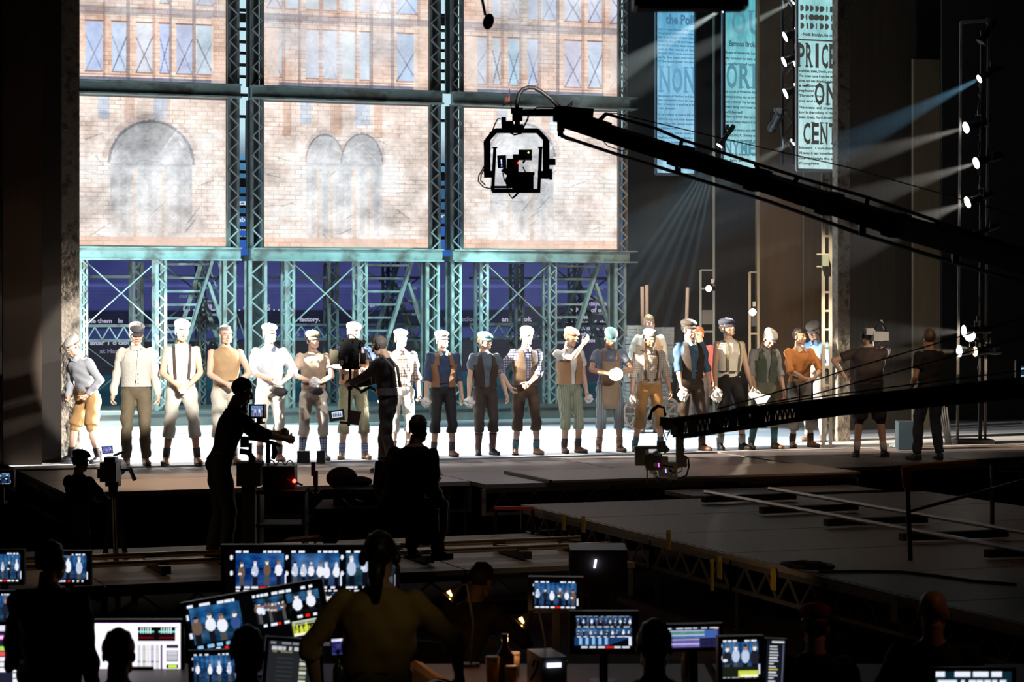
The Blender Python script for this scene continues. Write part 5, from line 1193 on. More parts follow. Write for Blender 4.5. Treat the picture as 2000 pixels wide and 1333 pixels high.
def monitor(label, c, w_, h_, yaw=0, tilt=0, roll=0, im=None, stand=True, cat='monitor', bez=.02, name='monitor', zfoot=None, group=None, mat=None):
    """screen of w_ x h_ metres centred at c, facing the camera when yaw is 0"""
    Mx = Matrix.Translation(Vector(c)) @ Matrix.Rotation(math.radians(yaw), 4, 'Z') @ Matrix.Rotation(math.radians(tilt), 4, 'X') @ Matrix.Rotation(math.radians(roll), 4, 'Y')
    t = thing(name, label, cat, M=Mx, group=group)
    m = MB(); b = bez
    m.box((0, .03, 0), (w_ + 2 * b, .04, h_ + 2 * b))
    m.box((0, .0, h_ / 2 + b / 2), (w_ + 2 * b, .02, b)); m.box((0, .0, -h_ / 2 - b / 2), (w_ + 2 * b, .02, b)); m.box((-w_ / 2 - b / 2, 0, 0), (b, .02, h_)); m.box((w_ / 2 + b / 2, 0, 0), (b, .02, h_))
    obj('bezel', m, PLAS, t)
    screen('screen', (-w_ / 2, .006, -h_ / 2), (w_ / 2, .006, -h_ / 2), (-w_ / 2, .006, h_ / 2), im, mat or SCR, t)
    if stand:
        zf = zfoot if zfoot is not None else c[2] - h_ / 2 - .12; L_ = c[2] - zf
        m = MB(); m.box((0, .07, -L_ / 2), (.05, .04, L_)); obj('stand', m, PLAS, t); m = MB(); m.box((0, .06, -L_ + .008), (w_ * .45, .18, .016)); obj('foot', m, PLAS, t)
    return t
def px_monitor(label, x0, y0, x1, y1, t, im, yaw=0, roll=0, tilt=0, **k):
    a = at(x0, y0, t); b = at(x1, y1, t); c = (a + b) / 2
    return monitor(label, c, abs(b.x - a.x), abs(a.z - b.z), yaw, tilt, roll, im, **k)
im = Img(40, 30, (.1, .12, .2)); painted_people(im, .04, .05, .96, .92, 5, 3, (.55, .58, .75), big=.95)
px_monitor('small lit monitor on the arm of the dolly operator console', 489, 793, 515, 815, t2, im, yaw=-14, bez=.014, zfoot=at(500, 829, t2).z)
gc = thing('equipment_cart', 'dark cart under the box with the red light', 'cart', at(540, 1075, 21.6))
m = MB(); boxpx(m, 505, 955, 600, 962, 21.6, .5); obj('cart_top', m, kDRK, gc, world=True)
for x in (509, 596):
    m = MB(); boxpx(m, x - 3, 962, x + 3, 1072, 21.6, .4); obj('cart_leg', m, DARKST, gc, world=True)
m = MB(); boxpx(m, 505, 1020, 600, 1026, 21.6, .5); obj('cart_shelf', m, kDRK, gc, world=True)
eb = thing('electronics_box', 'black electronics box with a glowing red lamp, in front of the stage', 'electronics', at(545, 955, 21.6))
m = MB(); boxpx(m, 516, 909, 578, 954, 21.6, .3); obj('case', m, PLAS, eb, world=True)
for (x, n_) in ((530, 0), (548, 1), (566, 2)): m = MB(); m.tube(up_arc(at(x - 8, 909, 21.55), at(x + 8, 909, 21.55), .045), .006, 6); obj('handle_loop', m, CABLE, eb, world=True)
m = MB(); m.cyl(at(575, 940, 21.42), at(575, 940, 21.46), .018, n=12); obj('lamp', m, glow('red_led', (1.0, .03, .02), 14), eb, world=True)
m = MB(); m.cyl(at(560, 936, 21.42), at(590, 948, 21.6), .01, n=6); obj('plug_lead', m, CABLE, eb, world=True)
bg_ = MB(); bg_.ell((0, 0, .06), (.15, .12, .11), n=16, m=10); bg_.ell((.17, 0, .03), (.12, .09, .05), n=12, m=8); bg_.xf(Matrix.Translation(at(668, 947, 21.8)))
solo('duffel_bag', bg_, kBLK, 'black soft bag on the dolly beside the seated man', 'bag', smooth=True)
st = thing('clamp_stand', 'thin black stand with a square clamp, left of the soft bag', 'stand', at(616, 985, 22))
m = MB(); p = at(615, 984, 22); p.z = LZ; m.cyl(at(617, 920, 22), p, .012, n=6); m.cyl(p, p + Vector((0, 0, .02)), .12, n=12); obj('rod', m, GUN, st, world=True)
m = MB(); boxpx(m, 608, 903, 616, 930, 22, .04); boxpx(m, 612, 920, 621, 948, 22, .05); obj('clamp', m, PLAS, st, world=True)
m = MB(); m.tube([at(600 + 16 + 9 * math.cos(a), 957 + 8 * math.sin(a), 22) for a in np.linspace(0, 2 * math.pi, 13)], .008, 6); obj('ring', m, ALU, st, world=True)
# camera dolly with the seated man
dl = thing('camera_dolly', 'large dark camera dolly on the track, under the seated man', 'dolly', at(750, 1075, 21.4))
m = MB(); boxpx(m, 622, 985, 860, 1030, 21.4, 1.0); obj('chassis', m, kDRK, dl, world=True)
for x in (650, 835):
    for dy in (-.32, .32):
        p = at(x, 1040, 21.4); m = MB(); m.cyl(p + Vector((0, dy - .04, -.0)), p + Vector((0, dy + .04, -.0)), .09, n=16); obj('wheel', m, PLAS, dl, world=True)
m = MB(); boxpx(m, 655, 953, 735, 986, 21.5, .5); boxpx(m, 676, 962, 716, 972, 21.2, .04); obj('body_box', m, kBLK, dl, world=True)
m = MB(); m.cyl(at(735, 985, 21.4), at(742, 905, 21.6), .05, n=10); obj('column', m, GUN, dl, world=True)
m = MB(); boxpx(m, 752, 968, 830, 982, 21.1, .36); m.cyl(at(790, 982, 21.1), at(790, 1010, 21.2), .04, n=8); obj('seat', m, kBLK, dl, world=True)
for (a, b) in (((694, 978), (708, 982)), ((668, 976), (690, 996)), ((676, 1012), (690, 1022))):
    m = MB(); m.cyl(at(*a, 20.8), at(*b, 20.8), .012, n=6); obj('chrome_lever', m, ALU, dl, world=True)
c3 = person('seated man in dark jacket on the dolly, seen from behind', 782, 1045, None, yaw=148, H=1.78, t=20.9, z0=-.25, fat=1.3, top_mat=kBLK, sleeve='long', trou=kBLK, tlen='long', shoe='black', hair=hGRY,
            pose=dict(pelvis=(0, 0, -.40), rf=(-.14, -.38), lf=(.16, -.42), rh=(-.16, -.40, .95), lh=(.24, -.38, .98), rk=(-.2, -1, .6), lk=(.2, -1, .6), head=(8, 14, 0), lean=(0, -.24)))
m = MB(); rr = random.Random(4)
for k in range(5): m.tube([at(838, 905 + 6 * k, 21.3), at(850 + rr.uniform(0, 16), 900 + 9 * k, 21.35), at(852 + rr.uniform(-3, 8), 915 + 8 * k, 21.3), at(840, 925 + 5 * k, 21.3)], .006, 5)
obj('cable_loop', m, CABLE, dl, world=True, kind='stuff')
m = MB(); m.cyl(at(738, 897, 21.6), at(760, 893, 21.6), .012, n=6); obj('pan_handle', m, GUN, dl, world=True)

# left camera operator with tripod camera
c4 = person('camera operator in black cap crouching at a tripod camera, lower left', 148, 1070, None, yaw=142, H=1.50, t=23.0, z0=HOUSE, top_mat=kBLK, sleeve='long', trou=kBLK, tlen='long', shoe='black', hair=hBLK, cap=kBLK, phones=True,
            pose=dict(rh=(-.10, -.46, 1.12), lh=(.20, -.44, 1.15), re=(-1, .3, -.7), le=(1, .3, -.7), rg='grip', lg='grip', lean=(0, -.06), head=(0, 4, 0)))
t4 = 22.6
tc_ = thing('tripod_camera', 'black camera with small flip screen on a tripod, lower left', 'camera', at(222, 1065, t4))
for (x, y, dt) in ((190, 1062, .2), (262, 1066, 0), (228, 1078, -.4)):
    m = MB(); b = at(x, y, t4 + dt); b.z = HOUSE; m.cyl(at(220, 966, t4), b, .016, n=8); m.cyl(at(224, 966, t4), b + Vector((.03, 0, 0)), .012, n=8); obj('leg', m, GUN, tc_, world=True)
m = MB(); m.cyl(at(221, 948, t4), at(221, 972, t4), .05, .04, n=12); boxpx(m, 208, 940, 234, 950, t4, .14); obj('head', m, PLAS, tc_, world=True)
m = MB(); boxpx(m, 200, 902, 232, 940, t4, .30); boxpx(m, 206, 893, 228, 904, t4, .18); boxpx(m, 192, 915, 204, 934, t4 + .1, .12); obj('camera_body', m, PLAS, tc_, world=True)
m = MB(); m.cyl(at(222, 915, t4 + .1), at(230, 913, t4 + .45), .075, .09, n=16); obj('lens', m, GUN, tc_, world=True)
m = MB(); m.bar(at(224, 890, t4), at(243, 882, t4 + .1), .05, .012); obj('eyepiece_hood', m, PLAS, tc_, world=True)
m = MB(); m.cyl(at(238, 918, t4), at(254, 918, t4 - .1), .012, n=6); m.cyl(at(254, 916, t4 - .1), at(263, 938, t4 - .15), .020, n=8); obj('pan_bar', m, GUN, tc_, world=True)
im = Img(20, 14, (.55, .5, .85)); painted_people(im, .05, .05, .95, .95, 4, 5, (.6, .55, .9))
q = [at(x, y, t4 - .1) for x, y in ((202, 886), (219, 884), (200, 874))]; m = MB(); g_ = [at(x, y, t4 - .08) for x, y in ((200, 888), (221, 886), (219, 871), (198, 873))]; m.add(g_ + [v + Vector((0, .02, 0)) for v in g_], [(0, 1, 2, 3), (7, 6, 5, 4), (0, 4, 5, 1), (1, 5, 6, 2), (2, 6, 7, 3), (3, 7, 4, 0)]); fs_ = obj('flip_screen', m, PLAS, tc_, world=True)
screen('screen', q[0], q[1], q[2], im, paint_mat('small_screen', .8), fs_, world=True)

# the two men on the right hand deck
c5 = person('camera operator in dark tee and shorts with a camera on his shoulder, seen from behind', 1697, 893, 640, yaw=168, top_mat=C('tee_dark_maroon', (.05, .036, .034)), sleeve='short', trou=kSHO, tlen='shorts', sock=sW, shoe='black', lowshoe=True, hair=hBRN, phones=True, fat=1.18,
            pose=dict(rf=(-.20, -.02), lf=(.16, .06), rh=(.02, -.30, 1.50), lh=(.34, -.05, 1.10), re=(-1, .2, -.3), le=(1, .3, 0), rg='grip', lg='grip', head=(18, 0, 0)))
t5 = 31.4
sc5 = thing('shoulder_camera', 'shoulder camera with body coloured pale for the white light on it, on the operator in dark shorts', 'camera', at(1714, 680, t5))
CAMW = M('camera_white_lit', (.55, .57, .60), .4)  # white light falling on the camera is put into this pale colour
m = MB(); m.box(at(1706, 657, t5), (.15, .34, .13), Matrix.Rotation(.3, 3, 'Z')); m.box(at(1699, 648, t5 - .1), (.10, .14, .09)); obj('camera_body', m, CAMW, sc5, world=True)
m = MB(); m.box(at(1729, 660, t5 - .02), (.11, .16, .17)); obj('battery', m, PLAS, sc5, world=True)
m = MB(); m.box(at(1730, 657, t5 - .12), (.075, .03, .12)); obj('side_panel', m, CAMW, sc5, world=True)
m = MB(); m.tube(up_arc(at(1707, 644, t5 + .1), at(1731, 648, t5 - .1), .12), .012, 6); obj('handle', m, PLAS, sc5, world=True)
m = MB(); m.bar(at(1721, 625, t5), at(1728, 645, t5), .04, .02); obj('antenna', m, CAMW, sc5, world=True)
m = MB(); m.box(at(1725, 672, t5 - .1), (.12, .2, .03)); obj('shoulder_pad', m, PLAS, sc5, world=True)
m = MB(); m.cyl(at(1703, 655, t5 + .15), at(1699, 653, t5 + .45), .06, .07, n=14); obj('lens', m, PLAS, sc5, world=True)
c6 = person('assistant with glasses in black tee and dark jeans standing beside the lamp boom', 1815, 899, 645, yaw=-152, top_mat=kBLK, sleeve='short', trou=kJEAN, tlen='long', shoe='black', lowshoe=True, hair=hBRN, glasses=True, fat=1.06, skin='tan',
            pose=dict(rf=(-.16, .02), lf=(.17, -.04), rh=(-.12, -.26, .94), lh=(.25, -.12, .92), rg='grip', lg='grip', head=(-14, 6, 0)))
BRT = onfloor(1750, 874).y
br_ = thing('dolly_handle', 'dolly handle with flat foot, coloured pale blue for the cyan light on it, beside the legs of the assistant', 'dolly_handle', at(1745, 872, BRT)); CY = M('handle_cyan_lit', (.45, .62, .72), .5)
m = MB(); m.cyl(at(1788, 824, BRT), at(1754, 856, BRT), .022, n=8); obj('handle', m, CY, br_, world=True)  # dolly handle, its pale blue stands for cyan light falling on it
m = MB(); m.cyl(at(1755, 855, BRT), at(1754, 872, BRT), .022, n=8); m.bar(at(1738, 872, BRT), at(1760, 868, BRT), .06, .05); obj('handle_foot', m, CY, br_, world=True)
fs = thing('folded_stand', 'folded grey light stand leaning behind the assistant', 'stand', at(1850, 866, 33.6))
for k in range(4): m = MB(); m.cyl(at(1834 + 5 * k, 790 + 2 * k, 33.9), onfloor(1848 + 3 * k, 868), .014, n=6); obj('leg', m, ALU, fs, world=True)
for (x, lab) in ((1760, 'low dark blue case on the deck behind the assistant'),):
    m = MB(); p = at(1772, 862, 33.1); m.box((p.x, p.y, .2), (.30, .3, .4)); solo('storage_case', m, M('case_blue', (.008, .018, .026), .6), lab, 'case')
for (x0, x1, lab) in ((581, 605, 'left black box on the stage lip at the feet of the man in brown tee'), (619, 635, 'right black box on the stage lip at the feet of the man in brown tee')):
    m = MB(); a, b = onfloor(x0, 905), onfloor(x1, 905); h = (904 - 880) / F * a.y; hw = (b.x - a.x) / 2
    m.loft([[Vector(v) for v in ((-hw, -.07, z), (hw, -.07, z), (hw, .10 - z * .4, z), (-hw, .10 - z * .4, z))] for z in (0, h)]); m.xf(Matrix.Translation((a + b) / 2)); solo('floor_monitor', m, M('floor_box_black', (.012, .012, .014), .5), lab, 'speaker')

# ------------------------------------------------------------------ upper camera crane with stabilised head
tg = 20.7
def g(X, Y, d=0): return at(920 + X / 5.331, 150 + Y / 5.331, tg + d)
cr = thing('camera_crane', 'long black camera crane arm with tension rods across the right half, above the actors', 'camera crane', at(1960, 520, 15.4))
cBLKM = M('crane_black', (.012, .011, .012), .42, .3)
def ct(px): return tg - (px - 1100) / 900 * 5.0
def pc(px, py, d=0): return at(px, py, ct(px) + d)
P0, P1, P2, P3 = (1106, 232), (1480, 352), (1750, 440), (2060, 528)
for a, b, h in ((P0, (1180, 256), .15), ((1180, 258), P1, .135), (P1, P2, .14), (P2, P3, .15)):
    m = MB(); m.bar(pc(*a), pc(*b), .15, h); obj('arm_section', m, cBLKM, cr, world=True)
for p in (P1, P2, (1330, 305), (1620, 398)):
    m = MB(); m.bar(pc(p[0] - 9, p[1] - 3), pc(p[0] + 9, p[1] + 3), .18, .17); obj('joint_collar', m, cBLKM, cr, world=True)
up_pts = [(1183, 222), (1281, 251), (1332, 273), (1475, 319), (1559, 346), (1695, 386), (1830, 432), (1990, 486)]
m = MB(); m.tube([pc(*p) for p in up_pts], .014, 6); obj('upper_rod', m, cBLKM, cr, world=True)
m = MB(); m.tube([pc(1183, 221), pc(1205, 222), pc(1430, 275), pc(1657, 327), pc(1985, 420)], .005, 5); obj('guy_wire', m, cBLKM, cr, world=True)
for a, b in (((1183, 223), (1168, 238)), ((1332, 273), (1326, 300)), ((1475, 319), (1490, 350)), ((1559, 346), (1538, 372)), ((1695, 388), (1688, 420)), ((1830, 432), (1842, 462))):
    m = MB(); m.bar(pc(*a), pc(*b), .02, .03); obj('rod_post', m, cBLKM, cr, world=True)
m = MB(); m.tube([pc(1097, 266), pc(1200, 300), pc(1400, 362), pc(1500, 393), pc(1680, 457), pc(1836, 505), pc(1990, 550)], .016, 6); obj('lower_rod', m, cBLKM, cr, world=True)
for x, y0, y1 in ((1324, 300, 340), (1684, 425, 460), (1866, 482, 514)):
    m = MB(); m.bar(pc(x, y0), pc(x, y1), .05, .06); obj('lower_post', m, cBLKM, cr, world=True)
m = MB(); m.tube([pc(1280, 300, -.1), pc(1330, 326, -.1), pc(1400, 333, -.1), pc(1460, 343, -.1), pc(1560, 398, -.1)], .016, 6); m.tube([pc(1167, 262), pc(1186, 285), pc(1215, 295), pc(1245, 285)], .005, 5); obj('sagging_cable', m, CABLE, cr, world=True)
m = MB(); m.bar(g(865, 385), g(1270, 420), .13, .14); boxpx(m, 1080, 213, 1112, 236, ct(1090), .16); obj('arm_tip', m, cBLKM, cr, world=True)
m = MB(); m.cyl(g(935, 450), g(935, 570), .034, n=12); m.cyl(g(932, 570), g(932, 622), .026, n=12); m.tube([g(940, 610), g(1000, 640), g(1060, 655)], .018, 8); obj('level_link', m, cBLKM, cr, world=True)
m = MB(); m.bar(g(535, 376), g(870, 376), .10, .012); m.bar(g(535, 356), g(870, 350), .10, .02); m.bar(g(535, 398), g(860, 398), .10, .02)
for x in (545, 650, 760, 850): m.bar(g(x, 352), g(x, 400), .09, .05 if x != 850 else .1)
m.v = m.v; obj('tip_plate', m, cBLKM, cr, world=True)
m = MB(); m.tube([g(480, 345), g(478, 270), g(500, 180), (g(540, 130)), g(600, 112), g(660, 115), g(740, 160), g(830, 230), g(900, 300), g(975, 352)], .019, 10); obj('cable_arc', m, CABLE, cr, world=True, smooth=True)
m = MB(); m.tube([g(630, 360), g(690, 318), g(760, 316), g(870, 322)], .006, 5); m.tube([g(970, 330), g(1030, 285), g(1062, 245), g(1050, 290), g(1015, 330)], .006, 5); m.tube([g(605, 370), g(590, 440), g(550, 520), g(520, 590), g(450, 606), g(405, 580)], .008, 5); obj('loose_cable', m, CABLE, cr, world=True)
fl = thing('small_flag', 'small striped red and white flag on the crane head', 'flag', g(415, 320))
m = MB(); m.cyl(g(400, 125), g(418, 330), .004, n=6); obj('pole', m, cBLKM, fl, world=True)
FLR = [M('flag_red', (.45, .05, .04), .8), M('flag_white', (.30, .26, .24), .8), M('flag_navy', (.05, .03, .06), .8)]
A0, A1, A2, A3 = g(402, 140), g(414, 250), g(325, 315), g(345, 250)
for k in range(7):
    f0, f1 = k / 7, (k + 1) / 7; m = MB(); m.sheet([[A0.lerp(A1, f0), A3.lerp(A2, f0)], [A0.lerp(A1, f1), A3.lerp(A2, f1)]]); m.add([v + Vector((0, .004, 0)) for v in map(Vector, m.v)], [(0, 2, 3, 1)])
    obj('stripe', m, FLR[k % 2], fl, world=True)
m = MB(); m.sheet([[A0 + Vector((0, -.004, 0)), A0.lerp(A3, .5) + Vector((0, -.004, 0))], [A0.lerp(A1, .5) + Vector((0, -.004, 0)), A0.lerp(A1, .5).lerp(A3.lerp(A2, .5), .45) + Vector((0, -.004, 0))]]); m.add([v + Vector((0, .002, 0)) for v in map(Vector, m.v)], [(0, 2, 3, 1)]); obj('canton', m, FLR[2], fl, world=True)
hd = thing('stabilised_head', 'octagonal gimbal frame carrying a camera, hanging from the crane tip', 'camera', g(475, 1200))
m = MB(); m.bar(g(415, 355), g(540, 355), .12, .05); m.cyl(g(482, 340), g(482, 462), .046, n=14); m.cyl(g(482, 455), g(482, 520), .024, n=10); obj('pan_motor', m, cBLKM, hd, world=True)
m = MB(); m.bar(g(318, 530), g(545, 530), .10, .055); boxpx(m, 980, 237, 1003, 250, tg, .08); m.cyl(g(340, 420), g(340, 490), .022, n=10); obj('top_block', m, cBLKM, hd, world=True)
def gbar(pts, wd, dp=.06):
    mm = MB()
    for a, b in zip(pts, pts[1:]): mm.bar(g(*a), g(*b), dp, wd); mm.cyl(g(*b, -dp / 2), g(*b, dp / 2), wd / 2, n=10)
    return mm
for pts in ([(475, 563), (258, 563), (168, 660), (168, 1010)], [(475, 563), (690, 563), (782, 660), (782, 1000)]): obj('yoke_arm', gbar(pts, .042), cBLKM, hd, world=True)
for (x0, x1, y, r_) in ((135, 235, 1015, .032), (695, 845, 1022, .036), (800, 880, 888, .03)):
    m = MB(); m.cyl(g(x0, y), g(x1, y), r_, n=14); obj('tilt_motor', m, cBLKM, hd, world=True)
m = MB(); m.cyl(g(830, 960), g(830, 1075), .012, n=6); obj('lever', m, cBLKM, hd, world=True)
for x, xb in ((248, 225), (725, 705)):
    m = MB(); m.bar(g(x, 735), g(xb, 1195), .03, .024); m.bar(g(x - 28, 738), g(x + 28, 738), .03, .012); obj('cradle_rod', m, M('rod_dark_red', (.045, .02, .018), .35, .5), hd, world=True)
m = MB(); m.bar(g(205, 1150), g(420, 1150), .05, .022); m.bar(g(220, 1190), g(722, 1190), .10, .035); obj('cradle_base', m, cBLKM, hd, world=True)
m = MB(); boxpx(m, 990, 311, 1013, 340, tg, .18); boxpx(m, 1000, 337, 1030, 372, tg, .16); m.cyl(g(430, 1085), g(430, 1085, -.25), .065, n=16); obj('camera_body', m, M('camera_dark_red', (.028, .014, .013), .4), hd, world=True)
m = MB(); boxpx(m, 1024, 339, 1042, 369, tg, .2); boxpx(m, 1010, 337, 1044, 342, tg, .16); obj('recorder', m, cBLKM, hd, world=True)
m = MB(); boxpx(m, 1013, 293, 1039, 313, tg, .08); m.cyl(g(470, 810), g(470, 870), .03, n=8); m.bar(g(480, 825), g(510, 822), .03, .02); m.bar(g(560, 870), g(540, 900), .02, .02); obj('viewfinder_monitor', m, cBLKM, hd, world=True)
m = MB(); m.bar(g(318, 820), g(325, 950), .08, .052); m.bar(g(330, 960), g(400, 1010), .05, .05); obj('battery', m, cBLKM, hd, world=True)
for (x, y, r_, c_, n_) in ((598, 790, .007, (.5, 1, .15), 'green_led'), (495, 897, .010, (1, .05, .03), 'red_led'), (316, 868, .005, (.3, .4, 1), 'blue_led'), (317, 888, .005, (.3, .4, 1), 'blue_led'), (318, 908, .005, (.3, .4, 1), 'blue_led'), (319, 930, .005, (.3, .4, 1), 'blue_led')):
    m = MB(); m.ell(g(x, y, -.12), r_, n=8, m=6); obj(n_, m, glow('led_' + n_, c_, 5), hd, world=True)
m = MB()
for pts in ([(310, 440), (280, 435), (250, 490), (220, 570), (190, 590)], [(205, 585), (135, 680), (140, 780), (150, 900), (140, 950)], [(140, 930), (80, 1030), (75, 1090), (130, 1150), (220, 1170)], [(150, 940), (105, 1020), (100, 1080), (150, 1130)], [(370, 1130), (400, 1230), (430, 1270), (470, 1240), (500, 1200)], [(430, 1265), (480, 1215), (530, 1195)], [(540, 940), (560, 980), (580, 1010)], [(330, 1000), (350, 1090), (380, 1095)]):
    m.tube([g(*p, -.03) for p in pts], .006, 5)
obj('head_cables', m, CABLE, hd, world=True, kind='stuff')

# ------------------------------------------------------------------ lower crane with lattice arm and underslung camera
tl = 20.8
def lt(px): return tl - (px - 1310) / 700 * 2.2
def pl(px, py, d=0): return at(px, py, lt(px) + d)
lc = thing('lattice_crane', 'lower crane with perforated lattice arm, passing before the legs of the actors', 'camera crane', pl(1990, 800))
m = MB(); m.tube([pl(1312, 822), pl(1640, 781), pl(2040, 738)], .028, 8); obj('top_tube', m, cBLKM, lc, world=True)
m = MB(); m.tube([pl(1330, 853), pl(1640, 808), pl(2040, 770)], .022, 8); obj('bottom_tube', m, cBLKM, lc, world=True)
def ly(px, f): return (822 + (781 - 822) * (px - 1312) / 328 if px < 1640 else 781 - 43 * (px - 1640) / 400) * (1 - f) + (853 - 45 * (px - 1330) / 310 if px < 1640 else 808 - 38 * (px - 1640) / 400) * f
segs = [(1314, 1335, 0), (1335, 1343, 1), (1343, 1363, 0), (1363, 1386, 1), (1386, 1413, 0), (1413, 1422, 1), (1422, 1440, 0), (1440, 1466, 1), (1466, 1495, 0), (1495, 1503, 1), (1503, 1514, 0), (1514, 1552, 1), (1552, 2040, 0)]
for x0, x1, k in segs:
    m = MB()
    if not k:
        q = [pl(x0, ly(x0, 0)), pl(x1, ly(x1, 0)), pl(x1, ly(x1, 1)), pl(x0, ly(x0, 1))]; m.add(q + [v + Vector((0, .05, 0)) for v in q], [(0, 1, 2, 3), (7, 6, 5, 4), (0, 4, 5, 1), (1, 5, 6, 2), (2, 6, 7, 3), (3, 7, 4, 0)]); obj('web_plate', m, cBLKM, lc, world=True)
    else:
        n = max(2, round((x1 - x0) / 5)); pts = [(x0 + (x1 - x0) * i / n, i % 2) for i in range(n + 1)]
        for a, b in zip(pts, pts[1:]): m.bar(pl(a[0], ly(a[0], a[1] * .9)), pl(b[0], ly(b[0], b[1] * .9)), .012, .012)
        obj('lattice_web', m, cBLKM, lc, world=True)
for x in (1352, 1400, 1452, 1483, 1576, 1620, 1700, 1800): m = MB(); m.bar(pl(x - 3, ly(x, -.1)), pl(x + 3, ly(x, 1.15)), .09, .06); m.bar(pl(x, ly(x, -.15)), pl(x, ly(x, 1.15)), .08, .05); obj('clamp_collar', m, cBLKM, lc, world=True)
for a in ([(1400, 800), (1561, 754), (1640, 727), (1885, 655), (2010, 618)], [(1430, 800), (1586, 772), (1640, 757), (1885, 690), (2010, 655)], [(1340, 815), (1640, 770), (2010, 722)]):
    m = MB(); m.tube([pl(*p) for p in a], .006, 5); obj('tension_wire', m, cBLKM, lc, world=True)
for x, y in ((1561, 752), (1586, 747)): m = MB(); m.bar(pl(x, y), pl(x, ly(x, 0)), .014, .018); obj('wire_post', m, cBLKM, lc, world=True)
def h_(X, Y, d=0): return at(1200 + X / 4.545, 700 + Y / 4.545, tl + d)
m = MB(); m.bar(h_(580, 600), h_(580, 935), .07, .062); m.bar(h_(500, 640), h_(600, 640), .08, .08); m.cyl(h_(470, 590, -.06), h_(470, 590, .06), .055, n=14); m.bar(h_(400, 560), h_(520, 570), .08, .08); obj('drop_post', m, cBLKM, lc, world=True)
m = MB()
for k in range(3): m.tube([h_(300 + 10 * k, 545, .03 * k), h_(330, 480 - 12 * k, .02), h_(385, 430 - 6 * k), h_(440, 440), h_(450, 500 + 10 * k)], .010, 6)
m.tube([h_(430, 600), h_(440, 680), h_(462, 730), h_(470, 690), h_(495, 640)], .006, 5); obj('tip_cables', m, CABLE, lc, world=True, kind='stuff')
uc = thing('underslung_camera', 'black camera with matte box slung under the lower crane tip', 'camera', h_(400, 1100))
m = MB(); boxpx(m, 1240, 876, 1262, 909, tl, .16); boxpx(m, 1238, 872, 1290, 877, tl, .18); obj('matte_box', m, cBLKM, uc, world=True)
m = MB(); boxpx(m, 1261, 886, 1292, 918, tl, .16); m.cyl(h_(340, 930, -.1), h_(340, 930, .12), .075, n=18); obj('lens_housing', m, cBLKM, uc, world=True)
m = MB(); boxpx(m, 1286, 892, 1304, 931, tl + .02, .14); boxpx(m, 1304, 903, 1322, 936, tl, .12); obj('camera_body', m, M('camera_grey_dark', (.035, .033, .03), .4), uc, world=True)
m = MB(); m.bar(h_(480, 970), h_(640, 930), .1, .05); m.bar(h_(570, 920), h_(640, 925), .08, .09); obj('mount', m, cBLKM, uc, world=True)
m = MB(); boxpx(m, 1283, 862, 1300, 884, tl, .10); m.bar(h_(400, 750), h_(470, 830), .06, .06); obj('follow_motor', m, cBLKM, uc, world=True)
m = MB(); m.box(h_(288, 832, -.12), (.035, .01, .045)); obj('white_label', m, M('label_white', (.6, .6, .58), .6), uc, world=True)
for (x, y, c_) in ((392, 950, (.9, .1, .9)), (455, 1000, (.4, .3, 1))): m = MB(); m.bar(h_(x, y - 18, -.12), h_(x + 3, y + 18, -.12), .01, .012); obj('status_light', m, glow('led_violet%d' % x, c_, 2.0), uc, world=True)
m = MB()
for pts in ([(610, 862), (655, 890), (662, 960), (640, 1040), (580, 1070)], [(370, 1010), (380, 1090), (440, 1105), (520, 1080), (600, 1075)], [(290, 960), (290, 1060), (290, 1100)], [(380, 1050), (420, 1110), (470, 1100)], [(560, 1020), (600, 1000), (600, 950)]): m.tube([h_(*p, -.03) for p in pts], .009 if pts[0][0] == 610 else .006, 6)
obj('camera_cables', m, CABLE, uc, world=True, kind='stuff')
for k in range(9):
    r_ = random.Random(k); x = r_.uniform(1268, 1318); y = r_.uniform(880, 930); m = MB(); p = at(x, y, tl - .09)
    if k % 3: m.box(p, (r_.uniform(.025, .06), .06, r_.uniform(.02, .05)), Matrix.Rotation(r_.uniform(-.6, .6), 3, 'Y'))
    else: m.cyl(p, p + Vector((0, -.05, 0)), r_.uniform(.015, .03), n=10)
    obj('control_knob' if k % 3 == 0 else 'accessory_block', m, GUN, uc, world=True)
for k in range(8):
    r_ = random.Random(k + 50); x = r_.uniform(666, 712); y = r_.uniform(664, 740); m = MB(); p = at(x, y, t1 - .12)
    if k % 2: m.box(p, (r_.uniform(.03, .07), .05, r_.uniform(.03, .09)))
    else: m.cyl(p, p + Vector((0, -.06, 0)), r_.uniform(.018, .035), n=10)
    obj('control_knob' if k % 2 == 0 else 'accessory_block', m, (GUN, ALU, PLAS, M('matte_box_tan'))[k % 4], rig, world=True)
# things hanging from above
hm = thing('hanging_microphone', 'dark fluffy microphone hanging from above at the top middle', 'microphone', at(955, 58, 15))
m = MB(); m.tube([at(938, -20, 15), at(942, 0, 15), at(948, 30, 15)], .011, 6); obj('cable', m, CABLE, hm, world=True)
m = MB(); m.ell(at(954, 42, 15), (.036, .035, .054), Matrix.Rotation(.25, 3, 'Y'), n=14, m=10); obj('windshield', m, kBLK, hm, world=True, smooth=True)
hb2 = thing('hanging_screen_box', 'black flat box hanging above the banners, at the top', 'box', at(1348, 18, 10.5))
m = MB(); boxpx(m, 1236, -60, 1458, 17, 10.5, .2); obj('case', m, PLAS, hb2, world=True); m = MB(); boxpx(m, 1244, 12, 1450, 20, 10.5, .15); obj('lower_rim', m, kBLK, hb2, world=True)
for x in (1260, 1435): m = MB(); m.cyl(at(x, -60, 10.5), at(x, -900, 10.5), .01, n=6); obj('hanger', m, DARKST, hb2, world=True)

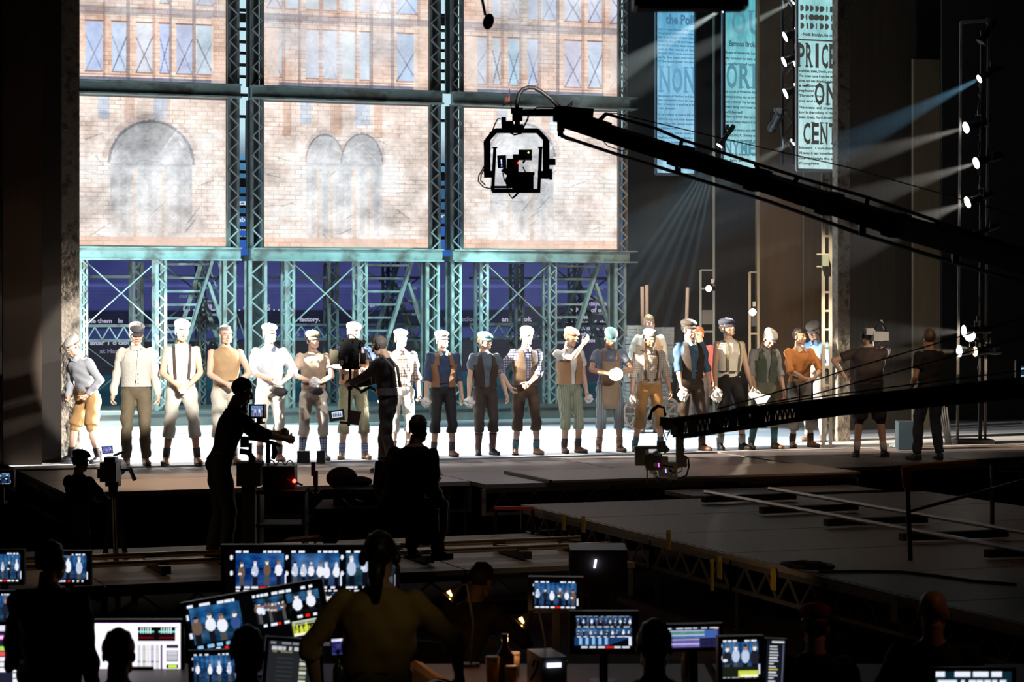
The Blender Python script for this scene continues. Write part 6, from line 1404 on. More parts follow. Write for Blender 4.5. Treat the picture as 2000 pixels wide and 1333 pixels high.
# ------------------------------------------------------------------ production desk and its screens (foreground)
DT = -0.13
def desk(label, x0, x1, y0, y1):
    t = thing('production_desk', label, 'desk', ((x0 + x1) / 2, (y0 + y1) / 2, HOUSE)); WD = M('desk_wood', (.10, .06, .04), .5, var=.3, stretch=(1, 8, 1))
    m = MB(); m.box(((x0 + x1) / 2, (y0 + y1) / 2, DT - .02), (x1 - x0, y1 - y0, .04)); obj('desktop', m, WD, t, world=True)
    for x in (x0 + .06, x1 - .06):
        for y in (y0 + .06, y1 - .06): m = MB(); m.box((x, y, (HOUSE + DT - .04) / 2), (.05, .05, DT - .04 - HOUSE)); obj('leg', m, DARKST, t, world=True)
    m = MB(); m.box(((x0 + x1) / 2, y1 - .05, DT - .25), (x1 - x0 - .1, .02, .4)); obj('modesty_panel', m, M('panel_maroon', (.03, .012, .01), .8), t, world=True)
desk('long production desk full of screens, lower left', -3.2, -1.05, 13.3, 14.4)
desk('long production desk with bottles and papers, bottom middle', -1.0, 1.2, 13.3, 14.4)
desk('production desk under the screens at the lower right', 1.25, 3.3, 13.3, 14.4)
# multiviewer wall screen
im = Img(230, 112, (.01, .01, .02))
for r_, c_, n, sd, bgc, big in ((0, 0, 4, 11, (.12, .25, .48), 1.05), (0, 1, 6, 12, (.10, .20, .36), 1.0), (0, 2, 4, 13, (.05, .16, .22), 1.3), (1, 0, 3, 14, (.06, .09, .18), 1.9), (1, 1, 2, 15, (.05, .12, .24), 1.9), (1, 2, 3, 16, (.05, .08, .14), 1.6)):
    x0 = .06 + .325 * c_; y0 = .06 + .49 * r_; painted_people(im, x0, y0, x0 + .285, y0 + .40, n, sd, bgc, big=big)
    dashes(im, x0, x0 + .09, y0 - .035, .025, 2, sd); dashes(im, x0 + .16, x0 + .28, y0 - .035, .025, 4, sd + 1); dashes(im, x0 + .0, x0 + .28, y0 + .41, .03, 6, sd + 2, red=True)
    for k in range(2): im.ell(x0 - .025, y0 + .05 + .2 * k, .009, .03, (.92, .94, 1))
    im.rect(x0 + .287, y0 + .26, x0 + .297, y0 + .4, (.9, .92, 1))
px_monitor('large screen split into six camera pictures, lower left of centre', 441, 1073, 772, 1228, 15.2, im, zfoot=DT - .02, bez=.03)
# tilted wide screen in front of it
im = Img(190, 96, (.01, .015, .02))
painted_people(im, .03, .08, .40, .78, 4, 21, (.10, .24, .36), big=1.05); dashes(im, .02, .20, .02, .05, 2, 1); dashes(im, .24, .40, .03, .05, 3, 2); dashes(im, .05, .33, .81, .06, 4, 3, (.55, .78, .95)); dashes(im, .18, .36, .90, .06, 3, 4, red=True)
im.rect(.005, .2, .022, .3, (.9, .92, 1)); im.rect(.005, .55, .025, .66, (.9, .92, 1))
painted_people(im, .50, .12, .72, .60, 9, 22, (.05, .08, .07), big=.8); painted_people(im, .74, .12, .98, .52, 2, 23, (.02, .04, .03), big=1.6); dashes(im, .50, .62, .04, .05, 4, 5); dashes(im, .64, .80, .04, .05, 3, 6); dashes(im, .86, .97, .03, .05, 2, 7); dashes(im, .55, .75, .63, .05, 4, 8, red=True); dashes(im, .80, .97, .56, .05, 3, 9, red=True)
im.rect(.74, .66, .97, .95, (.16, .17, .10)); r = random.Random(2)
for k in range(34): x = .755 + .0062 * k; h = r.uniform(.05, .20); im.rect(x, .90 - h, x + .005, .92, (.85, .88, .25))
im.rect(.755, .90, .97, .95, (.97, .98, .85)); 
for k in range(3): im.rect(.755, .67 + .03 * k, .97, .683 + .03 * k, (.85, .9, .8))
px_monitor('wide screen tilted sideways, before the six picture screen', 366, 1160, 634, 1262, 13.9, im, roll=-10, zfoot=DT)
px_monitor('screen with dark camera picture, behind the curly haired seated man', 375, 1277, 462, 1340, 13.3, view(4, 31), roll=-2, zfoot=DT - .2)
im = Img(90, 60, (.13, .14, .15)); dashes(im, .05, .95, .03, .06, 4, 1, (.5, .52, .55)); dashes(im, .08, .9, .14, .07, 7, 2, (.75, .77, .8)); dashes(im, .1, .6, .24, .03, 3, 8, (.5, .48, .3))
for k in range(6): im.rect(.68, .36 + .1 * k, .82, .43 + .1 * k, (.8, .82, .78) if k % 2 else (.55, .55, .45)); im.rect(.2, .38 + .1 * k, .55, .40 + .1 * k, (.22, .23, .25))
px_monitor('grey software screen right of the curly haired seated man', 522, 1254, 615, 1340, 13.2, im, roll=5, yaw=10, zfoot=DT - .2)
for x0, x1, lab in ((611, 628, 'small purple phone screen left of the woman in yellow'), (648, 682, 'purple tablet screen beside the woman in yellow')):
    im = Img(30, 24, (.16, .16, .38)); im.rect(0, 0, 1, .16, (.93, .9, 1)); im.a[..., :3] += im.noise(.2, 5, 3)[..., None]
    px_monitor(lab, x0, 1248, x1, 1280, 13.4, im, tilt=-20, roll=-4, zfoot=DT, bez=.008)
# white audio screen, coloured key screen, left pictures
im = Img(200, 120, (.98, .94, 1.0)); im.rect(0, 0, 1, .02, (.80, .55, 1)); im.rect(.02, .10, .05, .70, (.72, .72, .76)); im.rect(.052, .08, .06, .7, (.4, .38, .5)); im.rect(.02, .7, .09, 1, (.45, .42, .5))
for k in range(26): im.rect(.022, .11 + .022 * k, .048, .118 + .022 * k, (.95, .95, .97))
for x in (.56, .77):
    im.rect(x, .085, x + .17, .33, (.10, .03, .05)); im.rect(x, .15, x + .17, .18, (.35, .80, .72)); im.rect(x + .01, .27, x + .16, .285, (.45, .05, .08))
    for k in range(5): im.rect(x + .025 + .024 * k, .09, x + .037 + .024 * k, .20, (.75, .85, .85))
im.rect(.725, .085, .77, .33, (.05, .02, .03)); im.rect(.56, .085, .97, .092, (.15, .05, .1))
for x, c in ((.555, (.62, .62, .62)), (.605, (.55, .6, .55)), (.645, (.8, .75, .75)), (.69, (.45, .47, .55)), (.74, (.62, .63, .64))):
    im.rect(x, .40, x + .035, .88, c)
    for k in range(18): im.rect(x, .41 + .026 * k, x + .035, .418 + .026 * k, (.98, .98, 1))
im.rect(.79, .40, .81, .92, (.35, .32, .42)); im.rect(.85, .40, .97, .46, (.2, .19, .22)); im.rect(.85, .50, .97, .70, (.55, .54, .58)); 
for k in range(5): im.rect(.86, .52 + .03 * k, .96, .535 + .03 * k, (.85, .86, .88))
for y in (.75, .88): im.rect(.85, y, .97, y + .07, (.15, .16, .12)); im.rect(.87, y + .01, .955, y + .06, (.72, .88, .25))
for k in range(4): im.rect(.865 + .024 * k, .90, .875 + .024 * k, .945, (.2, .25, .1))
px_monitor('bright white software screen behind the smooth haired seated man, lower left', 162, 1217, 353, 1326, 14.2, im, zfoot=DT, mat=paint_mat('white_screen', 1.25))
im = Img(110, 130, (.13, .13, .22)); im.rect(0, 0, 1, .10, (.92, .93, 1)); im.rect(.6, .08, 1, .14, (.85, .87, .95)); im.rect(.03, .16, .62, .24, (.95, .25, .80)); im.rect(.05, .18, .60, .22, (1, .85, 1)); im.rect(.78, .15, .9, .22, (.95, .4, .4)); im.rect(.78, .25, .9, .33, (.97, .3, .35))
cols = ((.72, .9, .35), (.95, .35, .35), (.96, .96, .98), (.97, .75, .78), (.92, .93, 1), (.9, .92, 1), (.85, 1, .7))
for r_ in range(7):
    for c_ in range(5):
        if r_ > 4 and c_ < 2: continue
        x = .18 + .125 * c_; y = .34 + .085 * r_; cc = cols[0] if r_ == 0 else (cols[1] if r_ == 1 else cols[2]); im.rect(x, y, x + .11, y + .07, cc)
for k in range(3): im.rect(.88, .80 + .07 * k, 1, .85 + .07 * k, (.9, .9, .98))
im.rect(.2, .92, .4, 1, (.8, 1, .65)); im.rect(0, .30, .1, .36, (.9, .9, .95)); im.rect(0, .4, .03, .55, (.9, .2, .25))
px_monitor('screen of coloured keys, at the bottom left corner', -20, 1222, 84, 1345, 13.0, im, zfoot=DT - .35)
px_monitor('upper left screen of camera pictures, behind the dark standing man', -30, 1080, 42, 1137, 15.0, view(5, 41), zfoot=DT, bez=.02)
px_monitor('screen half hidden behind the dark standing man', 92, 1082, 172, 1138, 15.0, view(3, 42, big=1.5), zfoot=DT, bez=.02)
px_monitor('screen at the left edge, below the picture screen', -34, 1160, 26, 1220, 14.6, view(2, 43, big=2.0), zfoot=DT, bez=.02)
im = view(3, 44, 40, 30, big=1.5); px_monitor('small field screen at the far left beside the apron', -22, 925, 21, 946, 20.5, im, bez=.03, zfoot=at(0, 985, 20.5).z)
px_monitor('screen of actors in a line, right of the crane dolly', 1040, 1136, 1130, 1189, 14.3, view(6, 51), yaw=-6, roll=0, zfoot=DT, bez=.028)
im = Img(120, 80, (.01, .01, .02)); 
for y0, n, bgc in ((.03, 12, (.10, .12, .18)), (.36, 10, (.14, .22, .34))): painted_people(im, .03, y0, .97, y0 + .28, n, int(y0 * 100), bgc, big=1.1)
im.put((im.Y > .64) & (im.Y < .9), (.10, .22, .40)); [im.rect(.08 + .11 * k, .66, .13 + .11 * k, .88, (.55, .75, .92)) for k in range(5)]; im.put((im.Y > .64) & (im.X > .5) & (im.Y - .64 > (1 - im.X) * .6), (.02, .03, .06))
dashes(im, .05, .95, .32, .035, 8, 3); dashes(im, .05, .95, .62, .03, 8, 4); dashes(im, .12, .95, .92, .05, 6, 5, red=True); im.rect(.92, .64, .97, .9, (.9, .92, 1)); dashes(im, .03, .97, .0, .03, 9, 6)
px_monitor('screen with rows of audience pictures, bottom right of centre', 1122, 1204, 1237, 1268, 13.6, im, zfoot=DT, bez=.03)
im = Img(120, 50, (.12, .11, .25)); dashes(im, .02, .98, .02, .09, 6, 1, (.75, .78, .82))
for r_, cc in ((0, (.35, .60, .55)), (1, (.34, .45, .68)), (2, (.42, .36, .66)), (3, (.5, .42, .72))):
    im.rect(.02, .16 + .21 * r_, .97 if r_ < 2 else .62, .34 + .21 * r_, cc); im.rect(.02, .16 + .21 * r_, .97 if r_ < 2 else .62, .20 + .21 * r_, (.75, .78, .92))
    for k in range(22): im.rect(.03 + .043 * k, .23 + .21 * r_, .036 + .043 * k, .32 + .21 * r_, (.2, .2, .36))
im.rect(.72, .16, .97, .55, (.25, .38, .66)); im.rect(.9, .04, .98, .12, (.95, .8, .75))
px_monitor('purple and green timeline screen, bottom right', 1303, 1226, 1405, 1266, 13.2, im, roll=-1.5, zfoot=DT, bez=.02)
im = view(4, 61, 90, 90, big=1.3); im.rect(.05, .7, .95, .97, (.10, .12, .08)); im.rect(.45, .80, .95, .97, (.80, .85, .30)); im.rect(.5, .9, .95, .97, (.97, .97, .8))
px_monitor('screen of actors above a yellow waveform, behind the round headed dark person', 1408, 1250, 1486, 1326, 12.6, im, yaw=8, zfoot=DT - .4)
im = Img(40, 90, (.08, .09, .13)); r = random.Random(5)
for k in range(14): im.rect(.2, .12 + .06 * k, .2 + r.uniform(.25, .5), .145 + .06 * k, (.85, .87, .9) if k != 8 else (.85, .8, .4))
im.rect(.3, .02, .95, .06, (.9, .9, .92)); im.rect(.9, .08, .96, 1, (.4, .42, .5))
px_monitor('narrow list screen right of the waveform screen', 1495, 1252, 1532, 1345, 12.6, im, yaw=8, roll=3, zfoot=DT - .45, bez=.01)
im = Img(110, 30, (.05, .15, .2)); dashes(im, .02, .98, .05, .15, 4, 1); dashes(im, .05, .95, .3, .2, 9, 2); dashes(im, .02, .98, .6, .15, 12, 3, (.5, .75, .8)); im.rect(.03, .5, .2, .9, (.9, .95, .95))
px_monitor('teal software screen at the bottom right', 1826, 1312, 1976, 1372, 12.0, im, zfoot=DT - .55)
im = Img(20, 40, (.1, .15, .2)); dashes(im, 0, 1, .1, .1, 2, 1, (.6, .85, .95)); dashes(im, 0, 1, .4, .2, 2, 2, (.6, .85, .95)); dashes(im, 0, 1, .75, .15, 2, 3, (.6, .85, .95)); px_monitor('small lit screen at the right edge beside the boom', 1994, 715, 2030, 762, 22.0, im, zfoot=at(0, 830, 22).z, bez=.05)

# people in front of the screens, all seen from behind
SIT = dict(pelvis=(0, 0, -.46), rf=(-.14, -.40), lf=(.14, -.40), rk=(-.2, -1, .8), lk=(.2, -1, .8), rh=(-.20, -.40, 1.06), lh=(.20, -.40, 1.06), re=(-1, .3, -.5), le=(1, .3, -.5), hl=True)
c7 = person('woman in yellow shirt with headset and tied hair standing at the screens, seen from behind', 738, 0, None, yaw=176, H=1.77, t=12.0, z0=HOUSE, top_mat=C('shirt_ochre', (.46, .34, .11), rough=.85), sleeve='roll', collar=C('shirt_ochre', (.46, .34, .11)), trou=kDRK, tlen='long', shoe='black', hair=hBLK, hairlen=.12, phones=True, fat=1.1,
            pose=dict(rh=(-.40, -.24, .98), lh=(.34, -.16, .92), re=(-1, .6, 0), le=(1, .4, 0), head=(0, 8, 0), lean=(0, -.05)))
person('dark man standing before the left screens, seen from behind', 98, 0, None, yaw=172, H=1.62, t=13.0, z0=HOUSE, top_mat=kBLK, sleeve='long', trou=kBLK, tlen='long', shoe='black', hair=hBLK, phones=True, fat=1.18, pose=dict(head=(-25, 4, 0)))
def sitter(label, px, t, z0, yaw=178, **k):
    p = dict(SIT); p.update(k.pop('pose', {})); q = person(label, px, 0, None, yaw=yaw, H=k.pop('H', 1.76), t=t, z0=z0, top_mat=k.pop('top', kBLK), sleeve='long', trou=kBLK, tlen='long', shoe='black', pose=p, **k)
    b = q[4].translation; ch = thing('folding_chair', 'dark chair under the ' + label.split(',')[0], 'chair', b)
    s_ = MB(); s_.box((0, 0, 0), (.42, .42, .04)); s_.xf(q[4] @ Matrix.Translation(Vector((0, .0, .34)))); obj('seat', s_, kDRK, ch, world=True)
    s_ = MB(); s_.box((0, .24, .58), (.42, .03, .30)); s_.xf(q[4]); obj('backrest', s_, kDRK, ch, world=True)
    for x in (-.19, .19):
        for y in (-.19, .24): s_ = MB(); s_.bar((x, y, 0 if True else 0), (x, y, .58 if y > 0 else .34), .025); s_.xf(Matrix.Translation(Vector((0, 0, 0))) @ q[4]); obj('leg', s_, DARKST, ch, world=True)
    return q
sitter('seated man with smooth dark hair before the white screen, seen from behind', 232, 11.8, HOUSE, hair=hBLK, hairlen=.03, fat=1.15)
sitter('seated curly haired man before the tilted screen, seen from behind', 483, 11.2, HOUSE + .10, hair=hBLK, hairlen=.05, fat=1.15)
sitter('bald man sitting below the runway edge, lower right', 1822, 13.0, HOUSE, yaw=170, H=1.84, skin='tan')
sitter('seated person in red cap, lower right', 1592, 13.2, HOUSE, yaw=175, H=1.70, cap=C('cap_red', (.30, .03, .02)), hair=hBRN)
sitter('dark seated person between the two bottom right screens', 1278, 11.6, HOUSE, H=1.86, hair=hBLK, fat=1.1)
sitter('round headed dark person leaning before the timeline screen', 1392, 9.6, HOUSE - .02, H=1.72, hair=hBLK, fat=1.15, top=C('jacket_dark_brown', (.03, .015, .010)))
sitter('hunched person in brown shirt behind the desk, bottom middle', 884, 15.6, HOUSE, yaw=150, H=1.70, top=C('shirt_dull_brown', (.09, .055, .028)), hair=hBRN, pose=dict(lean=(0, -.30), head=(0, 30, 0)))

# things on the desks
def on(px, py, t=None, z=DT):
    p = onfloor(px, py, z) if t is None else at(px, py, t); return p
def bottle(px, t, h, r_, mat, label, neck=.35):
    p = at(px, 1290, t); p.z = DT; m = MB(); m.tube([p, p + Vector((0, 0, h * .58)), p + Vector((0, 0, h * .72)), p + Vector((0, 0, h * .8)), p + Vector((0, 0, h))], [r_, r_, r_ * .6, r_ * neck, r_ * neck], 14)
    b = thing('bottle', label, 'bottle', p); obj('body', m, mat, b, world=True, smooth=True); m = MB(); m.cyl(p + Vector((0, 0, h)), p + Vector((0, 0, h + .02)), r_ * neck * 1.1, n=10); obj('cap', m, PLAS, b, world=True)
def cup(px, t, h, r_, mat, label):
    p = at(px, 1290, t); p.z = DT; c = thing('cup', label, 'cup', p); m = MB(); m.cyl(p, p + Vector((0, 0, h)), r_ * .8, r_, n=16); obj('body', m, mat, c, world=True, smooth=True); m = MB(); m.cyl(p + Vector((0, 0, h)), p + Vector((0, 0, h + .012)), r_ * 1.08, r_ * .95, n=16); obj('lid', m, M('cup_lid', (.5, .45, .4), .5), c, world=True)
bottle(986, 13.7, .27, .055, M('bottle_brown', (.07, .03, .015), .15), 'large brown bottle on the desk, bottom middle')
bottle(126, 13.1, .29, .04, M('bottle_green', (.10, .22, .10), .1), 'green bottle at the bottom left before the white screen')
bottle(660, 13.4, .22, .03, M('bottle_dark_green', (.05, .14, .06), .12), 'slim green bottle left of the woman in yellow')
bottle(1340, 13.9, .2, .03, M('bottle_clear', (.2, .2, .2), .1), 'small bottle right of the audience picture screen')
cup(962, 13.6, .16, .042, M('cup_yellow', (.55, .28, .05), .5), 'yellow paper cup left of the brown bottle')
cup(998, 13.5, .12, .036, M('cup_ochre', (.40, .24, .10), .5), 'ochre cup right of the brown bottle')
cup(1006, 13.9, .14, .03, M('cup_pale', (.5, .38, .28), .5), 'pale cup behind the ochre cup on the desk')
def sheet_(px, t, w_, d_, mat, label, rot=0, h=.004, fold=.0, cat='paper', name='paper_sheet'):
    p = at(px, 1290, t); p.z = DT + .002; m = MB(); n = 6
    g0 = [[Vector((w_ * (i / n - .5), d_ * (j / n - .5), fold * math.sin(math.pi * i / n) * (.5 + .5 * j / n))) for i in range(n + 1)] for j in range(n + 1)]
    m.sheet(g0); m.sheet([[v + Vector((0, 0, h)) for v in r_] for r_ in g0]); m.xf(Matrix.Translation(p) @ Matrix.Rotation(rot, 4, 'Z')); return solo(name, m, mat, label, cat)
sheet_(832, 13.6, .30, .30, M('paper_orange', (.55, .30, .12), .7), 'folded orange paper on the desk right of the woman in yellow', .5, fold=.12)
sheet_(1012, 13.45, .28, .22, M('paper_white', (.55, .50, .48), .7), 'white papers beside the cups on the desk', -.3)
sheet_(880, 13.45, .34, .24, M('paper_grey', (.32, .28, .27), .7), 'grey papers lying left of the cups', .2)
sheet_(1165, 13.4, .3, .2, M('paper_dim', (.3, .26, .24), .7), 'papers under the audience picture screen', .1)
bx = thing('drive_box', 'dark desktop drive box with row of small white lights', 'electronics', at(1068, 1290, 13.5)); p = at(1068, 1290, 13.5); p.z = DT
m = MB(); m.box(p + Vector((0, .05, .10)), (.15, .34, .20), Matrix.Rotation(.25, 3, 'Z')); obj('case', m, M('drive_grey', (.09, .09, .095), .35, .4), bx, world=True)
m = MB(); m.box(p + Vector((.04, -.128, .155)), (.085, .012, .026), Matrix.Rotation(.25, 3, 'Z')); obj('light_row', m, glow('led_white', (.75, .78, 1), 1.6), bx, world=True)
m = MB(); m.tube([at(1040, 1302, 13.1), at(1044, 1290, 13.1), at(1052, 1294, 13.1), at(1046, 1312, 13.1), at(1036, 1330, 13.1)], .008, 6); obj('cable', m, CABLE, bx, world=True)
cb = thing('equipment_cube', 'black equipment cube with a bright upright light slit, right of the low deck', 'electronics', at(1163, 1140, 17.0))
m = MB(); boxpx(m, 1112, 1068, 1222, 1138, 17.3, .5); obj('case', m, M('cube_black', (.035, .032, .028), .45), cb, world=True)
m = MB(); m.bar(at(1164, 1094, 17.03), at(1161, 1110, 17.03), .02, .012); obj('light_slit', m, glow('slit_white', (.75, .75, 1), 6), cb, world=True)
m = MB(); boxpx(m, 1118, 1138, 1216, 1150, 17.3, .4); q = boxpx(m, 1150, 1150, 1190, 1250, 17.3, .2); obj('stand', m, DARKST, cb, world=True)
for px, py, t, lab in ((881, 1160, 14.3, 'gooseneck desk lamp with tiny glowing bulb behind the desk, bottom middle'), (1021, 1212, 13.9, 'gooseneck desk lamp with tiny glowing bulb left of the audience screen')):
    dl_ = thing('desk_lamp', lab, 'lamp', Vector((at(px, py, t).x, t, DT))); p = at(px, py, t); b = Vector((p.x + .12, t, DT))
    m = MB(); m.cyl(b, b + Vector((0, 0, .02)), .06, n=14); obj('base', m, PLAS, dl_, world=True)
    m = MB(); m.tube([b, b + Vector((.02, 0, (p.z - DT) * .6)), b + Vector((-.02, 0, p.z - DT + .06)), p + Vector((.05, 0, .05))], .008, 6); obj('gooseneck', m, PLAS, dl_, world=True)
    m = MB(); m.cyl(p + Vector((.05, 0, .05)), p + Vector((-.02, -.02, -.02)), .015, .045, n=12); obj('shade', m, PLAS, dl_, world=True)
    m = MB(); m.tube([p + Vector((-.015, -.045, .02)), p + Vector((.0, -.05, -.005)), p + Vector((-.005, -.05, -.03))], [.012, .009, .004], 8); obj('bulb', m, glow('bulb_warm', (1, .45, .12), 9), dl_, world=True)
    l = bpy.data.lights.new('desk_lamp_light', 'POINT'); l.energy = 1.5; l.color = (1, .5, .2); l.shadow_soft_size = .03; lo = bpy.data.objects.new('desk_lamp_light', l); lo.location = p + Vector((-.03, -.09, -.05)); COL.objects.link(lo)
m = MB(); m.box((0, 0, .015), (.36, .24, .03)); m.v = [(x + .02 * math.sin(9 * y), y, z * (1 + .4 * math.sin(8 * x))) for x, y, z in m.v]; m.xf(Matrix.Translation(at(598, 1052, 21.0) + Vector((0, 0, -.02)))); solo('folded_cloth', m, C('cloth_orange', (.65, .28, .05)), 'bright orange folded cloth on the low deck before the dolly', 'cloth')

# ------------------------------------------------------------------ lamp booms and lanterns in the right wing
LENS = glow('lamp_lens_white', (1.0, .97, .90), 14); LENSB = glow('lamp_lens_blue', (.70, .86, 1.0), 16); LENSA = glow('lamp_lens_amber', (1.0, .72, .40), 3.5); LENSO = M('lamp_lens_off', (.10, .10, .11), .2)
def lantern(label, p, d, r_=.085, L_=.42, lens=LENS, group='lanterns in the right wing', shine=None):
    """theatre lantern: lens at p, looking along d"""
    d = Vector(d).normalized(); p = Vector(p); t = thing('stage_lantern', label, 'stage light', p - d * L_ * .5, group=group); x, y, _ = basis(d)
    m = MB(); m.tube([p - d * L_, p - d * L_ * .75, p - d * L_ * .55, p - d * .06, p - d * .005], [r_ * .7, r_ * .8, r_ * .62, r_ * .85, r_ * 1.12], 16); obj('housing', m, GUN, t, world=True)
    m = MB(); m.cyl(p - d * .012, p + d * .002, r_, n=20); obj('lens', m, lens, t, world=True)
    m = MB(); c = p - d * L_ * .55; s = Vector((0, 0, 1)).cross(d); s = s.normalized() if s.length > .01 else Vector((1, 0, 0))
    m.tube([c + s * r_ * 1.15, c + s * r_ * 1.2 + Vector((0, 0, r_ * 1.6)), c - s * r_ * 1.2 + Vector((0, 0, r_ * 1.6)), c - s * r_ * 1.15], .012, 6); obj('yoke', m, GUN, t, world=True)
    m = MB(); m.box(c + Vector((0, 0, r_ * 1.6 + .04)), (.05, .05, .08)); obj('clamp', m, ALU, t, world=True)
    if shine: spot('lantern_beam', p + d * .03, p + d * 5, shine[0], shine[1], shine[2], shine[3] if len(shine) > 3 else .3, .03)
    return t
tb = 34.5
boom = thing('lamp_boom', 'tall rectangular boom frame of thin bars carrying round lamps, at the right', 'lighting stand', onfloor(1905, 866))
def bz(px, py): return at(px, py, tb)
for x0, x1 in ((1877, 1870), (1931, 1924)):
    m = MB(); a = bz(x0, 42 if x0 < 1900 else 39); b = bz(x1, 866); b.z = 0; m.bar(a, b, .035, .035); obj('upright', m, M('boom_grey', (.24, .22, .20), .5, .3), boom, world=True)
m = MB(); m.bar(bz(1877, 44), bz(1931, 40), .04, .05); obj('top_bar', m, MATS['boom_grey'], boom, world=True)
m = MB(); a = bz(1918, 60); b = bz(1914, 866); b.z = 0; m.cyl(a, b, .03, n=8); obj('pipe', m, GUN, boom, world=True)
m = MB(); b = onfloor(1900, 866); m.box(b + Vector((0, 0, .03)), (.55, .5, .06)); obj('foot_plate', m, DARKST, boom, world=True)
m = MB()
for k in range(40):
    y = 150 + k * 16; m.tube([bz(1914 + random.uniform(-4, 5), y), bz(1915 + random.uniform(-5, 6), y + 9), bz(1913 + random.uniform(-4, 5), y + 18)], .012, 5)
obj('cable_bundle', m, CABLE, boom, world=True, kind='stuff')
LD = S(-1, -.12) - S(0, 0)
def dirl(dz, dv=-.25): return Vector(S(-1, dv) - S(0, 0)) + Vector((0, 0, dz))
def to(du, z): return ('aim', S(18.4 - du, 30.0, z))
for px, py, aim, lens, lab, shine, r_ in ((1911, 155, S(9.5, 31.0, 1.0), LENSB, 'blue white lantern with a visible beam, high on the boom', (52000, (.3, .68, 1.0), 12, .2), .06), (1885, 250, S(6.6, 30.55, 1.5), LENS, 'second lit lantern from the top of the boom', (42000, WHITE, 11, .12), .085), (1905, 319, S(9.6, 30.55, 1.5), LENS, 'third lit lantern from the top of the boom', (36000, WHITE, 13, .12), .085), (1888, 396, S(12.4, 30.55, 1.5), LENS, 'fourth lit lantern from the top of the boom', (22000, WHITE, 18, .12), .085),
        (1903, 460, S(14, 31.0, 1.0), LENSO, 'unlit lantern behind the crane arm on the boom', None, .07), (1881, 647, S(14.6, 30.55, 1.5), LENS, 'left lantern of the upper pair, low on the boom', (9000, WHITE, 20, .12), .085), (1893, 656, S(15.5, 27.9, 1.55), LENS, 'right lantern of the upper pair, low on the boom', (800, WHITE, 15, .3), .085),
        (1872, 686, S(11.0, 30.55, 1.2), LENS, 'white lantern of the lower pair on the boom', (13000, WARM, 13, .12), .085), (1903, 687, S(10, 30.4, 1.2), LENSA, 'amber lantern of the lower pair on the boom', None, .075), (1914, 84, S(12, 30.0, -3), LENSO, 'unlit lantern at the very top of the boom', None, .07)):
    p = bz(px, py) + Vector((0, -.05, 0)); d = (Vector(aim) - p).normalized()
    dd = Vector((d.x, d.y, d.z)) if py < 200 or py == 460 else d
    lantern(lab, p, dd, r_, lens=lens, shine=shine)
# lanterns among the banners
def wl(px, py, t, d, lab, lens=LENS, r_=.085, shine=None, **k): lantern(lab, at(px, py, t), d, r_, lens=lens, shine=shine, **k)
tp = thing('lighting_truss', 'dim hanging vertical truss with lanterns between the second and third banner', 'lighting truss', at(1538, 322, 39.4))
tpy = 39.4
for x in (1528, 1549):
    m = MB(); a = at(x, -40, tpy); b = at(x, 322, tpy); m.cyl(a, b, .025, n=8); obj('chord', m, GUN, tp, world=True)
l = MB()
for k in range(13): l.bar(at(1528 if k % 2 else 1549, -40 + 28 * k, tpy), at(1549 if k % 2 else 1528, -12 + 28 * k, tpy), .02)
obj('lattice', l, GUN, tp, world=True)
for x, y in ((1536, 66), (1534, 116), (1537, 178), (1530, 216), (1549, 276), (1549, 2)):
    m = MB(); m.bar(at(x - 8, y, 39.4), at(x + 8, y, 39.4), .05, .05); m.bar(at(x, y, 38.95), at(x, y, 39.4), .04, .04); obj('bracket', m, GUN, tp, world=True)
dl3 = Vector((-.75, -.45, -.5)); dl4 = Vector((-.93, -.12, -.42))
wl(1533, 72, 39.0, dl4, 'upper lit lantern between the second and third banner', shine=(3500, (1,.9,.7), 13)); wl(1531, 121, 39.0, dl4, 'second lit lantern between the second and third banner', shine=(2500, (1,.9,.7), 13)); wl(1534, 183, 39.0, dl4, 'third lit lantern between the second and third banner', shine=(2000, (1,.9,.7), 13))
wl(1553, 127, 39.1, dl4, 'small lantern half hidden by the PRICE banner', r_=.06); wl(1554, 58, 39.1, dl4, 'small lantern at the top edge of the PRICE banner', r_=.04, lens=LENSA); wl(1553, 168, 39.1, dl4, 'lantern peeping out low beside the PRICE banner', r_=.05, lens=LENSA)
wl(1526, 218, 39.1, Vector((.3, -.5, .6)), 'unlit copper toned lantern pointing up beside the PRICE banner', lens=LENSO, r_=.10)
wl(1409, 19, 38.0, Vector((-.90, -.1, -.55)), 'brilliant lantern casting a pale beam across the Poll banner', lens=LENSB, r_=.055, shine=(170000, (.80, .95, .95), 12, .3))
wl(1548, 3, 39.25, Vector((-.90, -.05, -.48)), 'brilliant lantern at the top edge, left of the PRICE banner', lens=LENSB, r_=.06, shine=(110000, (.80, .95, .9), 10, .3))
wl(1405, 285, 38.0, Vector((-.72, -.15, -1.0)), 'brilliant lantern beside the ORM banner sending blue rays down', lens=LENSB, r_=.055, shine=(4000, (.5, .8, 1.0), 34, .3))
for k in range(6):
    p = at(1405, 285, 38.0); spot('ray', p + Vector((-.04, -.03, -.05)), p + Vector((-.72 + .09 * k, -.15, -1.0 - .03 * k)), 170000, (.40, .78, 1.0), 3.0, .6, .01)
hp = thing('hanging_pipe', 'thin pipe hanging beside the ORM banner, carrying two brilliant lanterns', 'pipe', at(1414, 300, 38.1)); m = MB(); m.cyl(at(1414, 300, 38.1), at(1414, -900, 38.1), .025, n=8); obj('pipe', m, GUN, hp, world=True); m = MB(); m.bar(at(1408, 278, 38.1), at(1416, 278, 38.1), .03, .03); obj('bracket', m, GUN, hp, world=True); m = MB(); m.bar(at(1409, 12, 38.1), at(1416, 12, 38.1), .03, .03); obj('bracket', m, GUN, hp, world=True)
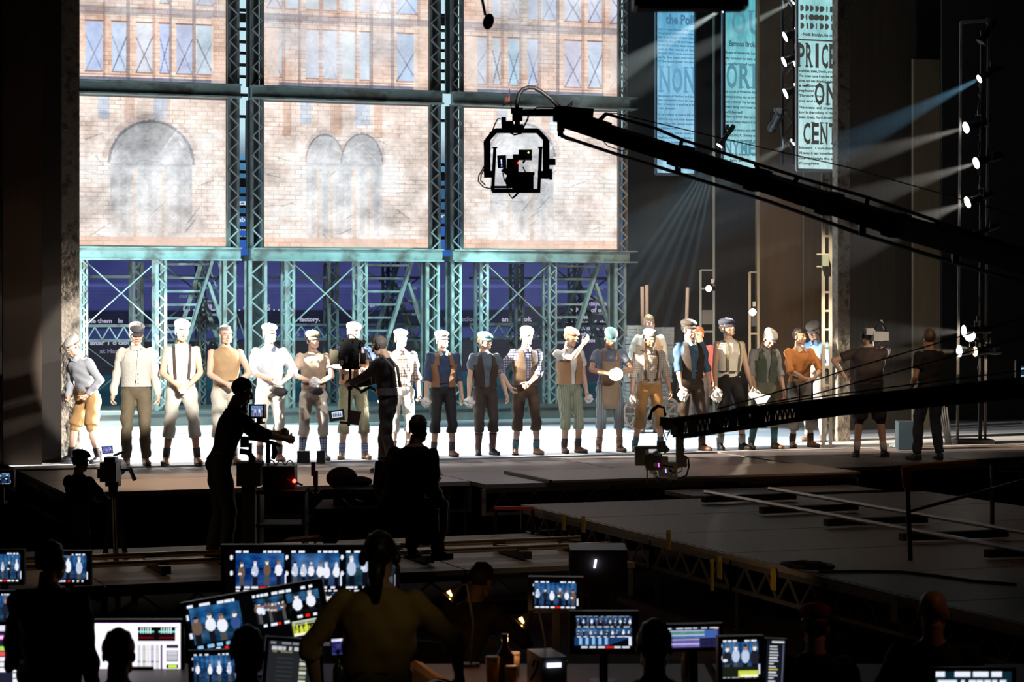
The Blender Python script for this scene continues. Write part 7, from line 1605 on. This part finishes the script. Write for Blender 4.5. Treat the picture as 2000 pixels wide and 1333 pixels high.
wl(1548, 278, 39.25, Vector((-.9, -.1, -.5)), 'brilliant lantern left of the CENT lettering', lens=LENSB, r_=.06, shine=(30000, (.75, .95, .95), 14, .3))
wl(1384, 564, 40.2, Vector((-.35, -.9, 0)), 'white lantern in the slim frame behind the actors', lens=LENS, r_=.055, shine=(15, WHITE, 40))
wl(1470, 610, 38.4, Vector((-.2, -.95, 0)), 'warm lantern glowing in the narrow frame beside the brown flat', lens=LENS, r_=.06, shine=(25, WARM, 40))
for x0, x1, y0, t, lab, mt in ((1368, 1394, 528, 40.5, 'slim dark frame with one white lantern, behind the actors', M('frame_teal_grey', (.20, .24, .24), .4, .4)), (1464, 1481, 532, 38.6, 'narrow tan frame with a warm lantern, left of the brown flat', M('frame_tan', (.42, .34, .22), .4, .2))):
    fr = thing('lantern_stand', lab, 'lighting stand', Vector((at((x0 + x1) / 2, 600, t).x, t, 0)))
    for x in (x0, x1): m = MB(); a = at(x, -20 if x == x1 else y0, t); m.bar(a, Vector((a.x, t, 0)), .04, .04); obj('upright', m, mt, fr, world=True)
    for y in (y0, y0 + (36 if x0 < 1400 else 78), y0 + 120, y0 + 170): m = MB(); m.bar(at(x0, y, t), at(x1, y, t), .03, .03); obj('crossbar', m, mt, fr, world=True)
    m = MB(); boxpx(m, x0 + 3, y0 + 78, x1 - 3, y0 + 106, t + .1, .12); obj('dimmer_box', m, GUN, fr, world=True)
    m = MB(); a = at(x0, 500, t); m.box((at((x0 + x1) / 2, 600, t).x, t, .03), (.4, .4, .06)); obj('foot', m, DARKST, fr, world=True)
wlad = thing('white_ladder', 'brightly lit white lighting ladder along the right pier', 'ladder', Vector((at(1614, 600, 33.4).x, 33.4, 0))); WM = M('ladder_white', (.62, .58, .48), .5)
for x in (1608, 1622): m = MB(); a = at(x, 340, 33.4); m.bar(a, Vector((a.x, 33.4, 0)), .045, .045); obj('stile', m, WM, wlad, world=True)
for k in range(14): m = MB(); y = 352 + 36.5 * k; m.bar(at(1608, y, 33.4), at(1622, y, 33.4), .03, .03); obj('rung', m, WM, wlad, world=True)
for y in (497, 521): m = MB(); m.bar(at(1595, y, 33.35), at(1618, y, 33.35), .02, .02); obj('side_arm', m, WM, wlad, world=True)
m = MB(); boxpx(m, 1606, 498, 1618, 520, 33.3, .08); obj('box', m, M('ladder_box', (.45, .55, .42), .5), wlad, world=True)
spot('ladder_light', at(1560, 250, 31.8), at(1615, 640, 33.4), 420, WARM, 40, .6, .05)
# bundles of newspapers on a cart with wooden handles
BALE = M('newspaper_bale', (.20, .19, .165), .85, var=.4, scale=14, bump=.3); TWINE = M('twine', (.3, .24, .15), .8)
cart = thing('hand_cart', 'wooden hand cart with upright poles behind the blond actor', 'cart', onfloor(1270, 836)); tcart = 38.4; WOODC = M('cart_wood', (.20, .13, .09), .6, var=.3, stretch=(6, 6, .6))
m = MB(); boxpx(m, 1222, 786, 1318, 795, tcart, .8); obj('bed', m, WOODC, cart, world=True)
for x in (1230, 1312): m = MB(); a = at(x, 795, tcart); m.bar(a, Vector((a.x, tcart, 0)), .07, .07); obj('leg', m, WOODC, cart, world=True)
for x in (1250, 1300):
    m = MB(); c = at(x, 800, tcart - .45); c.z = .26; m.tube([c + Vector((.26 * math.cos(a), 0, .26 * math.sin(a))) for a in np.linspace(0, 2 * math.pi, 25)], .025, 6)
    for k in range(4): m.bar(c - Vector((.25 * math.cos(k * .785), 0, .25 * math.sin(k * .785))), c + Vector((.25 * math.cos(k * .785), 0, .25 * math.sin(k * .785))), .025)
    obj('wheel', m, WOODC, cart, world=True)
for (x0, y0, x1, y1) in ((1254, 560, 1257, 790), (1263, 557, 1265, 790), (1343, 562, 1336, 800)): m = MB(); m.cyl(at(x0, y0, tcart), at(x1, y1, tcart), .03, n=8); obj('pole', m, M('pole_wood', (.42, .28, .20), .5), cart, world=True)
def bale(px, py, t, w_, h_px, label, rz):
    p = at(px, py, t); h = h_px / F * t; b = thing('newspaper_bale', label, 'newspaper bundle', p, group='newspaper bundles on the hand cart')
    m = MB(); n = 5
    for k in range(n): m.box((random.uniform(-.012, .012), 0, h * (k + .5) / n), (w_ * random.uniform(.95, 1.0), .45, h / n * .9))
    m.box((0, 0, h / 2), (w_ * .93, .42, h * .98)); m.xf(Matrix.Translation(p) @ Matrix.Rotation(rz, 4, 'Z')); obj('papers', m, BALE, b, world=True, kind='stuff')
    m = MB(); m.box((0, 0, h / 2), (.015, .47, h * 1.02)); m.box((0, 0, h / 2), (w_ * 1.01, .015, h * 1.03)); m.xf(Matrix.Translation(p) @ Matrix.Rotation(rz, 4, 'Z')); obj('twine', m, TWINE, b, world=True)
for a in ((1240, 786, 38.4, .36, 38, 'bottom left newspaper bundle on the cart', .1), (1285, 786, 38.4, .40, 38, 'bottom right newspaper bundle on the cart', -.1), (1240, 747, 38.4, .38, 37, 'second left newspaper bundle on the cart', -.08), (1288, 747, 38.4, .38, 36, 'second right newspaper bundle on the cart', .06), (1242, 709, 38.4, .40, 36, 'third left newspaper bundle on the cart', .1),
          (1292, 710, 38.4, .40, 36, 'third right newspaper bundle on the cart, beside the blond actor', .0), (1243, 672, 38.4, .38, 36, 'topmost left newspaper bundle behind the blond actor', .05), (1294, 673, 38.4, .38, 33, 'topmost right newspaper bundle behind the blond actor', -.06)): bale(*a)
# ------------------------------------------------------------------ theatrical haze in the right wing
hz = stage_box(12.75, 20.4, 29.9, 42.4, 0.02, 9.4); hm_ = bpy.data.materials.new('haze'); hm_.use_nodes = True; nt = hm_.node_tree; nt.nodes.remove(nt.nodes['Principled BSDF'])
vs = nt.nodes.new('ShaderNodeVolumeScatter'); vs.inputs['Density'].default_value = 0.0008; vs.inputs['Anisotropy'].default_value = 0.25; vs.inputs['Color'].default_value = (1, 1, 1, 1); nt.links.new(vs.outputs[0], nt.nodes['Material Output'].inputs['Volume'])
hm_.cycles.homogeneous_volume = True if hasattr(hm_.cycles, 'homogeneous_volume') else None
ho = obj('haze', hz, hm_, kind='stuff'); ho['label'] = 'thin theatrical haze hanging in the right wing'; ho['category'] = 'haze'
bpy.data.scenes.remove(TMP)
